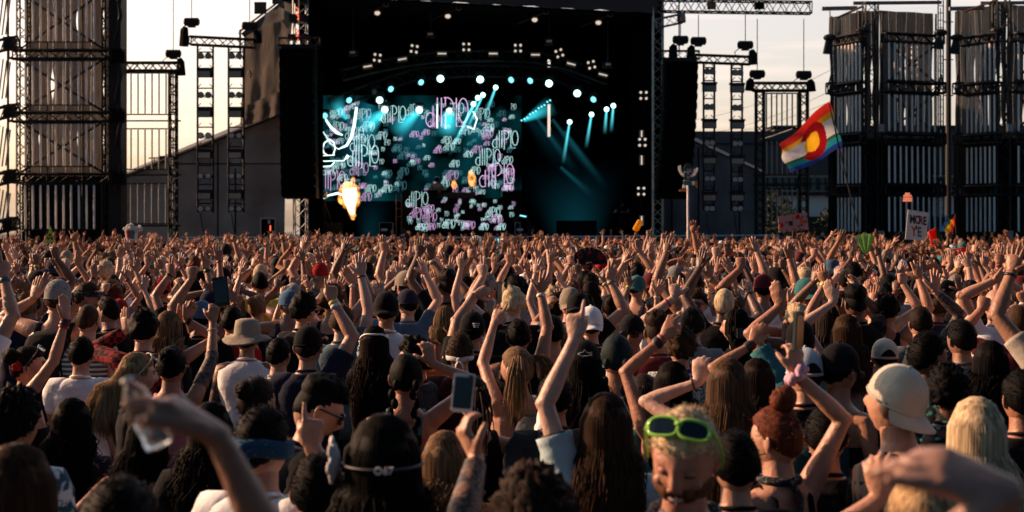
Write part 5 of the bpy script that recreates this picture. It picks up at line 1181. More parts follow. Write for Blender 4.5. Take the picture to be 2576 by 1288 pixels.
NOBODY = 0
def put(mb, name, m, parent=None, color=None, smooth=True, label=None):
    o = mb.build(name, m, parent, smooth)
    if color is not None: o.color = (*color, 1)
    if label: o['label'] = label
    return o
SKINS = {'pale': (0.54, 0.33, 0.25), 'fair': (0.45, 0.235, 0.155), 'tan': (0.36, 0.165, 0.098), 'olive': (0.29, 0.145, 0.088), 'brown': (0.17, 0.078, 0.046), 'dark': (0.10, 0.05, 0.032)}
HAIRS = {'black': (0.0035, 0.003, 0.003), 'dark': (0.014, 0.008, 0.006), 'brown': (0.045, 0.024, 0.013), 'light': (0.16, 0.095, 0.05), 'blond': (0.52, 0.40, 0.25), 'red': (0.11, 0.03, 0.015), 'grey': (0.2, 0.19, 0.18)}
CLOTH = {'black': (0.006, 0.006, 0.008), 'white': (0.78, 0.79, 0.80), 'grey': (0.22, 0.23, 0.24), 'navy': (0.018, 0.02, 0.04), 'red': (0.38, 0.02, 0.02), 'maroon': (0.10, 0.015, 0.02), 'teal': (0.04, 0.16, 0.18), 'blue': (0.06, 0.12, 0.20),
         'green': (0.04, 0.09, 0.05), 'yellow': (0.65, 0.48, 0.08), 'orange': (0.55, 0.14, 0.04), 'pink': (0.6, 0.25, 0.3), 'purple': (0.12, 0.05, 0.16), 'khaki': (0.30, 0.26, 0.20), 'charcoal': (0.03, 0.032, 0.036), 'denim': (0.05, 0.08, 0.13), 'cream': (0.55, 0.50, 0.42)}
# ================================================================ PEOPLE ONE CAN TELL APART IN THE PHOTOGRAPH
def pmat(name, c0, c1, kind, scale, lo=0.45, hi=0.55, rough=0.85):
    """printed cloth: two colours in a pattern"""
    m = bpy.data.materials.new(name); m.use_nodes = True; MATS[name] = m; n, l = m.node_tree.nodes, m.node_tree.links; b = n['Principled BSDF']; b.inputs['Roughness'].default_value = rough; b.inputs['Specular IOR Level'].default_value = 0.15
    t = n.new('ShaderNodeTexCoord')
    if kind == 'wave': x = n.new('ShaderNodeTexWave'); x.bands_direction = 'Z'; x.inputs['Distortion'].default_value = 0.3
    elif kind == 'voronoi': x = n.new('ShaderNodeTexVoronoi')
    elif kind == 'check': x = n.new('ShaderNodeTexChecker')
    else: x = n.new('ShaderNodeTexNoise'); x.inputs['Detail'].default_value = 3; x.inputs['Distortion'].default_value = 1.5
    x.inputs['Scale'].default_value = scale; l.new(t.outputs['Object'], x.inputs['Vector'])
    o = x.outputs['Distance'] if kind == 'voronoi' else x.outputs['Fac']
    mr = n.new('ShaderNodeMapRange'); mr.inputs['From Min'].default_value = lo; mr.inputs['From Max'].default_value = hi; l.new(o, mr.inputs['Value'])
    mx = n.new('ShaderNodeMix'); mx.data_type = 'RGBA'; mx.inputs[6].default_value = (*c0, 1); mx.inputs[7].default_value = (*c1, 1); l.new(mr.outputs[0], mx.inputs[0]); l.new(mx.outputs[2], b.inputs['Base Color']); return m
pmat('print_tropic', (0.02, 0.07, 0.10), (0.55, 0.62, 0.64), 'noise', 11, 0.46, 0.54); pmat('print_plaid', (0.015, 0.008, 0.010), (0.22, 0.015, 0.02), 'check', 26); pmat('print_stripe', (0.5, 0.52, 0.53), (0.07, 0.09, 0.10), 'wave', 9, 0.3, 0.5)
pmat('print_fleck', (0.5, 0.52, 0.5), (0.05, 0.07, 0.07), 'noise', 45, 0.48, 0.55); pmat('print_floral', (0.01, 0.012, 0.016), (0.18, 0.09, 0.11), 'noise', 24, 0.55, 0.62); pmat('print_swirl', (0.008, 0.01, 0.014), (0.03, 0.16, 0.18), 'voronoi', 26, 0.32, 0.22)
pmat('bandana_white', (0.6, 0.61, 0.6), (0.03, 0.03, 0.04), 'noise', 60, 0.58, 0.66); pmat('bandana_blue', (0.02, 0.07, 0.13), (0.25, 0.32, 0.38), 'noise', 70, 0.62, 0.70); pmat('bandana_black', (0.01, 0.012, 0.014), (0.22, 0.25, 0.27), 'noise', 80, 0.56, 0.62)
pmat('camo', (0.24, 0.24, 0.23), (0.10, 0.10, 0.10), 'noise', 30, 0.55, 0.62); pmat('tattoo_ink', (0.035, 0.035, 0.04), (0.20, 0.12, 0.085), 'noise', 34, 0.44, 0.60, 0.5); pmat('beads', (0.35, 0.03, 0.03), (0.03, 0.03, 0.04), 'noise', 60, 0.45, 0.5); pmat('mesh_cap', (0.30, 0.36, 0.40), (0.48, 0.54, 0.58), 'check', 160)
mat('clear_plastic', (0.75, 0.8, 0.82), 0.08, var=0.03, spec=0.7)
MATS['clear_plastic'].node_tree.nodes['Principled BSDF'].inputs['Transmission Weight'].default_value = 0.95
HEROES = []; ANCH = []
DOWN = lambda sd_: (sd_, (sd_ * 0.25, 0.03, 0.88), (sd_ * 0.5, -1, 0), 'relax', (0, 0.1, -1), (0, 1, 0))
def hero(label, short, u, v, D, yaw=0, fem=False, skin='fair', hair=None, hat=None, top=('tee', 'black'), arms=(), face=False, glasses=None, band=None, bands=(), lean=0, side=0, yawh=0, pitch=0, roll=0, build=1.0, zoff=0.0, vox=None, tattoo=None, group=None, name='person'):
    tall = {'cap': 0.02, 'capb': 0.02, 'bucket': 0.03}.get(hat[0] if hat else '', 0.0) + {'curly': 0.05, 'fade': 0.04, 'topknot': 0.08, 'quiff': 0.05}.get(hair[0] if hair else '', 0.015)
    ztop = CAMZ - (v - HZ) / F * D
    probe = Fig(fem=fem, lean=lean, side=side, pitch=pitch)
    ht = probe.hc.z + 0.118 + tall
    sc = ztop / ht; loc = Vector(((u - CX) / F * D, D, 0)); q = Matrix.Rotation(R(yaw), 3, 'Z'); qi = q.transposed()
    hd0 = q @ probe.hc * sc; loc = loc - Vector((hd0.x, hd0.y, 0))           # the head stands where the photo has it
    al = []; used = set()
    for a in arms:
        sd_, (wu, wv, wD), pole, pose = a[:4]; wp = P(wu, wv, wD); lp = qi @ (wp - loc) / sc
        hd = qi @ Vector(a[4]) if len(a) > 4 and a[4] else None; th = qi @ Vector(a[5]) if len(a) > 5 and a[5] else None
        al.append((sd_, lp, qi @ Vector(pole), pose, hd, th)); used.add(sd_)
    for sd_ in (-1, 1):
        if sd_ not in used: al.append(DOWN(sd_))
    f = Fig(fem, lean, side, yawh, pitch, roll, al, build)
    seed = len(HEROES) * 1.7; near = D < 8.6
    vx = vox or (0.0065 if D < 5 else 0.008 if D < 8.6 else 0)
    body = put(f.body(vx, face), name, ['skin', 'eye', 'iris', 'lips'], None, SKINS[skin] if isinstance(skin, str) else skin)
    body.location = loc; body.rotation_euler = (0, 0, R(yaw)); body.scale = (sc, sc, sc)
    tag(body, label, 'person', group)
    if top:
        k, c = top; isp = isinstance(c, str) and c in MATS
        put(f.shirt(k, seed, near), {'tee': 'shirt', 'vest': 'sleeveless_shirt', 'long': 'shirt', 'tank': 'tank_top', 'strap': 'strap_top', 'halter': 'halter_top'}[k], c if isp else 'cloth', body, None if isp else (CLOTH[c] if isinstance(c, str) else c))
    put(f.trousers(), 'trousers', 'cloth', body, CLOTH[random.choice(['black', 'denim', 'charcoal', 'khaki'])])
    if hair: put(f.hair(hair[0], int(seed * 10), near), 'hair', 'hair', body, HAIRS[hair[1]] if isinstance(hair[1], str) else hair[1])
    if hat:
        k, c = hat[:2]; isp = isinstance(c, str) and c in MATS; hm = f.bucket() if k == 'bucket' else f.cap(k == 'capb', hat[2] if len(hat) > 2 else 0)
        put(hm, 'sun_hat' if k == 'bucket' else 'cap', c if isp else 'cloth', body, None if isp else (CLOTH[c] if isinstance(c, str) else c))
    if glasses:
        fr, ln = f.shades(*glasses[2:]) ; o = put(fr, 'sunglasses', 'gloss', body, glasses[0]); put(ln, 'lens', 'gloss', o, glasses[1], False)
    if band: put(f.band(*band[1:]), 'headband', band[0], body)
    for (i, f_, w_, c) in bands:
        isp = isinstance(c, str) and c in MATS; put(f.wristband(f.arms[i], f_, w_), 'wristband', c if isp else 'plain', body, None if isp else c)
    for (i, f0, f1) in (tattoo or []):
        a = f.arms[i]; m = MB(); b_ = 0.86 if fem else 1.0; pts, rad = [], []
        for k in range(9):
            g = f0 + (f1 - f0) * k / 8
            if g < 1: pts.append(a['S'].lerp(a['E'], g)); rad.append((0.060 - 0.017 * g) * b_ + 0.0016)
            else: pts.append(a['E'].lerp(a['W'], g - 1)); rad.append((0.0445 - 0.017 * max(0, (g - 1.25) / 0.75)) * b_ + 0.0016)
        m.tube(pts, rad, 14, cap=False); put(m, 'tattoo', 'tattoo_ink', body)
    HEROES.append((loc.x, loc.y)); ANCH.append((short, u, v + 0.12 * F / D, D, loc.x, loc.y)); body['_'] = 0; del body['_']
    f.obj, f.loc, f.q, f.sc = body, loc, q, sc; f.w = lambda p: loc + q @ (Vector(p) * sc)
    return f
UP = (0, 0.1, 1)
def phone(p, right, up, w_, h_, label, case=(0.01, 0.01, 0.012), lit=None, name='phone'):
    """flat phone: back case, glass"""
    right, up = Vector(right).normalized(), Vector(up).normalized(); n_ = right.cross(up); o = thing(name, label, 'phone', p)
    rm = Matrix((right, n_, up)).transposed(); m = MB(); r = 0.18
    prof = [(sx * w_ / 2 * a, sz * h_ / 2 * b) for sx, sz, a, b in ((1, -1, 1, .94), (1, 1, 1, .94), (1, 1, .86, 1), (-1, 1, .86, 1), (-1, 1, 1, .94), (-1, -1, 1, .94), (-1, -1, .86, 1), (1, -1, .86, 1))]
    m.slab([rm @ Vector((x, 0, z)) for x, z in prof], 0.010); b = put(m, 'case', 'plain', o, case, False)
    m = MB(); m.slab([rm @ Vector((x * 0.86, 0.0062, z * 0.80)) for x, z in prof], 0.002); m.slab([rm @ Vector((x * 0.86, -0.0062, z * 0.80)) for x, z in prof], 0.002); put(m, 'screen', 'gloss', o, lit or (0.012, 0.02, 0.022), False)
    m = MB(); m.cyl(rm @ Vector((w_ * 0.3, 0.006, h_ * 0.4)), rm @ Vector((0, 1, 0)), 0.007, 0.005, 10); m.cyl(rm @ Vector((0, -0.006, -h_ * 0.45)), rm @ Vector((0, 1, 0)), 0.006, 0.004, 10); put(m, 'camera_lens', 'gloss', o, (0.02, 0.02, 0.03)); return o
def bottle(p, axis, r, h_, label, wrap=True):
    o = thing('water_bottle', label, 'bottle', p); ax = Vector(axis).normalized(); m = MB(); L = lambda t_: ax * (t_ * h_)
    m.tube([L(0), L(0.02), L(0.10), L(0.18), L(0.26), L(0.40), L(0.44), L(0.48), L(0.62), L(0.78), L(0.88), L(0.93)], [r * .85, r, r, r * .93, r, r, r * .9, r, r, r * .85, r * .45, r * .38], 16); put(m, 'body', 'clear_plastic', o)
    m = MB(); m.tube([L(0.92), L(0.99)], r * 0.44, 14); put(m, 'bottle_cap', 'plain', o, (0.6, 0.62, 0.62))
    if not wrap: return o
    m = MB(); m.tube([L(0.46), L(0.66)], r * 1.015, 16, cap=False); put(m, 'label_wrap', 'plain', o, (0.45, 0.5, 0.52)); return o
def backpack(f, label, c, trim, w_=0.28, h_=0.42):
    """worn on the back: bag, pocket, straps"""
    o = thing('backpack', label, 'backpack', (0, 0, 0)); o.location = f.loc; o.rotation_euler = f.obj.rotation_euler; o.scale = f.obj.scale
    def soft(c0, sx, sy, sz):
        m = MB(); me = []
        for i in range(13):
            t_ = -1 + 2 * i / 12; k = (1 - abs(t_) ** 4) ** 0.5
            me.append((Vector(c0) + Vector((0, -0.02 * k, t_ * sz / 2)), (max(0.01, sx / 2 * (0.75 + 0.25 * k) * (k * 0.4 + 0.6)), max(0.008, sy / 2 * k))))
        m.tube([f.bend(p) for p, _ in me], [r for _, r in me], 16, up=(0, 1, 0)); return m
    put(soft((0, -0.19, 1.20), w_, 0.17, h_), 'bag', 'cloth', o, c); put(soft((0, -0.27, 1.12), w_ * 0.72, 0.08, h_ * 0.45), 'front_pocket', 'cloth', o, tuple(x * 1.3 for x in c))
    for sd_ in (-1, 1):
        m = MB(); m.tube([f.bend(Vector(p)) for p in ((sd_ * 0.10, -0.12, 1.38), (sd_ * 0.11, -0.06, 1.468), (sd_ * 0.115, 0.03, 1.475), (sd_ * 0.12, 0.11, 1.38), (sd_ * 0.14, 0.12, 1.22), (sd_ * 0.15, 0.0, 1.08))], [(0.026, 0.008)] * 6, 8); put(m, 'strap', 'cloth', o, c)
    m = MB(); m.tube([f.bend(Vector((0.36 * w_ * math.cos(t_), -0.292, 1.14 + 0.09 * math.sin(t_)))) for t_ in [math.pi * k / 12 for k in range(13)]], 0.004, 5); m.tube([f.bend(Vector(p)) for p in ((-0.3 * w_, -0.275, 1.30), (0, -0.285, 1.33), (0.3 * w_, -0.275, 1.30))], 0.004, 5); put(m, 'trim', 'plain', o, trim); return o

# ---- nearest row, out of focus
H = {}
H['bottle'] = hero('person close to the lens at lower left, out-of-focus hand gripping a clear bottle', 'blurred bottle hand', 420, 1325, 1.8, 5, fem=True, skin=(0.21, 0.105, 0.068), hair=('short', 'dark'), top=('tee', 'charcoal'),
     arms=[(1, (548, 1098, 2.0), (0.35, -0.3, -1), 'pinch', (-0.88, 0.03, 0.60), (-0.02, -1, -0.06))], vox=0.006)
bottle(P(404, 1124, 1.97), (P(318, 952, 1.98) - P(404, 1124, 1.97)), 0.021, 0.112, 'small clear bottle held in the blurred hand at lower left', False)
H['point'] = hero('person close to the lens at lower right, blurred hand pointing left', 'blurred pointing hand', 2880, 1350, 1.5, 5, skin=(0.30, 0.165, 0.12), hair=('long', 'brown'), fem=True, top=('strap', 'black'),
     arms=[(-1, (2535, 1245, 1.6), (-0.2, -0.3, -1), 'reach', (-0.93, 0.02, 0.34), (-0.1, -0.75, -0.6))], vox=0.006)
# ---- second row
H['corner'] = hero('woman with straight brown hair in the bottom left corner', 'corner brown-haired woman', 42, 1115, 3.3, 0, True, 'tan', ('long', 'brown'), top=('tee', 'charcoal'))
H['tropic'] = hero('person with thick black hair and a blue-white tropical print shirt, lower left', 'tropical shirt person', 38, 958, 4.9, -15, False, 'olive', ('curly', 'black'), top=('tee', 'print_tropic'), build=1.1)
H['lowdark'] = hero('very dark round head low at the bottom edge, left third', 'lowest dark head', 300, 1196, 2.9, 0, False, 'tan', ('short', 'black'), top=('tee', 'black'))
H['bareshoulder'] = hero('woman with long black hair and bare shoulders behind the clear bottle', 'bare-shouldered woman', 372, 1035, 5.5, -20, True, 'tan', ('long', 'black'), top=('strap', 'black'), lean=14, arms=[(-1, (300, 1330, 5.3), (-1, 0, 0), 'relax', (0.3, .2, -1), (0, 1, 0))])
H['clip'] = hero('person with big black hair, white lettered clip and white flower, bottom centre-left', 'lettered clip person', 965, 1040, 3.4, 0, True, 'tan', ('long', 'black'), top=('tee', 'black'))
H['darkcentre'] = hero('dark curly head at bottom centre raising a tattooed arm to a phone', 'tattooed phone person', 1345, 1150, 3.2, 0, False, 'fair', ('curly', (0.02, 0.012, 0.010)), top=('tee', 'black'),
     arms=[(-1, (1203, 1045, 3.75), (-0.9, 0.2, -0.6), 'grip', (-0.45, 0.0, 0.9), (0.2, -0.6, 0.3))], tattoo=[(0, 0.9, 1.9)])
phone(P(1165, 988, 3.72), (1, 0.05, -0.10), (0.10, 0.12, 1), 0.058, 0.106, 'phone with a white front held by the tattooed arm at centre', (0.72, 0.74, 0.74), (0.010, 0.02, 0.024))
H['tan'] = hero('woman with light brown bob between the lettered clip and the phone', 'light brown bob woman', 1120, 1082, 4.7, 0, True, 'fair', ('bob', 'light'), top=('tee', (0.30, 0.13, 0.06)))
H['bandana'] = hero('man in white tee and blue bandana, one finger raised by his face', 'blue bandana man', 660, 1020, 4.2, -22, False, 'fair', ('short', 'black'), top=('tee', 'white'), band=('bandana_blue', -0.005, 0.030, 0.016, True, -8),
     arms=[(1, (785, 1128, 4.35), (0.6, -0.2, -1), 'point', (0.02, 0.12, 1), (-0.9, -0.4, 0.1))])
H['longbrown'] = hero('woman with long straight brown hair and pale blue tee pointing one arm straight up', 'long brown hair woman', 1525, 987, 4.6, 0, True, 'pale', ('longer', 'brown'), top=('tee', (0.40, 0.52, 0.55)),
     arms=[(-1, (1446, 852, 4.65), (-1, 0, 0), 'point', (0.03, 0.1, 1), (0.9, -0.35, 0.1))], tattoo=[(0, 0.35, 0.62)])
H['blond'] = hero('bearded blond man facing the camera with lime green sunglasses on his head', 'bearded blond man', 1722, 1016, 3.45, 172, False, (0.40, 0.19, 0.13), ('short', 'blond'), top=('tank', 'black'), face='smile', pitch=-24, yawh=-14, roll=-6, build=1.08, glasses=((0.28, 0.62, 0.08), (0.006, 0.012, 0.018), 60, 1.12))
H['redbun'] = hero('woman with a red-brown bun and black bandana, arm up with pink scrunchie', 'red bun woman', 1952, 975, 4.7, 28, True, 'fair', ('topknot', 'red'), top=('strap', 'black'), yawh=20,
     arms=[(1, (1999, 938, 4.75), (1, 0, -0.4), 'grip', (0.06, 0.1, 1), (-0.9, -0.3, 0))])
H['capman'] = hero('man in a dirty off-white cap worn backwards, bare tattooed shoulders', 'off-white cap man', 2250, 905, 4.75, 42, False, 'fair', ('fringe_under', 'black'), ('capb', 'cream', -16), ('tank', 'black'), face=True, pitch=10, build=1.08, tattoo=[(0, 0.1, 0.95)])
H['blonde'] = hero('woman with long straight blond hair at lower right', 'long blond hair woman', 2458, 998, 4.4, 0, True, 'pale', ('longer', 'blond'), top=('tee', 'black'))
H['blonde2'] = hero('woman with wavy blond hair under the blurred pointing hand', 'wavy blond woman', 2322, 1188, 3.25, 0, True, 'pale', ('long', (0.38, 0.25, 0.13)), top=('strap', 'black'))
H['gesture'] = hero('short person at lower right whose curled hand rises below the capped man', 'curled hand person', 2230, 1330, 3.3, 0, False, 'fair', ('short', 'dark'), top=('tee', 'black'), arms=[(-1, (2215, 1255, 3.45), (-1, 0, -0.5), 'claw', (-0.1, 0.1, 1), (0.9, -0.4, 0.2))])
# ---- third row
H['fade'] = hero('man in profile with black fade haircut and dark glasses, looking right', 'fade haircut man', 800, 932, 5.2, -72, False, 'fair', ('fade', 'black'), top=('tee', 'black'), face=True, lean=12, pitch=-14, glasses=((0.006, 0.006, 0.006), (0.01, 0.01, 0.01)))
H['bun'] = hero('dark-haired woman with a messy bun left of the fade haircut man', 'messy bun woman', 648, 947, 6.0, -30, True, 'tan', ('bun', 'dark'), top=('tee', 'black'))
H['braids'] = hero('woman with two black braids and teal strap top, right arm raised', 'black braids woman', 1022, 887, 6.5, 0, True, 'tan', ('braids', 'black'), top=('strap', 'teal'),
     arms=[(1, (1086, 915, 6.55), (1, 0, -0.7), 'claw', (-0.25, 0.1, 1), (-0.9, -0.3, 0.1))])
H['pig'] = hero('woman with two light pigtails and grey backpack, arm pointing up right', 'pigtails woman', 1300, 870, 7.0, 30, True, 'fair', ('pigtails', 'light'), top=('strap', 'charcoal'), yawh=15,
     arms=[(-1, (1243, 815, 7.2), (-1, 0, -0.5), 'point', (0.4, 0.1, 1), (0.8, -0.4, 0))])
backpack(H['pig'], 'grey backpack with a small red badge worn by the pigtails woman', (0.07, 0.075, 0.085), (0.25, 0.26, 0.27))
H['shark'] = hero('woman in black cap with an outlined fish logo, long black hair, white tee', 'fish logo cap woman', 1468, 848, 6.7, 0, True, 'fair', ('longer', 'black'), ('cap', 'black'), ('tee', 'white'))
H['darkbraid'] = hero('woman with long black hair and teal braid, black strap top', 'teal braid woman', 1552, 838, 7.0, -10, True, 'tan', ('braids', (0.01, 0.02, 0.022)), top=('strap', 'black'))
H['watch'] = hero('woman with black hair, tanned left arm raised wearing a square watch', 'square watch woman', 1692, 908, 6.2, 0, True, 'tan', ('long', 'black'), top=('strap', 'teal'),
     arms=[(-1, (1668, 850, 6.3), (-1, 0, -0.6), 'ok', (0.55, 0.1, 0.9), (0.8, -0.4, -0.3))], bands=[(0, 0.86, 0.018, (0.012, 0.012, 0.014)), (0, 0.97, 0.010, (0.30, 0.10, 0.06))])
H['hilite'] = hero('woman with long wavy brown hair streaked blond, pale ringed hand raised', 'streaked hair woman', 1832, 900, 5.8, 0, True, 'pale', ('longer', (0.085, 0.05, 0.028)), top=('strap', 'black'),
     arms=[(-1, (1757, 962, 5.9), (-1, 0, -0.6), 'claw', (0.1, 0.1, 1), (0.9, -0.3, 0.1))], bands=[(0, 0.9, 0.005, (0.05, 0.02, 0.015))])
H['whitecap'] = hero('person in white and grey mesh cap with a teal backpack', 'white mesh cap person', 2025, 868, 6.4, 8, False, 'fair', ('fringe_under', 'dark'), ('cap', 'mesh_cap'), ('tee', 'black'))
backpack(H['whitecap'], 'dark teal backpack with pale piping worn under the white mesh cap', (0.015, 0.05, 0.06), (0.45, 0.48, 0.5))
H['halter'] = hero('woman in black cap looking right, bare back and black halter top', 'halter top woman', 2112, 856, 6.4, -48, True, 'tan', ('fringe_under', 'black'), ('cap', 'black'), ('halter', 'black'), face=True)
H['profile'] = hero('dark-haired man in profile facing right in a swirl-patterned shirt', 'swirl shirt man', 2335, 832, 6.6, -62, False, 'brown', ('short', 'black'), top=('tee', 'print_swirl'), face=True)
H['bobblack'] = hero('woman with black bob and black tee near the right edge', 'black bob woman', 2492, 856, 7.0, -5, True, 'fair', ('bob', 'black'), top=('tee', 'black'))
H['flower'] = hero('woman in profile with red hair flower, arm raised with stacked bracelets', 'red flower woman', 72, 868, 7.4, -72, True, 'fair', ('bun', 'dark'), top=('strap', 'black'), face=True, pitch=6,
     arms=[(1, (166, 803, 7.3), (0.6, 0, -1), 'flat', (-0.12, 0.12, 1), (-0.6, -0.6, 0))], glasses=((0.02, 0.02, 0.02), (0.55, 0.36, 0.06), 45), bands=[(0, 0.97, 0.012, 'beads'), (0, 0.90, 0.012, (0.02, 0.03, 0.05)), (0, 0.82, 0.008, (0.45, 0.03, 0.02))])
H['blown'] = hero('woman with blond-streaked hair blowing left and sunglasses on her head', 'windblown hair woman', 345, 886, 7.0, -62, True, 'fair', ('blown', (0.26, 0.17, 0.09)), top=('tee', 'charcoal'), face=True, glasses=((0.5, 0.4, 0.3), (0.02, 0.02, 0.02), 45))
H['inkarm'] = hero('black-haired woman whose inked arm lifts a black phone, left of the sun hat', 'inked phone arm woman', 432, 868, 7.4, 0, True, 'tan', ('bun', 'black'), top=('strap', 'pink'),
     arms=[(1, (543, 775, 7.7), (0.8, 0, -0.7), 'grip', (0.1, 0.1, 1), (-0.9, -0.3, 0))], tattoo=[(0, 0.3, 1.15)], bands=[(0, 0.75, 0.003, (0.6, 0.55, 0.45))])
phone(P(556, 733, 7.75), (1, 0.1, 0.12), (-0.12, 0.1, 1), 0.085, 0.165, 'black phone with a ring grip lifted high left of the sun hat', (0.008, 0.008, 0.01))
# ---- fourth row
H['camo'] = hero('man in grey camouflage cap and black tank, left arm bent up', 'camouflage cap man', 146, 698, 9.9, 0, False, 'fair', ('fringe_under', 'brown'), ('cap', 'camo'), ('tank', 'black'), build=1.1,
     arms=[(-1, (84, 752, 10.0), (-1, 0, -0.6), 'flat', (0.2, 0.1, 1), (0.8, -0.4, 0))])
backpack(H['camo'], 'black backpack with grey piping worn by the camouflage cap man', (0.010, 0.010, 0.012), (0.28, 0.29, 0.29), 0.32, 0.46)
H['buzz'] = hero('man with buzz cut and grey striped tank top', 'buzz cut man', 222, 762, 9.7, -8, False, 'fair', ('buzz', 'brown'), top=('tank', 'print_stripe'), build=1.1)
H['looks'] = hero('dark-haired man turning to look left behind the buzz cut man', 'man looking left', 272, 746, 10.9, 62, False, 'fair', ('short', 'dark'), top=('tee', 'black'), face=True)
H['shades'] = hero('man in profile wearing a patterned headband and sunglasses, looking right', 'headband sunglasses man', 220, 708, 11.6, -70, False, 'fair', ('short', 'brown'), top=('tee', 'black'), face=True, glasses=((0.006, 0.006, 0.006), (0.01, 0.01, 0.01)), band=('bandana_black', 0.03, 0.018, 0.014))
H['plaid'] = hero('man with round black hair and dark red plaid shirt', 'plaid shirt man', 362, 770, 8.9, 0, False, 'fair', ('curly', 'black'), top=('long', 'print_plaid'), arms=[(-1, (318, 832, 9.1), (-1, 0, -0.4), 'flat', (-0.2, 0.2, 1), (0.7, -0.5, 0))])
H['bobarm'] = hero('brown-haired woman with two arms lifted, dark watch, right of the plaid shirt', 'two lifted arms woman', 425, 782, 9.4, -10, True, 'tan', ('bob', 'light'), top=('tank', 'black'),
     arms=[(-1, (448, 800, 9.6), (-0.5, 0, -1), 'relax', (0.6, 0.1, 0.6), (0.2, -0.3, 0.8)), (1, (468, 803, 9.5), (0.8, 0, -0.9), 'flat', (0.4, 0.1, 0.8), (-0.8, -0.4, 0))], bands=[(1, 0.9, 0.014, (0.012, 0.012, 0.014))])
H['sunhat'] = hero('man in wide khaki sun hat and sleeveless white shirt', 'sun hat man', 622, 798, 9.2, 0, False, 'olive', ('short', 'dark'), ('bucket', 'khaki'), ('vest', 'white'), build=1.15, tattoo=[(0, 0.2, 1.2)])
H['redsleeve'] = hero('person in bright red tee directly behind the sun hat man', 'red tee person', 585, 770, 10.4, -10, False, 'tan', ('short', 'black'), top=('tee', 'red'))
H['navy'] = hero('man in black flat cap and navy tee, fist up with yellow and white wristbands', 'navy tee man', 775, 813, 8.0, 0, False, 'fair', ('fringe_under', 'dark'), ('cap', 'black', -6), ('tee', 'navy'), build=1.06,
     arms=[(1, (838, 758, 8.1), (1, 0, -0.3), 'point', (-0.15, 0.12, 1), (-0.9, -0.3, 0.1))], bands=[(0, 0.97, 0.012, (0.72, 0.52, 0.10)), (0, 0.87, 0.011, (0.70, 0.70, 0.70))])
H['curlshade'] = hero('black-haired man with round dark glasses behind the navy tee man', 'round glasses man', 765, 728, 10.4, -28, False, 'tan', ('curly', 'black'), top=('tee', 'black'), face=True, glasses=((0.006, 0.006, 0.006), (0.01, 0.01, 0.01)))
H['backcap'] = hero('man in black cap worn backwards and white tank top', 'backwards black cap man', 972, 728, 9.8, 0, False, 'tan', ('fringe_under', 'black'), ('capb', 'black'), ('vest', 'white'), build=1.08)
H['waterarm'] = hero('woman with long dark hair and white headband holding up a water bottle', 'white headband woman', 942, 818, 8.3, 0, True, 'fair', ('longer', 'dark'), top=('tee', 'black'), band=('tube_white', 0.045, 0.006, 0.018, False, -20),
     arms=[(-1, (915, 950, 8.3), (-1, 0, -0.6), 'grip', (0.0, 0.1, 1), (0.8, -0.4, 0.1))], bands=[(0, 0.85, 0.004, (0.01, 0.01, 0.012))])
bottle(P(917, 938, 8.36), (-0.12, 0.05, 1), 0.032, 0.20, 'crumpled clear water bottle raised by the white headband woman')
H['gold'] = hero('woman looking left with gold glitter on her cheek, black curls', 'gold glitter woman', 1042, 838, 7.9, 72, True, 'tan', ('curly', 'black'), top=('tee', 'charcoal'), face=True)
H['whiteband'] = hero('man with short brown hair and a knotted white bandana headband', 'white bandana man', 1157, 835, 8.2, 0, False, 'fair', ('short', (0.045, 0.026, 0.015)), top=('tee', (0.05, 0.012, 0.012)), band=('bandana_white', -0.028, 0.016, 0.012, True, 6))
H['forearm'] = hero('man in black cap with white print, left forearm bent across above his head', 'bent forearm man', 1188, 778, 9.0, 0, False, 'fair', ('fringe_under', 'black'), ('cap', 'black'), ('tee', 'black'),
     arms=[(-1, (1195, 738, 9.25), (-1, 0, 0.6), 'grip', (0.9, 0.1, 0.35), (0.2, -0.4, -0.9))])
phone(P(1255, 735, 9.3), (0.4, 0.9, 0.1), (0, 0.2, 1), 0.08, 0.15, 'dark phone at the end of the bent forearm', (0.01, 0.01, 0.012))
H['chain'] = hero('bare-backed man with a black rope chain over one shoulder', 'bare back man', 1390, 792, 9.3, 12, False, 'fair', ('short', 'black'), top=None)
o = H['chain']; m = MB()
for k in range(22):
    t_ = k / 21; p = Vector((-0.15 + 0.30 * t_, -0.115 + 0.02 * math.cos(t_ * 6.3) - 0.012, 1.22 + 0.26 * t_)); m.ball(o.bend(p), (0.016, 0.012, 0.011), 6, 5)
put(m, 'rope_chain', 'plain', o.obj, (0.012, 0.012, 0.014))
H['whitehelm'] = hero('person in plain white cap worn backwards below the raised pointing hand', 'plain white cap person', 1486, 766, 9.5, 0, False, 'fair', ('fringe_under', 'brown'), ('capb', 'white'), ('tee', 'black'))
H['vband'] = hero('person with a white wristband raising an open hand at centre', 'white wristband person', 1305, 802, 8.9, 0, False, 'tan', ('short', 'black'), top=('tank', 'black'), arms=[(1, (1360, 722, 9.1), (1, 0, -0.6), 'open', (0.3, 0.1, 1), (-0.9, -0.3, 0))], bands=[(0, 0.93, 0.010, (0.70, 0.70, 0.70))])
H['facecap'] = hero('man facing the camera in backwards black cap and sunglasses', 'man facing back in sunglasses', 1590, 786, 9.1, 165, False, 'tan', ('fringe_under', 'black'), ('capb', 'black'), ('tee', 'white'), face=True, glasses=((0.01, 0.01, 0.01), (0.012, 0.010, 0.010)))
H['quiff'] = hero('man with swept-up brown hair beside the man facing back', 'swept-up hair man', 1652, 778, 8.7, 5, False, 'tan', ('fade', (0.03, 0.018, 0.012)), top=('tee', 'maroon'))
H['fleck'] = hero('man with curly brown hair in a white flecked shirt with purple collar', 'flecked shirt man', 1712, 812, 8.3, 0, False, 'fair', ('curly', 'brown'), top=('tee', 'print_fleck'))
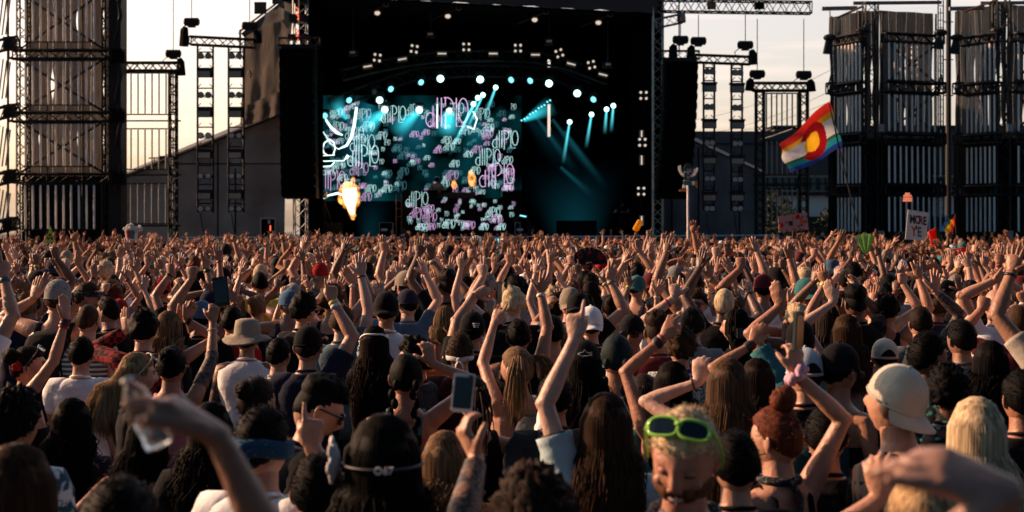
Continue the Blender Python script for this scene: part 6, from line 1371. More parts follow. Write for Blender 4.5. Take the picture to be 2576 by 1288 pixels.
H['horns'] = hero('person making the horns sign high with a red wristband', 'horns sign person', 1742, 772, 9.4, 0, False, 'pale', ('short', 'dark'), top=('tee', 'grey'),
     arms=[(-1, (1697, 748, 9.4), (-1, 0, 0.0), 'horns', (0, 0.1, 1), (0.9, -0.3, 0.1))], bands=[(0, 0.75, 0.007, (0.40, 0.02, 0.03)), (0, 0.95, 0.004, (0.5, 0.42, 0.3))])
H['profilew'] = hero('woman with long black hair turning left, phone held before her', 'woman turning left', 1850, 778, 9.6, 58, True, 'fair', ('long', 'black'), top=('tee', 'black'), face=True)
H['gafas'] = hero('brown-haired man facing back in sunglasses below the white fan', 'man below the fan', 1752, 716, 11.2, 155, False, 'fair', ('quiff', 'brown'), top=('tee', 'white'), face=True, glasses=((0.02, 0.015, 0.01), (0.01, 0.01, 0.012)))
H['cuff'] = hero('dark-haired person with red beads and black cuff on a raised tanned arm', 'black cuff person', 1905, 900, 6.7, 0, True, 'tan', ('long', 'dark'), top=('strap', 'teal'), arms=[(-1, (1893, 866, 6.8), (-1, 0, -0.2), 'relax', (0.35, 0.1, 1), (0.9, -0.3, 0.1))], bands=[(0, 0.92, 0.022, (0.012, 0.012, 0.014)), (0, 1.0, 0.010, 'beads')])
H['thumb'] = hero('person in black cap raising a bare orange-lit arm left of the pink scrunchie', 'orange-lit arm person', 2012, 800, 8.0, 0, False, 'tan', ('fringe_under', 'black'), ('cap', 'black'), ('tee', 'teal'), arms=[(-1, (1962, 770, 8.1), (-1, 0, -0.4), 'flat', (-0.25, 0.1, 1), (0.8, -0.5, 0))])
H['creamcap'] = hero('person in cream cap with strap opening at the back, black tee', 'cream cap person', 2226, 847, 8.3, 0, False, 'tan', ('fringe_under', 'black'), ('cap', 'cream'), ('tee', 'black'))
H['polo'] = hero('dark-haired man in slate blue polo shirt at right', 'slate polo man', 2418, 802, 8.1, 12, False, 'olive', ('short', 'black'), top=('tee', (0.06, 0.085, 0.115)), build=1.15)
H['bald'] = hero('balding man in white tee with both hands over his head', 'balding man', 2503, 724, 10.4, 8, False, 'fair', ('bald', 'grey'), top=('tee', 'white'), build=1.1,
     arms=[(-1, (2500, 706, 10.3), (-1, 0, 0.4), 'flat', (1, 0.1, 0.35), (0, -0.3, 1)), (1, (2538, 715, 10.4), (1, 0, 0.5), 'flat', (-0.8, 0.1, 0.6), (-0.5, -0.3, 0.8))])
H['fist'] = hero('person whose big tanned fist rises in front of the left lamp ladders', 'big fist person', 508, 752, 10.2, 0, False, 'olive', ('fringe_under', 'black'), ('cap', 'blue'), ('tee', 'black'), arms=[(-1, (482, 702, 10.2), (-1, 0, 0), 'fist', (-0.1, 0.1, 1), (0.9, -0.3, 0))])
H['greyblue'] = hero('man in blue-grey tee with one arm straight up, dark bracelet, left of centre', 'blue-grey tee man', 860, 765, 9.6, 0, False, 'pale', ('short', 'brown'), top=('tee', (0.10, 0.15, 0.18)), arms=[(1, (908, 680, 9.7), (1, 0, 0), 'open', (0, 0.1, 1), (-0.9, -0.3, 0.1))], bands=[(0, 0.96, 0.006, (0.03, 0.01, 0.01))])
H['armc'] = hero('person raising a pale arm with a drooping hand above the bent forearm', 'drooping hand person', 1195, 735, 11.6, 0, True, 'pale', ('bun', 'dark'), top=('strap', 'white'), arms=[(-1, (1160, 672, 11.6), (-1, 0, 0), 'relax', (-0.12, 0.1, 1), (0.9, -0.3, 0.1))])
H['tanbig'] = hero('person with yellow scrunchie wristband and arm bent toward the stage right', 'yellow wristband person', 2085, 775, 9.4, 0, True, 'tan', ('long', 'dark'), top=('tank', 'black'), arms=[(-1, (2075, 712, 9.5), (-1, 0, -0.4), 'relax', (-0.3, 0.1, 1), (0.8, -0.4, 0))], bands=[(0, 0.93, 0.016, (0.60, 0.55, 0.08))])
H['inked'] = hero('person with a fully tattooed arm straight up before the right scaffold towers', 'tattooed sleeve person', 2315, 770, 9.6, 0, False, 'fair', ('short', 'dark'), top=('tee', (0.09, 0.11, 0.12)), arms=[(1, (2352, 732, 9.6), (1, 0, 0), 'open', (0.1, 0.1, 1), (-0.9, -0.3, 0.1))], tattoo=[(0, 0.3, 1.85)])
H['pale2'] = hero('person with a long pale bent arm and flat hand right of the pink scrunchie', 'long pale arm person', 2130, 790, 8.3, 0, True, 'pale', ('long', 'brown'), top=('tank', 'grey'), arms=[(-1, (2098, 760, 8.4), (-1, 0, 0), 'flat', (-0.35, 0.1, 1), (0.8, -0.4, 0))])
# fillers that close the gaps between them
H['fa'] = hero('black-haired person in white tee left of the windblown woman', 'white tee back', 205, 846, 8.4, 0, False, 'fair', ('short', 'black'), top=('tee', 'white'))
H['fb'] = hero('short-haired person in flecked shirt between the sun hat and navy tee men', 'dark hair between hats', 702, 848, 8.6, -15, False, 'fair', ('short', 'black'), top=('tee', 'print_fleck'), face=True)
H['fc'] = hero('dark ponytail woman behind the lime sunglasses man', 'ponytail behind blond man', 1620, 938, 6.4, 0, True, 'tan', ('pony', 'dark'), top=('tee', 'teal'))
H['fd'] = hero('black-haired man in charcoal tee above the tattooed phone', 'man above the phone', 1395, 938, 6.2, 10, False, 'tan', ('short', 'black'), top=('tee', 'charcoal'))
H['fe'] = hero('dark-haired person right of the off-white cap man', 'dark head by the off-white cap', 2385, 905, 6.2, -20, False, 'brown', ('curly', 'black'), top=('tee', 'print_swirl'))
H['ff'] = hero('woman in grey tank directly below the white bandana man', 'grey tank below bandana', 1192, 945, 6.3, 10, True, 'fair', ('pony', 'dark'), top=('tank', 'black'))
H['fh'] = hero('black-haired person in black left of the blue bandana man', 'dark head left of bandana', 530, 1010, 5.2, 0, True, 'tan', ('long', 'black'), top=('tee', 'black'))
H['fi'] = hero('dark-haired person between the red bun and the teal backpack', 'dark head by red bun', 2078, 1020, 5.0, -10, False, 'tan', ('short', 'black'), top=('tee', 'black'))
H['fj'] = hero('person in black between the blond man and the red bun woman', 'dark head by blond man', 1850, 1080, 4.4, 0, False, 'fair', ('short', 'black'), top=('tee', 'black'))
H['fk'] = hero('person with dark hair low between the bandana and lettered clip', 'dark head by clip', 800, 1140, 4.0, 0, False, 'tan', ('short', 'black'), top=('tee', 'black'))
H['fl'] = hero('dark-haired person at far right edge below the black bob', 'edge dark head', 2570, 930, 5.6, 0, False, 'tan', ('short', 'black'), top=('tee', 'black'))
H['fm'] = hero('black-haired person at the left edge beneath the red flower woman', 'left edge dark head', 180, 1000, 5.8, 0, True, 'tan', ('long', 'black'), top=('tee', 'print_floral'))

# ---- details worn or held by them
def on(h, mb, name, m, color=None, parent=None): return put(mb, name, m, parent or h.obj, color)
h = H['blond']; m = MB()                                               # beard, moustache and scarf
h.shell(m, 0.012, lambda d: 0.5 + min(0.34 - abs(d.z + 0.64) * 0.95, (d.y - (0.05 if d.z < -0.3 else 0.0)) * 1.2, 9) * 5 - (1.4 if (abs(d.z + 0.54) < 0.075 and abs(d.x) < 0.19) else 0), 40, 30, 0.0025, 3, 30); on(h, m, 'beard', 'hair', (0.11, 0.05, 0.025))
m = MB(); m.tube([h.hp(p) for p in ((-0.022, 0.088, -0.056), (-0.011, 0.0955, -0.062), (0, 0.0975, -0.064), (0.011, 0.0955, -0.062), (0.022, 0.088, -0.056))], [(0.002, 0.002), (0.0055, 0.004), (0.0065, 0.004), (0.0055, 0.004), (0.002, 0.002)], 8, up=(0, 1, 0)); on(h, m, 'teeth', 'eye', None)
m = MB(); rr = random.Random(5)
for k in range(3): m.tube([h.bend(Vector(((0.085 + 0.01 * k) * math.cos(t_), -0.005 + (0.08 + 0.012 * k) * math.sin(t_) + (0.03 if math.sin(t_) > 0 else 0), 1.475 - 0.022 * k - 0.02 * math.sin(t_) + 0.006 * math.sin(7 * t_)))) for t_ in [2 * math.pi * q / 24 for q in range(25)]], 0.019, 8)
m.tube([h.bend(Vector(p)) for p in ((0.02, 0.12, 1.44), (0.04, 0.135, 1.38), (0.05, 0.135, 1.28))], [(0.03, 0.015), (0.045, 0.012), (0.02, 0.01)], 8); on(h, m, 'scarf', 'bandana_black')
h = H['redbun']; m = MB(); a = h.arms[0]; c = a['E'].lerp(a['W'], 0.97); t_ = (a['W'] - a['E']).normalized(); e1 = t_.orthogonal().normalized(); e2 = t_.cross(e1)
m.tube([c + (e1 * math.cos(q) + e2 * math.sin(q)) * 0.036 + t_ * 0.010 * math.sin(5 * q) for q in [2 * math.pi * k / 30 for k in range(31)]], [0.017 + 0.005 * math.sin(k * 2.3) for k in range(31)], 8); on(h, m, 'scrunchie', 'cloth', (0.62, 0.36, 0.46))
m = MB(); m.tube([h.bend(Vector((0.068 * math.cos(q), -0.01 + 0.07 * math.sin(q), 1.49))) for q in [2 * math.pi * k / 20 for k in range(21)]], 0.018, 8); m.tube([h.bend(Vector((0.0, -0.085, 1.49))), h.bend(Vector((0.02, -0.11, 1.43))), h.bend(Vector((0.015, -0.115, 1.36)))], [(0.02, 0.01), (0.03, 0.008), (0.012, 0.006)], 8); on(h, m, 'neck_bandana', 'bandana_black')
phone(P(2008, 835, 4.78), (0.55, 0.8, 0), (0.08, 0.1, 1), 0.072, 0.145, 'dark phone with teal edge held above the pink scrunchie', (0.02, 0.05, 0.05))
m = MB(); m.tube([h.hp((-0.076, 0.0, -0.04)), h.hp((-0.13, 0.02, -0.05))], 0.004, 6); on(h, m, 'earring', 'plain', (0.6, 0.35, 0.12))
h = H['clip']                                                           # flower, thin band and lettered clip
m = MB(); rr = random.Random(4)
for k in range(26): a_ = k * 2.4; r = 0.006 + 0.0012 * k; m.ball(h.hp((-0.112 - 0.0007 * k, -0.02 + r * math.cos(a_), 0.02 + r * math.sin(a_) * 1.4)), (0.007, 0.014, 0.017), 7, 5)
on(h, m, 'white_flower', 'cloth', (0.66, 0.60, 0.60))
m = MB(); m.tube([h.hp(((0.103) * math.cos(q), (0.124) * math.sin(q), 0.012)) for q in [R(-175 + 170 * k / 16) for k in range(17)]], 0.0035, 6); on(h, m, 'hair_band', 'plain', (0.05, 0.05, 0.055))
m = MB(); c0 = h.w(h.hp((-0.005, -0.131, 0.003))); m2 = MB(); text_mb(m2, 'O67', (0, 0, 0), (1, 0, 0), (0, 0, 1), 0.019, 1.0, 0.004)
o = m2.build('clip_letters', 'tube_white', h.obj); o.location = h.hp((-0.012, -0.1315, 0.003))
h = H['shark']; m = MB(); pts = [(-0.035, 0), (-0.02, 0.008), (-0.008, 0.010), (0.0, 0.024), (0.008, 0.010), (0.025, 0.006), (0.036, 0.012), (0.034, 0.0), (0.038, -0.010), (0.026, -0.004), (0.010, -0.010), (-0.004, -0.008), (-0.012, -0.018), (-0.012, -0.008), (-0.035, 0)]
m.tube([h.hp((x, -0.1185 + 0.3 * x * x, 0.075 + z)) for x, z in pts], 0.0022, 4); on(h, m, 'fish_logo', 'plain', (0.30, 0.36, 0.40))
h = H['forearm']; m2 = MB(); text_mb(m2, '- - -', (0, 0, 0), (1, 0, 0), (0, 0, 1), 0.012, 1.0, 0.003); m = MB()
for k in range(3): m.box(h.hp((0.03, -0.113, 0.062 - 0.012 * k)), (0.05 - 0.008 * k, 0.005, 0.006))
on(h, m, 'cap_print', 'plain', (0.5, 0.52, 0.54))
h = H['capman']; m = MB()                                               # three-leaf mark above the peak
for sd_, an in ((-1, 28), (0, 0), (1, -28)):
    q = Matrix.Rotation(R(an), 3, 'Y'); m.slab([h.hp(Vector((0.045, -0.118, 0.045)) + q @ Vector((x, 0, z))) for x, z in ((-0.004, 0), (-0.007, 0.012), (0, 0.026), (0.007, 0.012), (0.004, 0))], 0.004)
for k in range(3): m.box(h.hp((0.045, -0.119, 0.043 - 0.004 * k)), (0.02, 0.004, 0.0016))
on(h, m, 'leaf_logo', 'plain', (0.02, 0.02, 0.022))
m2 = MB(); text_mb(m2, 'adidas', (0, 0, 0), (1, 0, 0), (0, 0, 1), 0.009, 1.0, 0.003); o = m2.build('cap_lettering', 'black_paint', h.obj); o.location = h.hp((0.03, -0.121, 0.022)); o.parent = h.obj
for nm in ('creamcap', 'whitecap'):
    h = H[nm]; on(h, h.cap_hole(), 'strap_opening', 'hair', (0.012, 0.009, 0.008)); m = MB(); m.tube([h.hp((0.095 * math.cos(q), 0.115 * math.sin(q), 0.016)) for q in [R(-125 + 70 * k / 8) for k in range(9)]], 0.006, 5); on(h, m, 'cap_strap', 'cloth', CLOTH['cream'])
h = H['flower']; m = MB()
for k in range(14): a_ = k * 2.4; r = 0.004 + 0.0018 * k; m.ball(h.hp((0.075 + 0.002 * (k % 3), -0.06 + r * math.cos(a_), 0.02 + r * math.sin(a_))), 0.011, 7, 5)
on(h, m, 'red_flower', 'cloth', (0.42, 0.03, 0.025))
h = H['gold']; m = MB(); m.ball(h.hp((-0.045, 0.072, -0.022)), (0.014, 0.010, 0.018), 8, 6, h.hr); m.ball(h.hp((-0.06, 0.055, -0.002)), (0.010, 0.012, 0.012), 8, 6, h.hr); on(h, m, 'glitter', 'glitter_gold') if 'glitter_gold' in MATS else on(h, m, 'glitter', 'gloss', (0.75, 0.5, 0.22))
h = H['pig']; m = MB(); m.box(h.bend(Vector((0, -0.318, 1.15))), (0.03, 0.012, 0.03)); on(h, m, 'badge', 'plain', (0.30, 0.02, 0.03)); m = MB(); m.box(h.bend(Vector((0, -0.327, 1.15))), (0.016, 0.006, 0.005)); m.box(h.bend(Vector((0, -0.3275, 1.15))), (0.005, 0.005, 0.016)); on(h, m, 'badge_cross', 'tube_white')
h = H['fleck']; m = MB(); m.tube([h.bend(Vector((0.07 * math.cos(q), -0.012 + 0.07 * math.sin(q), 1.49))) for q in [2 * math.pi * k / 18 for k in range(19)]], 0.014, 7); on(h, m, 'collar', 'cloth', (0.16, 0.03, 0.16))
h = H['braids']; m = MB(); 
phone(P(1880, 838, 9.5), (1, 0.2, 0), (0, 0.1, 0.4), 0.15, 0.075, 'phone held flat before the woman turning left', (0.012, 0.014, 0.016))
# ================================================================ THE REST OF THE CROWD
mat('skin_far', rough=0.6, var=0.12, scale=4, objcol=True, spec=0.25)
PR = random.Random(21)
def arm_pose(k, sd_):
    """wrist target, pole, hand pose, hand direction, thumb direction (person's frame)"""
    r = PR.uniform; th = (-sd_ * 0.9, -0.35, 0.1)
    return {'up': (sd_, (sd_ * r(.14, .3), r(.05, .2), r(1.84, 1.95)), (sd_, -.1, -.1), PR.choice(['open', 'open', 'relax', 'flat', 'peace', 'point']), (sd_ * r(-.2, .25), r(0, .35), 1), th),
            'bent': (sd_, (sd_ * r(.12, .3), r(.14, .28), r(1.62, 1.76)), (sd_, 0, -.9), PR.choice(['open', 'relax', 'point', 'claw', 'ok', 'fist', 'horns']), (sd_ * r(-.4, .2), r(0, .4), 1), th),
            'fwd': (sd_, (sd_ * r(.05, .2), r(.34, .42), r(1.58, 1.72)), (sd_, -.2, -.8), PR.choice(['relax', 'flat', 'grip']), (sd_ * r(-.3, .1), .8, .6), th),
            'out': (sd_, (sd_ * r(.36, .48), r(.0, .2), r(1.62, 1.8)), (sd_ * .2, 0, -1), PR.choice(['open', 'flat', 'point']), (sd_ * .5, .2, 1), th),
            'head': (sd_, (sd_ * r(.0, .1), r(.0, .1), r(1.76, 1.82)), (sd_, 0, .3), 'relax', (-sd_ * .9, .1, .3), (0, -.4, 1)),
            'fist': (sd_, (sd_ * r(.15, .28), r(.05, .2), r(1.78, 1.92)), (sd_, 0, -.2), 'fist', (0, .1, 1), th),
            'down': DOWN(sd_)}[k]
WORDS = {'up': 'raised straight up', 'bent': 'bent up at the elbow', 'fwd': 'reaching forward', 'out': 'flung out sideways', 'head': 'bent over the head', 'fist': 'raised with a fist', 'down': 'down'}
COMBOS = [('up', 'up'), ('up', 'down'), ('down', 'up'), ('bent', 'bent'), ('bent', 'down'), ('down', 'bent'), ('fwd', 'up'), ('up', 'bent'), ('bent', 'up'), ('out', 'out'), ('fist', 'down'), ('down', 'fist'), ('head', 'head'), ('fwd', 'fwd'), ('out', 'down'), ('down', 'out'), ('up', 'fist'), ('down', 'down')]
def arms_words(a, b):
    if a == b: return {'up': 'both arms straight up', 'bent': 'both arms bent up', 'out': 'both arms flung out', 'head': 'both arms over the head', 'fwd': 'both arms reaching forward', 'down': 'arms down'}[a]
    if 'down' in (a, b): k, sd_ = (a, 'left') if b == 'down' else (b, 'right'); return f'{sd_} ' + {'up': 'arm straight up', 'bent': 'arm bent up', 'out': 'arm flung out', 'fist': 'fist raised', 'fwd': 'arm forward'}[k]
    if 'fist' in (a, b): return ('left' if a == 'fist' else 'right') + ' fist up'
    return ('left' if a == 'up' else 'right') + ' hand highest'
PROTO = []
for i, (a, b) in enumerate(COMBOS * 2):
    fem = i >= len(COMBOS); f = Fig(fem, PR.uniform(-3, 6), PR.uniform(-4, 4), PR.uniform(-14, 14), PR.uniform(-8, 8), 0, [arm_pose(a, -1), arm_pose(b, 1)], PR.uniform(0.95, 1.1))
    me = {}
    def keep(key, mb, mats):
        o = mb.build(key, mats, None, True); me[key] = o.data; bpy.data.objects.remove(o)
    keep('body', f.body(0), ['skin', 'eye', 'iris', 'lips'])
    keep('shirt', f.shirt('tee', i * 1.3, False), 'cloth'); keep('tank_top', f.shirt('strap' if fem else 'tank', i, False), 'cloth'); keep('trousers', f.trousers(), 'cloth')
    for hk in (('long', 'bob', 'pony', 'bun', 'curly') if fem else ('short', 'buzz', 'curly', 'quiff', 'fade')): keep('hair_' + hk, f.hair(hk, i, False), 'hair')
    keep('hair_under', f.hair('fringe_under', i, False), 'hair')
    keep('cap', f.cap(False), 'cloth'); keep('capb', f.cap(True), 'cloth'); keep('bucket', f.bucket(), 'cloth')
    for s_, arm in enumerate(f.arms): keep('band%d' % s_, f.wristband(arm, 0.92, PR.uniform(.006, .014)), 'plain')
    PROTO.append((fem, a, b, me, f))
def part_of(root, mesh, name, color):
    o = bpy.data.objects.new(name, mesh); COL.objects.link(o); o.parent = root; o.color = (*color, 1); return o
TOPC = ['black'] * 7 + ['white'] * 11 + ['cream', 'grey'] + ['grey', 'navy', 'navy', 'charcoal', 'charcoal', 'red', 'maroon', 'teal', 'blue', 'green', 'yellow', 'pink', 'purple', 'cream', 'orange', 'denim']
HATC = ['black'] * 6 + ['white', 'white', 'grey', 'maroon', 'navy', 'blue', 'khaki', 'red', 'teal']
HAIRC = ['black'] * 6 + ['dark'] * 5 + ['brown'] * 4 + ['light', 'light', 'blond', 'red', 'grey']
HN = {'long': 'long', 'bob': 'chin-length', 'pony': 'ponytailed', 'bun': 'bunned', 'short': 'short', 'buzz': 'cropped', 'curly': 'curly', 'quiff': 'swept-up', 'fade': 'faded'}
HCN = {'black': 'black', 'dark': 'dark brown', 'brown': 'brown', 'light': 'light brown', 'blond': 'blond', 'red': 'auburn', 'grey': 'grey'}
USED = set(); CROWD = []; LEFT = []
def place_person(x, D):
    for tries in range(60):
        fem, a, b, me, f = PR.choice(PROTO)
        if PR.random() < 0.5 and 'down' in (a, b) or (PR.random() < 0.6 and a == 'head'): continue
        mirror = PR.random() < 0.5; la, ra = (b, a) if mirror else (a, b)
        kind, hc = PR.random(), PR.choice(HAIRC)
        tc = PR.choice(TOPC); tk = PR.choice(['shirt', 'shirt', 'tank_top'])
        hk = PR.choice(['long', 'bob', 'pony', 'bun', 'curly'] if fem else ['short', 'buzz', 'curly', 'quiff', 'fade'])
        hat = None
        if kind < 0.24: hat = PR.choice(['cap', 'cap', 'capb', 'capb', 'bucket']); cc = PR.choice(HATC); hw = f'{cc} ' + {'cap': 'cap', 'capb': 'backwards cap', 'bucket': 'bucket hat'}[hat]
        else: hw = f'{HN[hk]} {HCN[hc]} hair'
        u, v = CX + x / D * F, HZ + 0.55 / D * F
        best = min(ANCH, key=lambda q: (q[1] - u) ** 2 + (1.6 * (q[2] - v)) ** 2)
        dx = u - best[1]; rel_ = 'behind' if abs(dx) < 22 and D > best[3] else 'left of' if dx < 0 else 'right of'
        if D > best[3] + 2.2 and rel_ != 'behind': rel_ = 'far behind, ' + rel_
        lab = f'{tc} {"top" if tk == "tank_top" else "tee"}, {hw}, {arms_words(la, ra)}, {rel_} {best[0]}'
        if lab in USED or len(lab.split()) > 16: continue
        USED.add(lab); break
    else: return
    sk = PR.choice(['pale', 'fair', 'fair', 'fair', 'tan', 'tan', 'olive', 'brown', 'dark']); s = PR.uniform(0.90, 1.0) if fem else PR.uniform(0.96, 1.06); k = PR.uniform(0.85, 1.12)
    r = bpy.data.objects.new('person', me['body']); COL.objects.link(r); r.color = (*[c * k for c in SKINS[sk]], 1); r.location = (x, D, 0); r.rotation_euler = (0, 0, R(PR.gauss(0, 14) - x / D * 25)); r.scale = (-s if mirror else s, s, s)
    tag(r, lab, 'person', 'people in the middle of the crowd'); k = PR.uniform(0.75, 1.15)
    part_of(r, me[tk], tk, [c * k for c in CLOTH[tc]]); part_of(r, me['trousers'], 'trousers', CLOTH[PR.choice(['black', 'denim', 'charcoal'])])
    if hat: part_of(r, me['hair_under'], 'hair', HAIRS[hc]); part_of(r, me[hat], 'sun_hat' if hat == 'bucket' else 'cap', [c * k for c in CLOTH[cc]])
    else: part_of(r, me['hair_' + hk], 'hair', HAIRS[hc])
    for s_, (p_) in enumerate((a, b)):
        if p_ != 'down' and PR.random() < 0.55: part_of(r, me['band%d' % s_], 'wristband', PR.choice([(0.01, 0.01, 0.012), (0.6, 0.6, 0.6), (0.55, 0.4, 0.08), (0.3, 0.02, 0.03), (0.03, 0.1, 0.12), (0.5, 0.45, 0.35)]))
    CROWD.append((x, D, r, mirror, f)); return r
spots = []; D = 7.6
while D < 24:
    hw_ = 0.373 * D + 0.3; n_ = int(2 * hw_ / 0.60)
    for k in range(n_ + 1):
        x = -hw_ + 2 * hw_ * (k + PR.uniform(0.2, 0.8)) / (n_ + 1); y = D + PR.uniform(-.24, .24); spots.append((y, x))
    D += 0.66
spots.sort(); LIMIT = 298 - len(HEROES); DMAX = 24
for (y, x) in spots:
    if len(CROWD) >= LIMIT: DMAX = y; break
    if min((x - hx) ** 2 + ((y - hy) * 0.8) ** 2 for hx, hy in HEROES) < (0.62 if y < 11 else 0.46) ** 2 or (y < 11.5 and PR.random() < 0.25): continue
    place_person(x, y)
# ---- beyond them: one mass of people, far too many to count
import numpy as np
def far_proto(seed, near):
    rr = random.Random(seed); reg = []; mb = MB()
    def mark(r): reg.extend([r] * (len(mb.v) - len(reg)))
    mb.tube([(0, 0, 0.0), (0, 0, 0.9)], [0.12, 0.16], 5, cap=False); mark(3)
    mb.tube([(0, 0, 0.86), (0, 0, 1.1), (0, -.005, 1.32), (0, -.01, 1.42), (0, -.012, 1.48)], [(0.17, 0.12), (0.15, 0.105), (0.185, 0.12), (0.16, 0.09), (0.06, 0.06)], 8); mark(1)
    mb.tube([(0, 0, 1.46), (0, 0.01, 1.58)], 0.055, 6, cap=False); mb.ball((0, 0.015, 1.63), (0.077, 0.097, 0.118), 9, 7); mark(0)
    hat = rr.random() < 0.3
    if hat: mb.ball((0, 0.0, 1.672), (0.092, 0.112, 0.10), 9, 6); d = rr.choice([-1, 1]); mb.ball((0, d * 0.13, 1.665), (0.075, 0.07, 0.012), 7, 4); mark(4)
    elif rr.random() < 0.45: mb.ball((0, -0.012, 1.655), (0.090, 0.108, 0.112), 9, 7); mb.tube([(0, -0.05, 1.65), (0, -0.10, 1.5), (0, -0.12, 1.3)], [(0.085, 0.06), (0.10, 0.045), (0.08, 0.03)], 7); mark(2)
    else: mb.ball((0, -0.014, 1.662), (0.088, 0.106, 0.104), 9, 6); mark(2)
    tee = rr.random() < 0.6; both = rr.random()
    for sd_ in (-1, 1):
        if both < 0.36 or (both < 0.80 and (sd_ == 1) == (both < 0.58)):
            S = Vector((sd_ * 0.17, 0, 1.43)); W = Vector((sd_ * rr.uniform(.05, .4), rr.uniform(.02, .3), rr.uniform(1.52, 1.96))); E, W = ik(S, W, .285, .255, Vector((sd_, 0, rr.uniform(-1, .2))))
            if tee: mb.tube([S, S.lerp(E, .6)], [0.078, 0.068], 6); mark(1)
            n_ = 6 if near else 5
            mb.tube([S, S.lerp(E, .5), E, E.lerp(W, .35), W], [0.058, 0.048, 0.041, 0.042, 0.027], n_, cap=False); d = ((W - E).normalized() * 0.6 + Vector((rr.uniform(-.3, .3), rr.uniform(-.1, .4), 1)).normalized() * 0.6).normalized(); s = Vector((-sd_ * 1, rr.uniform(-1, .6), 0)); s = (s - d * s.dot(d)).normalized(); nn = s.cross(d)
            mb.tube([W, W + d * .05, W + d * .095], [(.026, .02), (.042, .018), (.040, .013)], n_, up=nn); ps = rr.choice(['o', 'o', 'o', 'p', 'f', 'v', 'h'])
            for j, (off, base, ln, r_, sp) in enumerate(FING):
                up_ = {'o': 1, 'p': j == 0, 'f': 0, 'v': j < 2, 'h': j in (0, 3)}[ps]; q = (d + s * sp * 2.0).normalized(); b0 = W + d * base * .9 + s * off
                if up_: mb.tube([b0, b0 + q * ln * .55 + nn * .004, b0 + q * ln * 1.05 + nn * .02 * rr.random()], [r_ * 1.15, r_ * 1.0, r_ * .6], 4 if near else 3, cap=False)
                else: mb.tube([b0, b0 + (q * .5 + nn).normalized() * .035, b0 + nn * .03 - d * .02], [r_ * 1.4] * 3, 3, cap=False)
            q = (s + d * .6).normalized(); mb.tube([W + d * .03 + s * .03, W + d * .03 + s * .03 + q * .05, W + d * .05 + s * .03 + q * .07], [.014, .012, .008], 4, cap=False); mark(0)
            if rr.random() < 0.5: mb.tube([E.lerp(W, .88), E.lerp(W, .96)], [.032, .031], 6, cap=False); mark(5)
        else:
            mb.tube([(sd_ * .17, 0, 1.42), (sd_ * .24, -.03, 1.15), (sd_ * .22, .12, .95)], [.055, .042, .03], 5, cap=False); mark(0)
    V = np.array(mb.v, np.float32); return V, mb.f, np.array(reg, np.int32)
FP = [(far_proto(i, True), far_proto(i + 50, False)) for i in range(34)]
VS, FS_l, LT, CS = [], [], [], []; off = 0; rng = np.random.default_rng(5)
skl = [SKINS[k] for k in ('pale', 'fair', 'fair', 'fair', 'tan', 'tan', 'olive', 'brown')]
lin = [(np.concatenate([np.array(f, np.int32) for f in p[1]]), np.array([len(f) for f in p[1]], np.int32)) for pr in FP for p in pr]
nfar = 0; D = 5.0
while D < 52.0:
    hw_ = 0.376 * D + 3.0; step = 0.58 if D < 34 else 0.62; n_ = int(2 * hw_ / step)
    for k in range(n_ + 1):
        x = -hw_ + 2 * hw_ * (k + rng.uniform(.1, .9)) / (n_ + 1); y = D + rng.uniform(-.28, .28)
        if D < DMAX and abs(x) < 0.373 * y + 0.75: continue          # the people told apart stand there
        i = int(rng.integers(len(FP))); q = 0 if y < 32 else 1; V, Fc, reg = FP[i][q]; L_, T_ = lin[i * 2 + q]
        a = rng.normal(0, 0.35); c, s = math.cos(a), math.sin(a); sc = rng.normal(1.0, .055); m_ = -1 if rng.random() < .5 else 1
        X = V[:, 0] * m_; P_ = np.stack([x + sc * (c * X - s * V[:, 1]), y + sc * (s * X + c * V[:, 1]), sc * V[:, 2]], 1)
        pal = np.array([np.array(skl[int(rng.integers(len(skl)))]) * rng.uniform(.8, 1.15), np.array(CLOTH[TOPC[int(rng.integers(len(TOPC)))]]) * rng.uniform(.7, 1.1), HAIRS[HAIRC[int(rng.integers(len(HAIRC)))]], CLOTH['denim'], CLOTH[HATC[int(rng.integers(len(HATC)))]], [(0.01, .01, .012), (.6, .6, .6), (.5, .36, .08), (.3, .02, .03)][int(rng.integers(4))]])
        VS.append(P_); CS.append(pal[reg]); FS_l.append(L_ + off); LT.append(T_); off += len(V); nfar += 1
    D += 0.66 if D < 34 else 0.72
VS, CS, FS_l, LT = np.concatenate(VS), np.concatenate(CS), np.concatenate(FS_l), np.concatenate(LT)
me = bpy.data.meshes.new('far_crowd'); me.vertices.add(len(VS)); me.vertices.foreach_set('co', VS.astype(np.float32).ravel()); me.loops.add(len(FS_l)); me.loops.foreach_set('vertex_index', FS_l.astype(np.int32)); me.polygons.add(len(LT))
me.polygons.foreach_set('loop_start', np.concatenate([[0], np.cumsum(LT)[:-1]]).astype(np.int32)); me.polygons.foreach_set('loop_total', LT.astype(np.int32)); me.polygons.foreach_set('use_smooth', np.ones(len(LT), bool))
at = me.color_attributes.new('Col', 'FLOAT_COLOR', 'POINT'); at.data.foreach_set('color', np.concatenate([CS, np.ones((len(CS), 1))], 1).astype(np.float32).ravel()); me.update(); me.validate(); me.materials.append(MATS['crowd'])
o = bpy.data.objects.new('far_crowd', me); COL.objects.link(o); tag(o, 'dense far crowd with raised hands, packed up to the stage front', 'crowd', None, 'stuff')
print('individuals', len(CROWD) + len(HEROES), 'far', nfar, 'far verts', len(VS), 'dmax', DMAX)
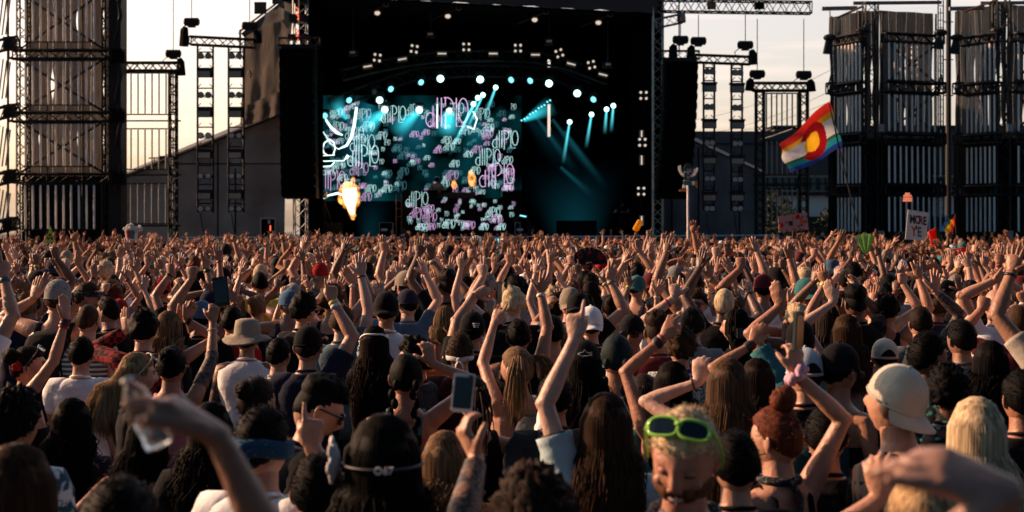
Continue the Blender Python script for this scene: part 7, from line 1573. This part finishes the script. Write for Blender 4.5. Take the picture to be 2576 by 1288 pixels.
# ================================================================ THINGS HELD ABOVE THE CROWD
def pole(t, a, b, r, m, name='pole'):
    k = MB(); k.tube([a, b], r, 7); return t.part(name, k, m)
mat('flag_red', (0.75, 0.035, 0.02), 0.8, var=0.1, translucent=0.55); mat('flag_orange', (0.85, 0.24, 0.02), 0.8, var=0.1, translucent=0.55); mat('flag_yellow', (0.85, 0.48, 0.02), 0.8, var=0.1, translucent=0.55)
mat('flag_white', (0.74, 0.73, 0.71), 0.8, var=0.08, translucent=0.55); mat('flag_green', (0.03, 0.13, 0.05), 0.8, var=0.1, translucent=0.55); mat('flag_teal', (0.02, 0.28, 0.33), 0.8, var=0.1, translucent=0.55); mat('flag_blue', (0.015, 0.06, 0.30), 0.8, var=0.1, translucent=0.55); mat('flag_purple', (0.06, 0.02, 0.16), 0.8, var=0.1, translucent=0.55); mat('flag_crimson', (0.55, 0.012, 0.016), 0.8, var=0.1, translucent=0.3)
mat('lime', (0.24, 0.50, 0.10), 0.6, var=0.1, translucent=0.2); mat('paper', (0.80, 0.77, 0.70), 0.8, var=0.06); mat('card_navy', (0.03, 0.05, 0.09), 0.7); mat('card_red', (0.40, 0.03, 0.035), 0.7); mat('card_teal', (0.04, 0.20, 0.24), 0.7); mat('fan_black', (0.012, 0.016, 0.022), 0.7); mat('fan_red', (0.45, 0.02, 0.03), 0.7); mat('dark_green', (0.02, 0.06, 0.05), 0.7); mat('boot_orange', (0.55, 0.26, 0.09), 0.7); mat('neon_lime', (0.42, 0.62, 0.07), 0.7)
# the big striped flag on its long pole
DFL = 40.0
t = TB('striped_flag', 'big rainbow striped flag with a red ring and yellow disc, on a long dark pole', 'flag', (P(2512, 0, DFL).x, DFL, 0))
pole(t, Vector((P(2512, 0, DFL).x, DFL, 0.0)), P(2084, 258, DFL), 0.022, 'black_metal') if False else pole(t, Vector((P(2185, 610, DFL).x, DFL, 1.0)), P(2086, 262, DFL), 0.022, 'black_metal')
c00, c10, c11, c01 = P(2086, 255, DFL), P(1962, 362, DFL), P(1986, 438, DFL), P(2120, 372, DFL)       # hoist top, fly top, fly bottom, hoist bottom
def fpt(f_, g):
    p = (c00.lerp(c10, f_)).lerp(c01.lerp(c11, f_), g)
    p = p + Vector((0.04 * math.sin(g * 9), 0.17 * math.sin(f_ * 7.5 + g * 1.5) * (0.25 + f_) + 0.05 * math.sin(g * 8 + f_ * 3), 0.05 * math.sin(f_ * 6.5 + g)))
    return p
NU, NV = 64, 48; cells = {}
ZL = [(0.18, 'flag_red'), (0.23, 'flag_orange'), (0.33, 'flag_yellow'), (0.68, 'flag_white'), (0.76, 'flag_green'), (0.87, 'flag_teal'), (0.985, 'flag_blue'), (1.01, 'flag_purple')]
fm = ['flag_red', 'flag_orange', 'flag_yellow', 'flag_white', 'flag_green', 'flag_teal', 'flag_blue', 'flag_purple', 'flag_crimson']
m = MB(); vs = [fpt(i / NU, j / NV) for j in range(NV + 1) for i in range(NU + 1)]; fs, ms = [], []
for j in range(NV):
    for i in range(NU):
        f_, g = (i + .5) / NU, (j + .5) / NV; x, y = (f_ - 0.47) * 1.36, (g - 0.52); r = math.hypot(x, y); an = math.degrees(math.atan2(y, x))
        k = next(q for q, (lim, _) in enumerate(ZL) if g < lim)
        if r < 0.20: k = 2
        elif r < 0.385 and not (-38 < an < 38): k = 8
        fs.append((j * (NU + 1) + i, j * (NU + 1) + i + 1, (j + 1) * (NU + 1) + i + 1, (j + 1) * (NU + 1) + i)); ms.append(k)
m.add(vs, fs); m.m[:] = ms; t.part('cloth', m, fm, True)
# cut-out figure totem
def poly_at(D, pts, thick=0.03, dy=0.0): k = MB(); k.slab([P(u, v, D) + Vector((0, dy, 0)) for u, v in pts], thick); return k
DT_ = 34.0
t = TB('cutout_totem', 'cut-out figure with raised white arms and orange boots on a white pole', 'totem', (P(1731, 0, DT_).x, DT_, 0))
pole(t, Vector((P(1731, 0, DT_).x, DT_ + 0.03, 0.8)), P(1731, 455, DT_) + Vector((0, 0.03, 0)), 0.028, 'tube_white')
S_ = lambda pts: [(1684 + x / 10.73 / 1.158, 397 + y / 10.73 / 1.158) for x, y in pts]     # zoomed crop pixels
t.part('head', poly_at(DT_, S_([(430, 390), (470, 230), (540, 170), (640, 175), (720, 260), (730, 400), (690, 440), (460, 440)])), 'dark_green')
t.part('torso', poly_at(DT_, S_([(465, 455), (650, 455), (650, 710), (460, 710)])), 'dark_green')
for pts in ([(455, 500), (380, 450), (360, 330), (350, 240), (320, 230), (300, 290), (265, 250), (280, 400), (350, 530), (450, 600)], [(650, 540), (740, 480), (760, 360), (880, 300), (890, 400), (800, 560), (660, 620)]): t.part('arm', poly_at(DT_, S_(pts), 0.03, -0.02), 'flag_white')
t.part('trousers', poly_at(DT_, S_([(440, 722), (700, 722), (705, 860), (560, 860), (530, 850), (430, 830)])), 'card_teal')
for pts in ([(420, 840), (525, 850), (520, 940), (400, 940)], [(710, 735), (780, 735), (775, 855), (710, 855)]): t.part('sock', poly_at(DT_, S_(pts)), 'flag_white')
for pts in ([(400, 955), (520, 950), (520, 1055), (310, 1050), (310, 1000)], [(785, 730), (875, 725), (870, 945), (790, 850)]): t.part('boot', poly_at(DT_, S_(pts)), 'boot_orange')
k = MB(); text_mb(k, '303', P(1731 - 4, 397 + 420 / 12.43, DT_ - 0.03), (1, 0, 0), (0, 0, 1), 0.065); t.part('lettering', k, 'paper')
k = MB(); k.box(P(1730, 432.5, DT_ - 0.02), (0.18, 0.02, 0.03)); k.box(P(1728, 454, DT_ - 0.02), (0.17, 0.02, 0.014)); t.part('trim', k, 'flag_white')
k = MB(); k.box(P(1731, 437, DT_ - 0.02), (0.035, 0.02, 0.05)); k.rod(P(1727, 442, DT_ - .02), P(1731, 450, DT_ - .02), 0.008); k.rod(P(1735, 442, DT_ - .02), P(1731, 450, DT_ - .02), 0.008); t.part('chest_mark', k, 'paper')
# MORE sign
DS_ = 30.0
t = TB('hand_lettered_sign', 'white cardboard sign hand-lettered MORE over a cut-off second line', 'sign', (P(2300, 0, DS_).x, DS_, 0))
q = [(2284, 527), (2337, 535), (2332, 582), (2326, 606), (2277, 602)]
t.part('board', poly_at(DS_, q, 0.012), 'paper'); pole(t, Vector((P(2301, 0, DS_).x, DS_ + 0.02, 1.2)), P(2304, 560, DS_) + Vector((0, 0.02, 0)), 0.014, 'paper', 'stick')
for ch, (u, v), h, mm in [('M', (2288, 561), 22, 'card_navy'), ('O', (2301.5, 562), 21, 'card_navy'), ('R', (2311, 563), 21, 'card_red'), ('E', (2322, 565), 21, 'fan_black'), ('Y', (2293, 592), 24, 'card_red'), ("'", (2304, 592), 24, 'fan_black'), ('E', (2308, 594), 24, 'card_teal')]:
    k = MB(); text_mb(k, ch, P(u, v, DS_ - 0.012), (1, 0, -0.12), (0.0, 0, 1), h * DS_ / F, 0.62, 0, 0.03); t.part('letter', k, mm)
# patterned banner
t = TB('patterned_banner', 'square banner of tiny printed faces in mauve and brown, on a dark post', 'banner', (P(1993, 0, 36).x, 36, 0))
pmat('print_faces', (0.16, 0.09, 0.10), (0.42, 0.27, 0.27), 'voronoi', 9, 0.25, 0.35); t.part('cloth', poly_at(36, [(1957, 544), (2030, 535), (2034, 578), (1960, 585)], 0.02), 'print_faces')
k = MB()
for u, v, mm in ((1990, 562, 0), (2019, 558, 1), (2006, 545, 2), (1966, 566, 2)): k.cur = mm; k.box(P(u, v, 35.97), (0.09, 0.02, 0.12))
t.part('printed_patch', k, ['fan_black', 'flag_orange', 'flag_crimson']); pole(t, Vector((P(1998, 0, 36).x, 36.05, 0.5)), P(1995, 540, 36.05), 0.03, 'black_metal', 'post')
# burger lantern on a stick
t = TB('lantern_totem', 'small glowing red layered lantern on a stick above the sign', 'totem', (P(2283, 0, 38).x, 38, 0)); c = P(2283, 497, 38); k = MB()
for z, r in ((0.11, 0.07), (0.05, 0.12), (-0.02, 0.13), (-0.08, 0.135)): k.tube([c + Vector((0, 0, z - .028)), c + Vector((0, 0, z)), c + Vector((0, 0, z + .022))], [r * .9, r, r * .8], 14)
t.part('lantern', k, 'lantern_skin' if 'lantern_skin' in MATS else (emat('lantern_skin', (1, 0.25, 0.12), 0.6) and 'lantern_skin')); pole(t, Vector((c.x, c.y, 1.0)), c, 0.012, 'black_metal', 'stick')
# small rainbow flag, red-green flag
t = TB('small_flag', 'small rainbow pride flag held up at the right', 'flag', (P(2395, 0, 34).x, 34, 0)); pole(t, Vector((P(2408, 0, 34).x, 34, 1.2)), P(2403, 538, 34), 0.01, 'black_metal')
for i, mm in enumerate(['flag_red', 'flag_orange', 'flag_yellow', 'flag_green', 'flag_blue']):
    f0, f1 = i / 5, (i + 1) / 5; e = lambda f_, g: P(2402 - 26 * f_ - 4 * g + 3 * math.sin(g * 5), 545 + 40 * g - 4 * f_, 34) + Vector((0, 0.08 * math.sin(g * 6 + f_ * 4), 0)); k = MB(); vs = []
    for g in range(9): vs += [e(f0, g / 8), e(f1, g / 8)]
    k.add(vs, [(2 * g, 2 * g + 1, 2 * g + 3, 2 * g + 2) for g in range(8)]); t.part('stripe', k, mm, True)
k = MB(); k.slab([P(2378, 545, 33.98), P(2403, 536, 33.98), P(2396, 552, 33.98), P(2384, 556, 33.98)], 0.01); t.part('corner_chevron', k, 'fan_black')
t = TB('small_flag', 'bright red and green flag bunched among the hands at right', 'flag', (P(2350, 0, 26).x, 26, 0)); DD = 26
for mm, pts in (('flag_red', [(2336, 582), (2352, 574), (2358, 600), (2360, 632), (2345, 625)]), ('flag_green', [(2352, 572), (2362, 578), (2370, 605), (2362, 612), (2356, 596)]), ('flag_red', [(2360, 618), (2390, 628), (2425, 622), (2440, 634), (2405, 645), (2365, 640)])):
    t.part('fold', poly_at(DD, pts, 0.05), mm)
# radiation-mark flag on a pole at the left
t = TB('warning_flag', 'lime triangular flag with a black trefoil on a white pole at left', 'flag', (P(123, 0, 24).x, 24, 0)); pole(t, P(121, 686, 24), P(127, 612, 24), 0.012, 'tube_white')
t.part('cloth', poly_at(24, [(127, 568), (112, 614), (137, 606)], 0.012), 'neon_lime'); k = MB()
for a_ in (90, 210, 330): k.slab([P(125.5, 597, 23.98) + Vector((0.052 * math.cos(R(a_ + d)) * q_, 0, 0.062 * math.sin(R(a_ + d)) * q_)) for d, q_ in ((-28, .25), (-28, 1), (0, 1.05), (28, 1), (28, .25))], 0.008)
t.part('trefoil', k, 'fan_black')
# popcorn tub totem
t = TB('tub_totem', 'white frothy popcorn heap on a striped tub, carried high at left', 'totem', (P(330, 0, 34).x, 34, 0)); c = P(331, 598, 34); k = MB(); rr = random.Random(2)
for i in range(60): a_, r = rr.uniform(0, 6.28), rr.uniform(0, .19); k.ball(c + Vector((r * math.cos(a_), r * math.sin(a_), 0.18 + 0.16 * (1 - r / .2) * rr.random() + 0.03 * rr.random())), rr.uniform(.03, .05), 7, 5)
for dx, dz in ((.2, .28), (.24, .2)): k.ball(c + Vector((dx, 0, dz)), .04, 7, 5)
t.part('popcorn', k, 'flag_white'); k = MB(); k.tube([c + Vector((0, 0, -.03)), c + Vector((0, 0, .19))], [.135, .165], 24, cap=True)
for i in range(len(k.m)): k.m[i] = (i // 3) % 3
t.part('tub', k, ['card_red', 'flag_white', 'card_teal']); k = MB(); k.box(c + Vector((0, 0, -.05)), (.42, .3, .03)); t.part('tray', k, 'paper'); pole(t, Vector((c.x - .1, c.y, 1.2)), c + Vector((-.1, 0, -.05)), .012, 'tube_white', 'stick')
# dark banner with lettering
t = TB('dark_banner', 'black pennant lettered SAVAGE down its length, red V, left of centre', 'banner', (P(1030, 0, 30).x, 30, 0)); t.part('cloth', poly_at(30, [(1016, 572), (1034, 600), (1042, 640), (1024, 664), (1010, 640), (1004, 600)], 0.015), 'fan_black')
for i, ch in enumerate('SAVAGE'):
    o_ = P(1031 - 3.1 * i * 0.9 + 1.5, 654 - 12.2 * i, 29.97); k = MB(); text_mb(k, ch, o_, (-0.25, 0, 1), (-1, 0, -0.25), 0.085, 0.95); t.part('letter', k, 'fan_red' if ch == 'V' else 'paper')
pole(t, P(1032, 700, 30.03), P(1016, 574, 30.03), 0.012, 'black_metal', 'stick')
# folding fans
def fan(u, v, D, rad, a0, a1, nrib, m1, m2, label, name='hand_fan', letters=None, lm=None):
    c = P(u, v, D); t = TB(name, label, 'fan', c, None); vs, fs, ms = [], [], []
    for i in range(nrib * 2 + 1):
        a_ = R(a0 + (a1 - a0) * i / (nrib * 2)); dy = 0.012 * (i % 2)
        vs += [c + Vector((rad * .22 * math.cos(a_), dy, rad * .22 * math.sin(a_))), c + Vector((rad * math.cos(a_), dy * 2, rad * math.sin(a_)))]
    for i in range(nrib * 2): fs.append((2 * i, 2 * i + 1, 2 * i + 3, 2 * i + 2)); ms.append(0)
    k = MB(); k.add(vs, fs); t.part('leaf', k, m1); k = MB()
    for i in range(nrib + 1):
        a_ = R(a0 + (a1 - a0) * i / nrib); k.rod(c + Vector((0, -.01, 0)), c + Vector((rad * 0.985 * math.cos(a_), -.012, rad * 0.985 * math.sin(a_))), rad * .012, 4)
    t.part('ribs', k, m2)
    if letters:
        for i, ch in enumerate(letters):
            a_ = R(a0 + (a1 - a0) * (0.22 + 0.56 * i / max(1, len(letters) - 1))); p = c + Vector((rad * .60 * math.cos(a_), -.03, rad * .60 * math.sin(a_))); up = Vector((math.cos(a_), 0, math.sin(a_))); rt = Vector((math.sin(a_), 0, -math.cos(a_)))
            k = MB(); text_mb(k, ch, p - rt * rad * .13, rt, up, rad * .30, 0.9); t.part('letter', k, lm)
    return t
fan(1482, 668, 17.5, 0.235, 168, 8, 10, 'fan_black', 'black_metal', 'large black folding fan with red lettering, centre right', letters='DAW', lm='fan_red')
fan(1757, 722, 13.0, 0.20, 118, 62, 7, 'paper', 'steel', 'white paper fan with small dark marks right of centre', letters='|||||', lm='fan_black')
t = fan(2178, 648, 19.5, 0.34, 122, 68, 3, 'lime', 'fan_black', 'bright green fan with black ribs held up at the right')
fan(1326, 655, 31, 0.3, 150, 20, 8, 'fan_black', 'steel', 'dark fan with pale ribs small among far hands at centre'); fan(2268, 618, 33, 0.34, 165, 20, 9, 'fan_black', 'dark_green', 'dark round fan beside the lettered sign')
# jellyfish totem, tall cup, thrown yellow tube
t = TB('jellyfish_totem', 'white jellyfish puppet on a thin stick at centre', 'totem', (P(1198, 0, 30).x, 30, 0)); c = P(1198, 604, 30); k = MB(); k.tube([c + Vector((0, 0, .1)), c + Vector((0, 0, .07)), c, c + Vector((0, 0, -.03))], [.03, .10, .135, .12], 14); t.part('bell', k, 'flag_white', True); k = MB(); rr = random.Random(9)
for i in range(12): a_ = i * .52; p0 = c + Vector((.1 * math.cos(a_), .1 * math.sin(a_), -.02)); k.tube([p0 + Vector((.015 * math.sin(q_ * 2 + i), 0, -.06 * q_)) for q_ in range(5)], .010, 4)
t.part('tentacles', k, 'flag_white'); pole(t, Vector((c.x, c.y, 1.3)), c, .009, 'tube_white', 'stick')
t = TB('tall_cup', 'tall tapering clear drink cup raised at centre', 'cup', P(1256, 630, 28)); k = MB(); k.tube([P(1258, 650, 28), P(1257, 630, 28), P(1253, 598, 28)], [.03, .035, .085], 14); t.part('cup', k, 'clear_plastic')
t = TB('thrown_tube', 'yellow inflatable stick tilted above the crowd right of stage', 'inflatable', P(1606, 568, 30)); k = MB(); a, b = P(1597, 581, 30), P(1612, 554, 30); k.tube([a, a.lerp(b, .1), a.lerp(b, .9), b], [.04, .07, .07, .04], 10); t.part('tube', k, 'flag_yellow')
bottle(P(655, 624, 32), (-.4, 0, 1), .04, .24, 'small clear bottle raised among far hands left of stage'); bottle(P(1352, 672, 24), (.05, 0, 1), .05, .22, 'white drink can raised at centre right')
for u, v, D, lab, lit in [(1880 - 300, 682, 17, 'phone held sideways right of the black folding fan', None), (2242, 700, 15, 'phone held upright under the green fan', (0.05, 0.2, 0.3)), (2470, 690, 16, 'dark phone raised near the balding man', None), (1992 - 30, 690, 15, 'phone with dark case raised behind the horns sign', None), (930, 640, 26, 'pale phone among far hands left of centre', (0.5, 0.52, 0.5)), (700, 650, 24, 'small bright phone screen left of stage', (0.15, 0.4, 0.5)), (2120, 655, 24, 'small phone screen among far hands at right', (0.3, 0.35, 0.35))]:
    side_ = 'sideways' in lab; phone(P(u, v, D), (1, .1, .05), (0, .1, 1), .16 if side_ else .085, .085 if side_ else .165, lab, (0.010, 0.010, 0.012), lit)
# people on the stage
def stage_person(u, vt, D, label, top, yaw=180, floor=None):
    f = Fig(False, 8, 0, 0, -10, 0, [(-1, (-.2, .3, 1.2), (-1, 0, -1), 'relax', None, None), (1, (.2, .3, 1.2), (1, 0, -1), 'relax', None, None)]); z = P(0, vt, D).z; sc = 1.0; o = put(f.body(0), 'person', ['skin', 'eye', 'iris', 'lips'], None, SKINS['fair'])
    o.location = (P(u, 0, D).x, D, z - 1.76); o.rotation_euler = (0, 0, R(yaw)); tag(o, label, 'person'); put(f.shirt('tee', 0, False), 'shirt', 'cloth', o, top); put(f.trousers(), 'trousers', 'cloth', o, CLOTH['black']); put(f.hair('short', 3, False), 'hair', 'hair', o, HAIRS['black']); put(f.cap(False), 'cap', 'cloth', o, CLOTH['black'])
stage_person(1100, 445, 61.5, 'DJ in a black cap behind the desk on the riser', CLOTH['khaki']); stage_person(1343, 577, 54.4, 'cameraman in dark cap crouched at the stage front, right of centre', CLOTH['black'], 180); stage_person(1568, 500, 58.5, 'stagehand standing dark at the right stage wing', CLOTH['black'], 150)
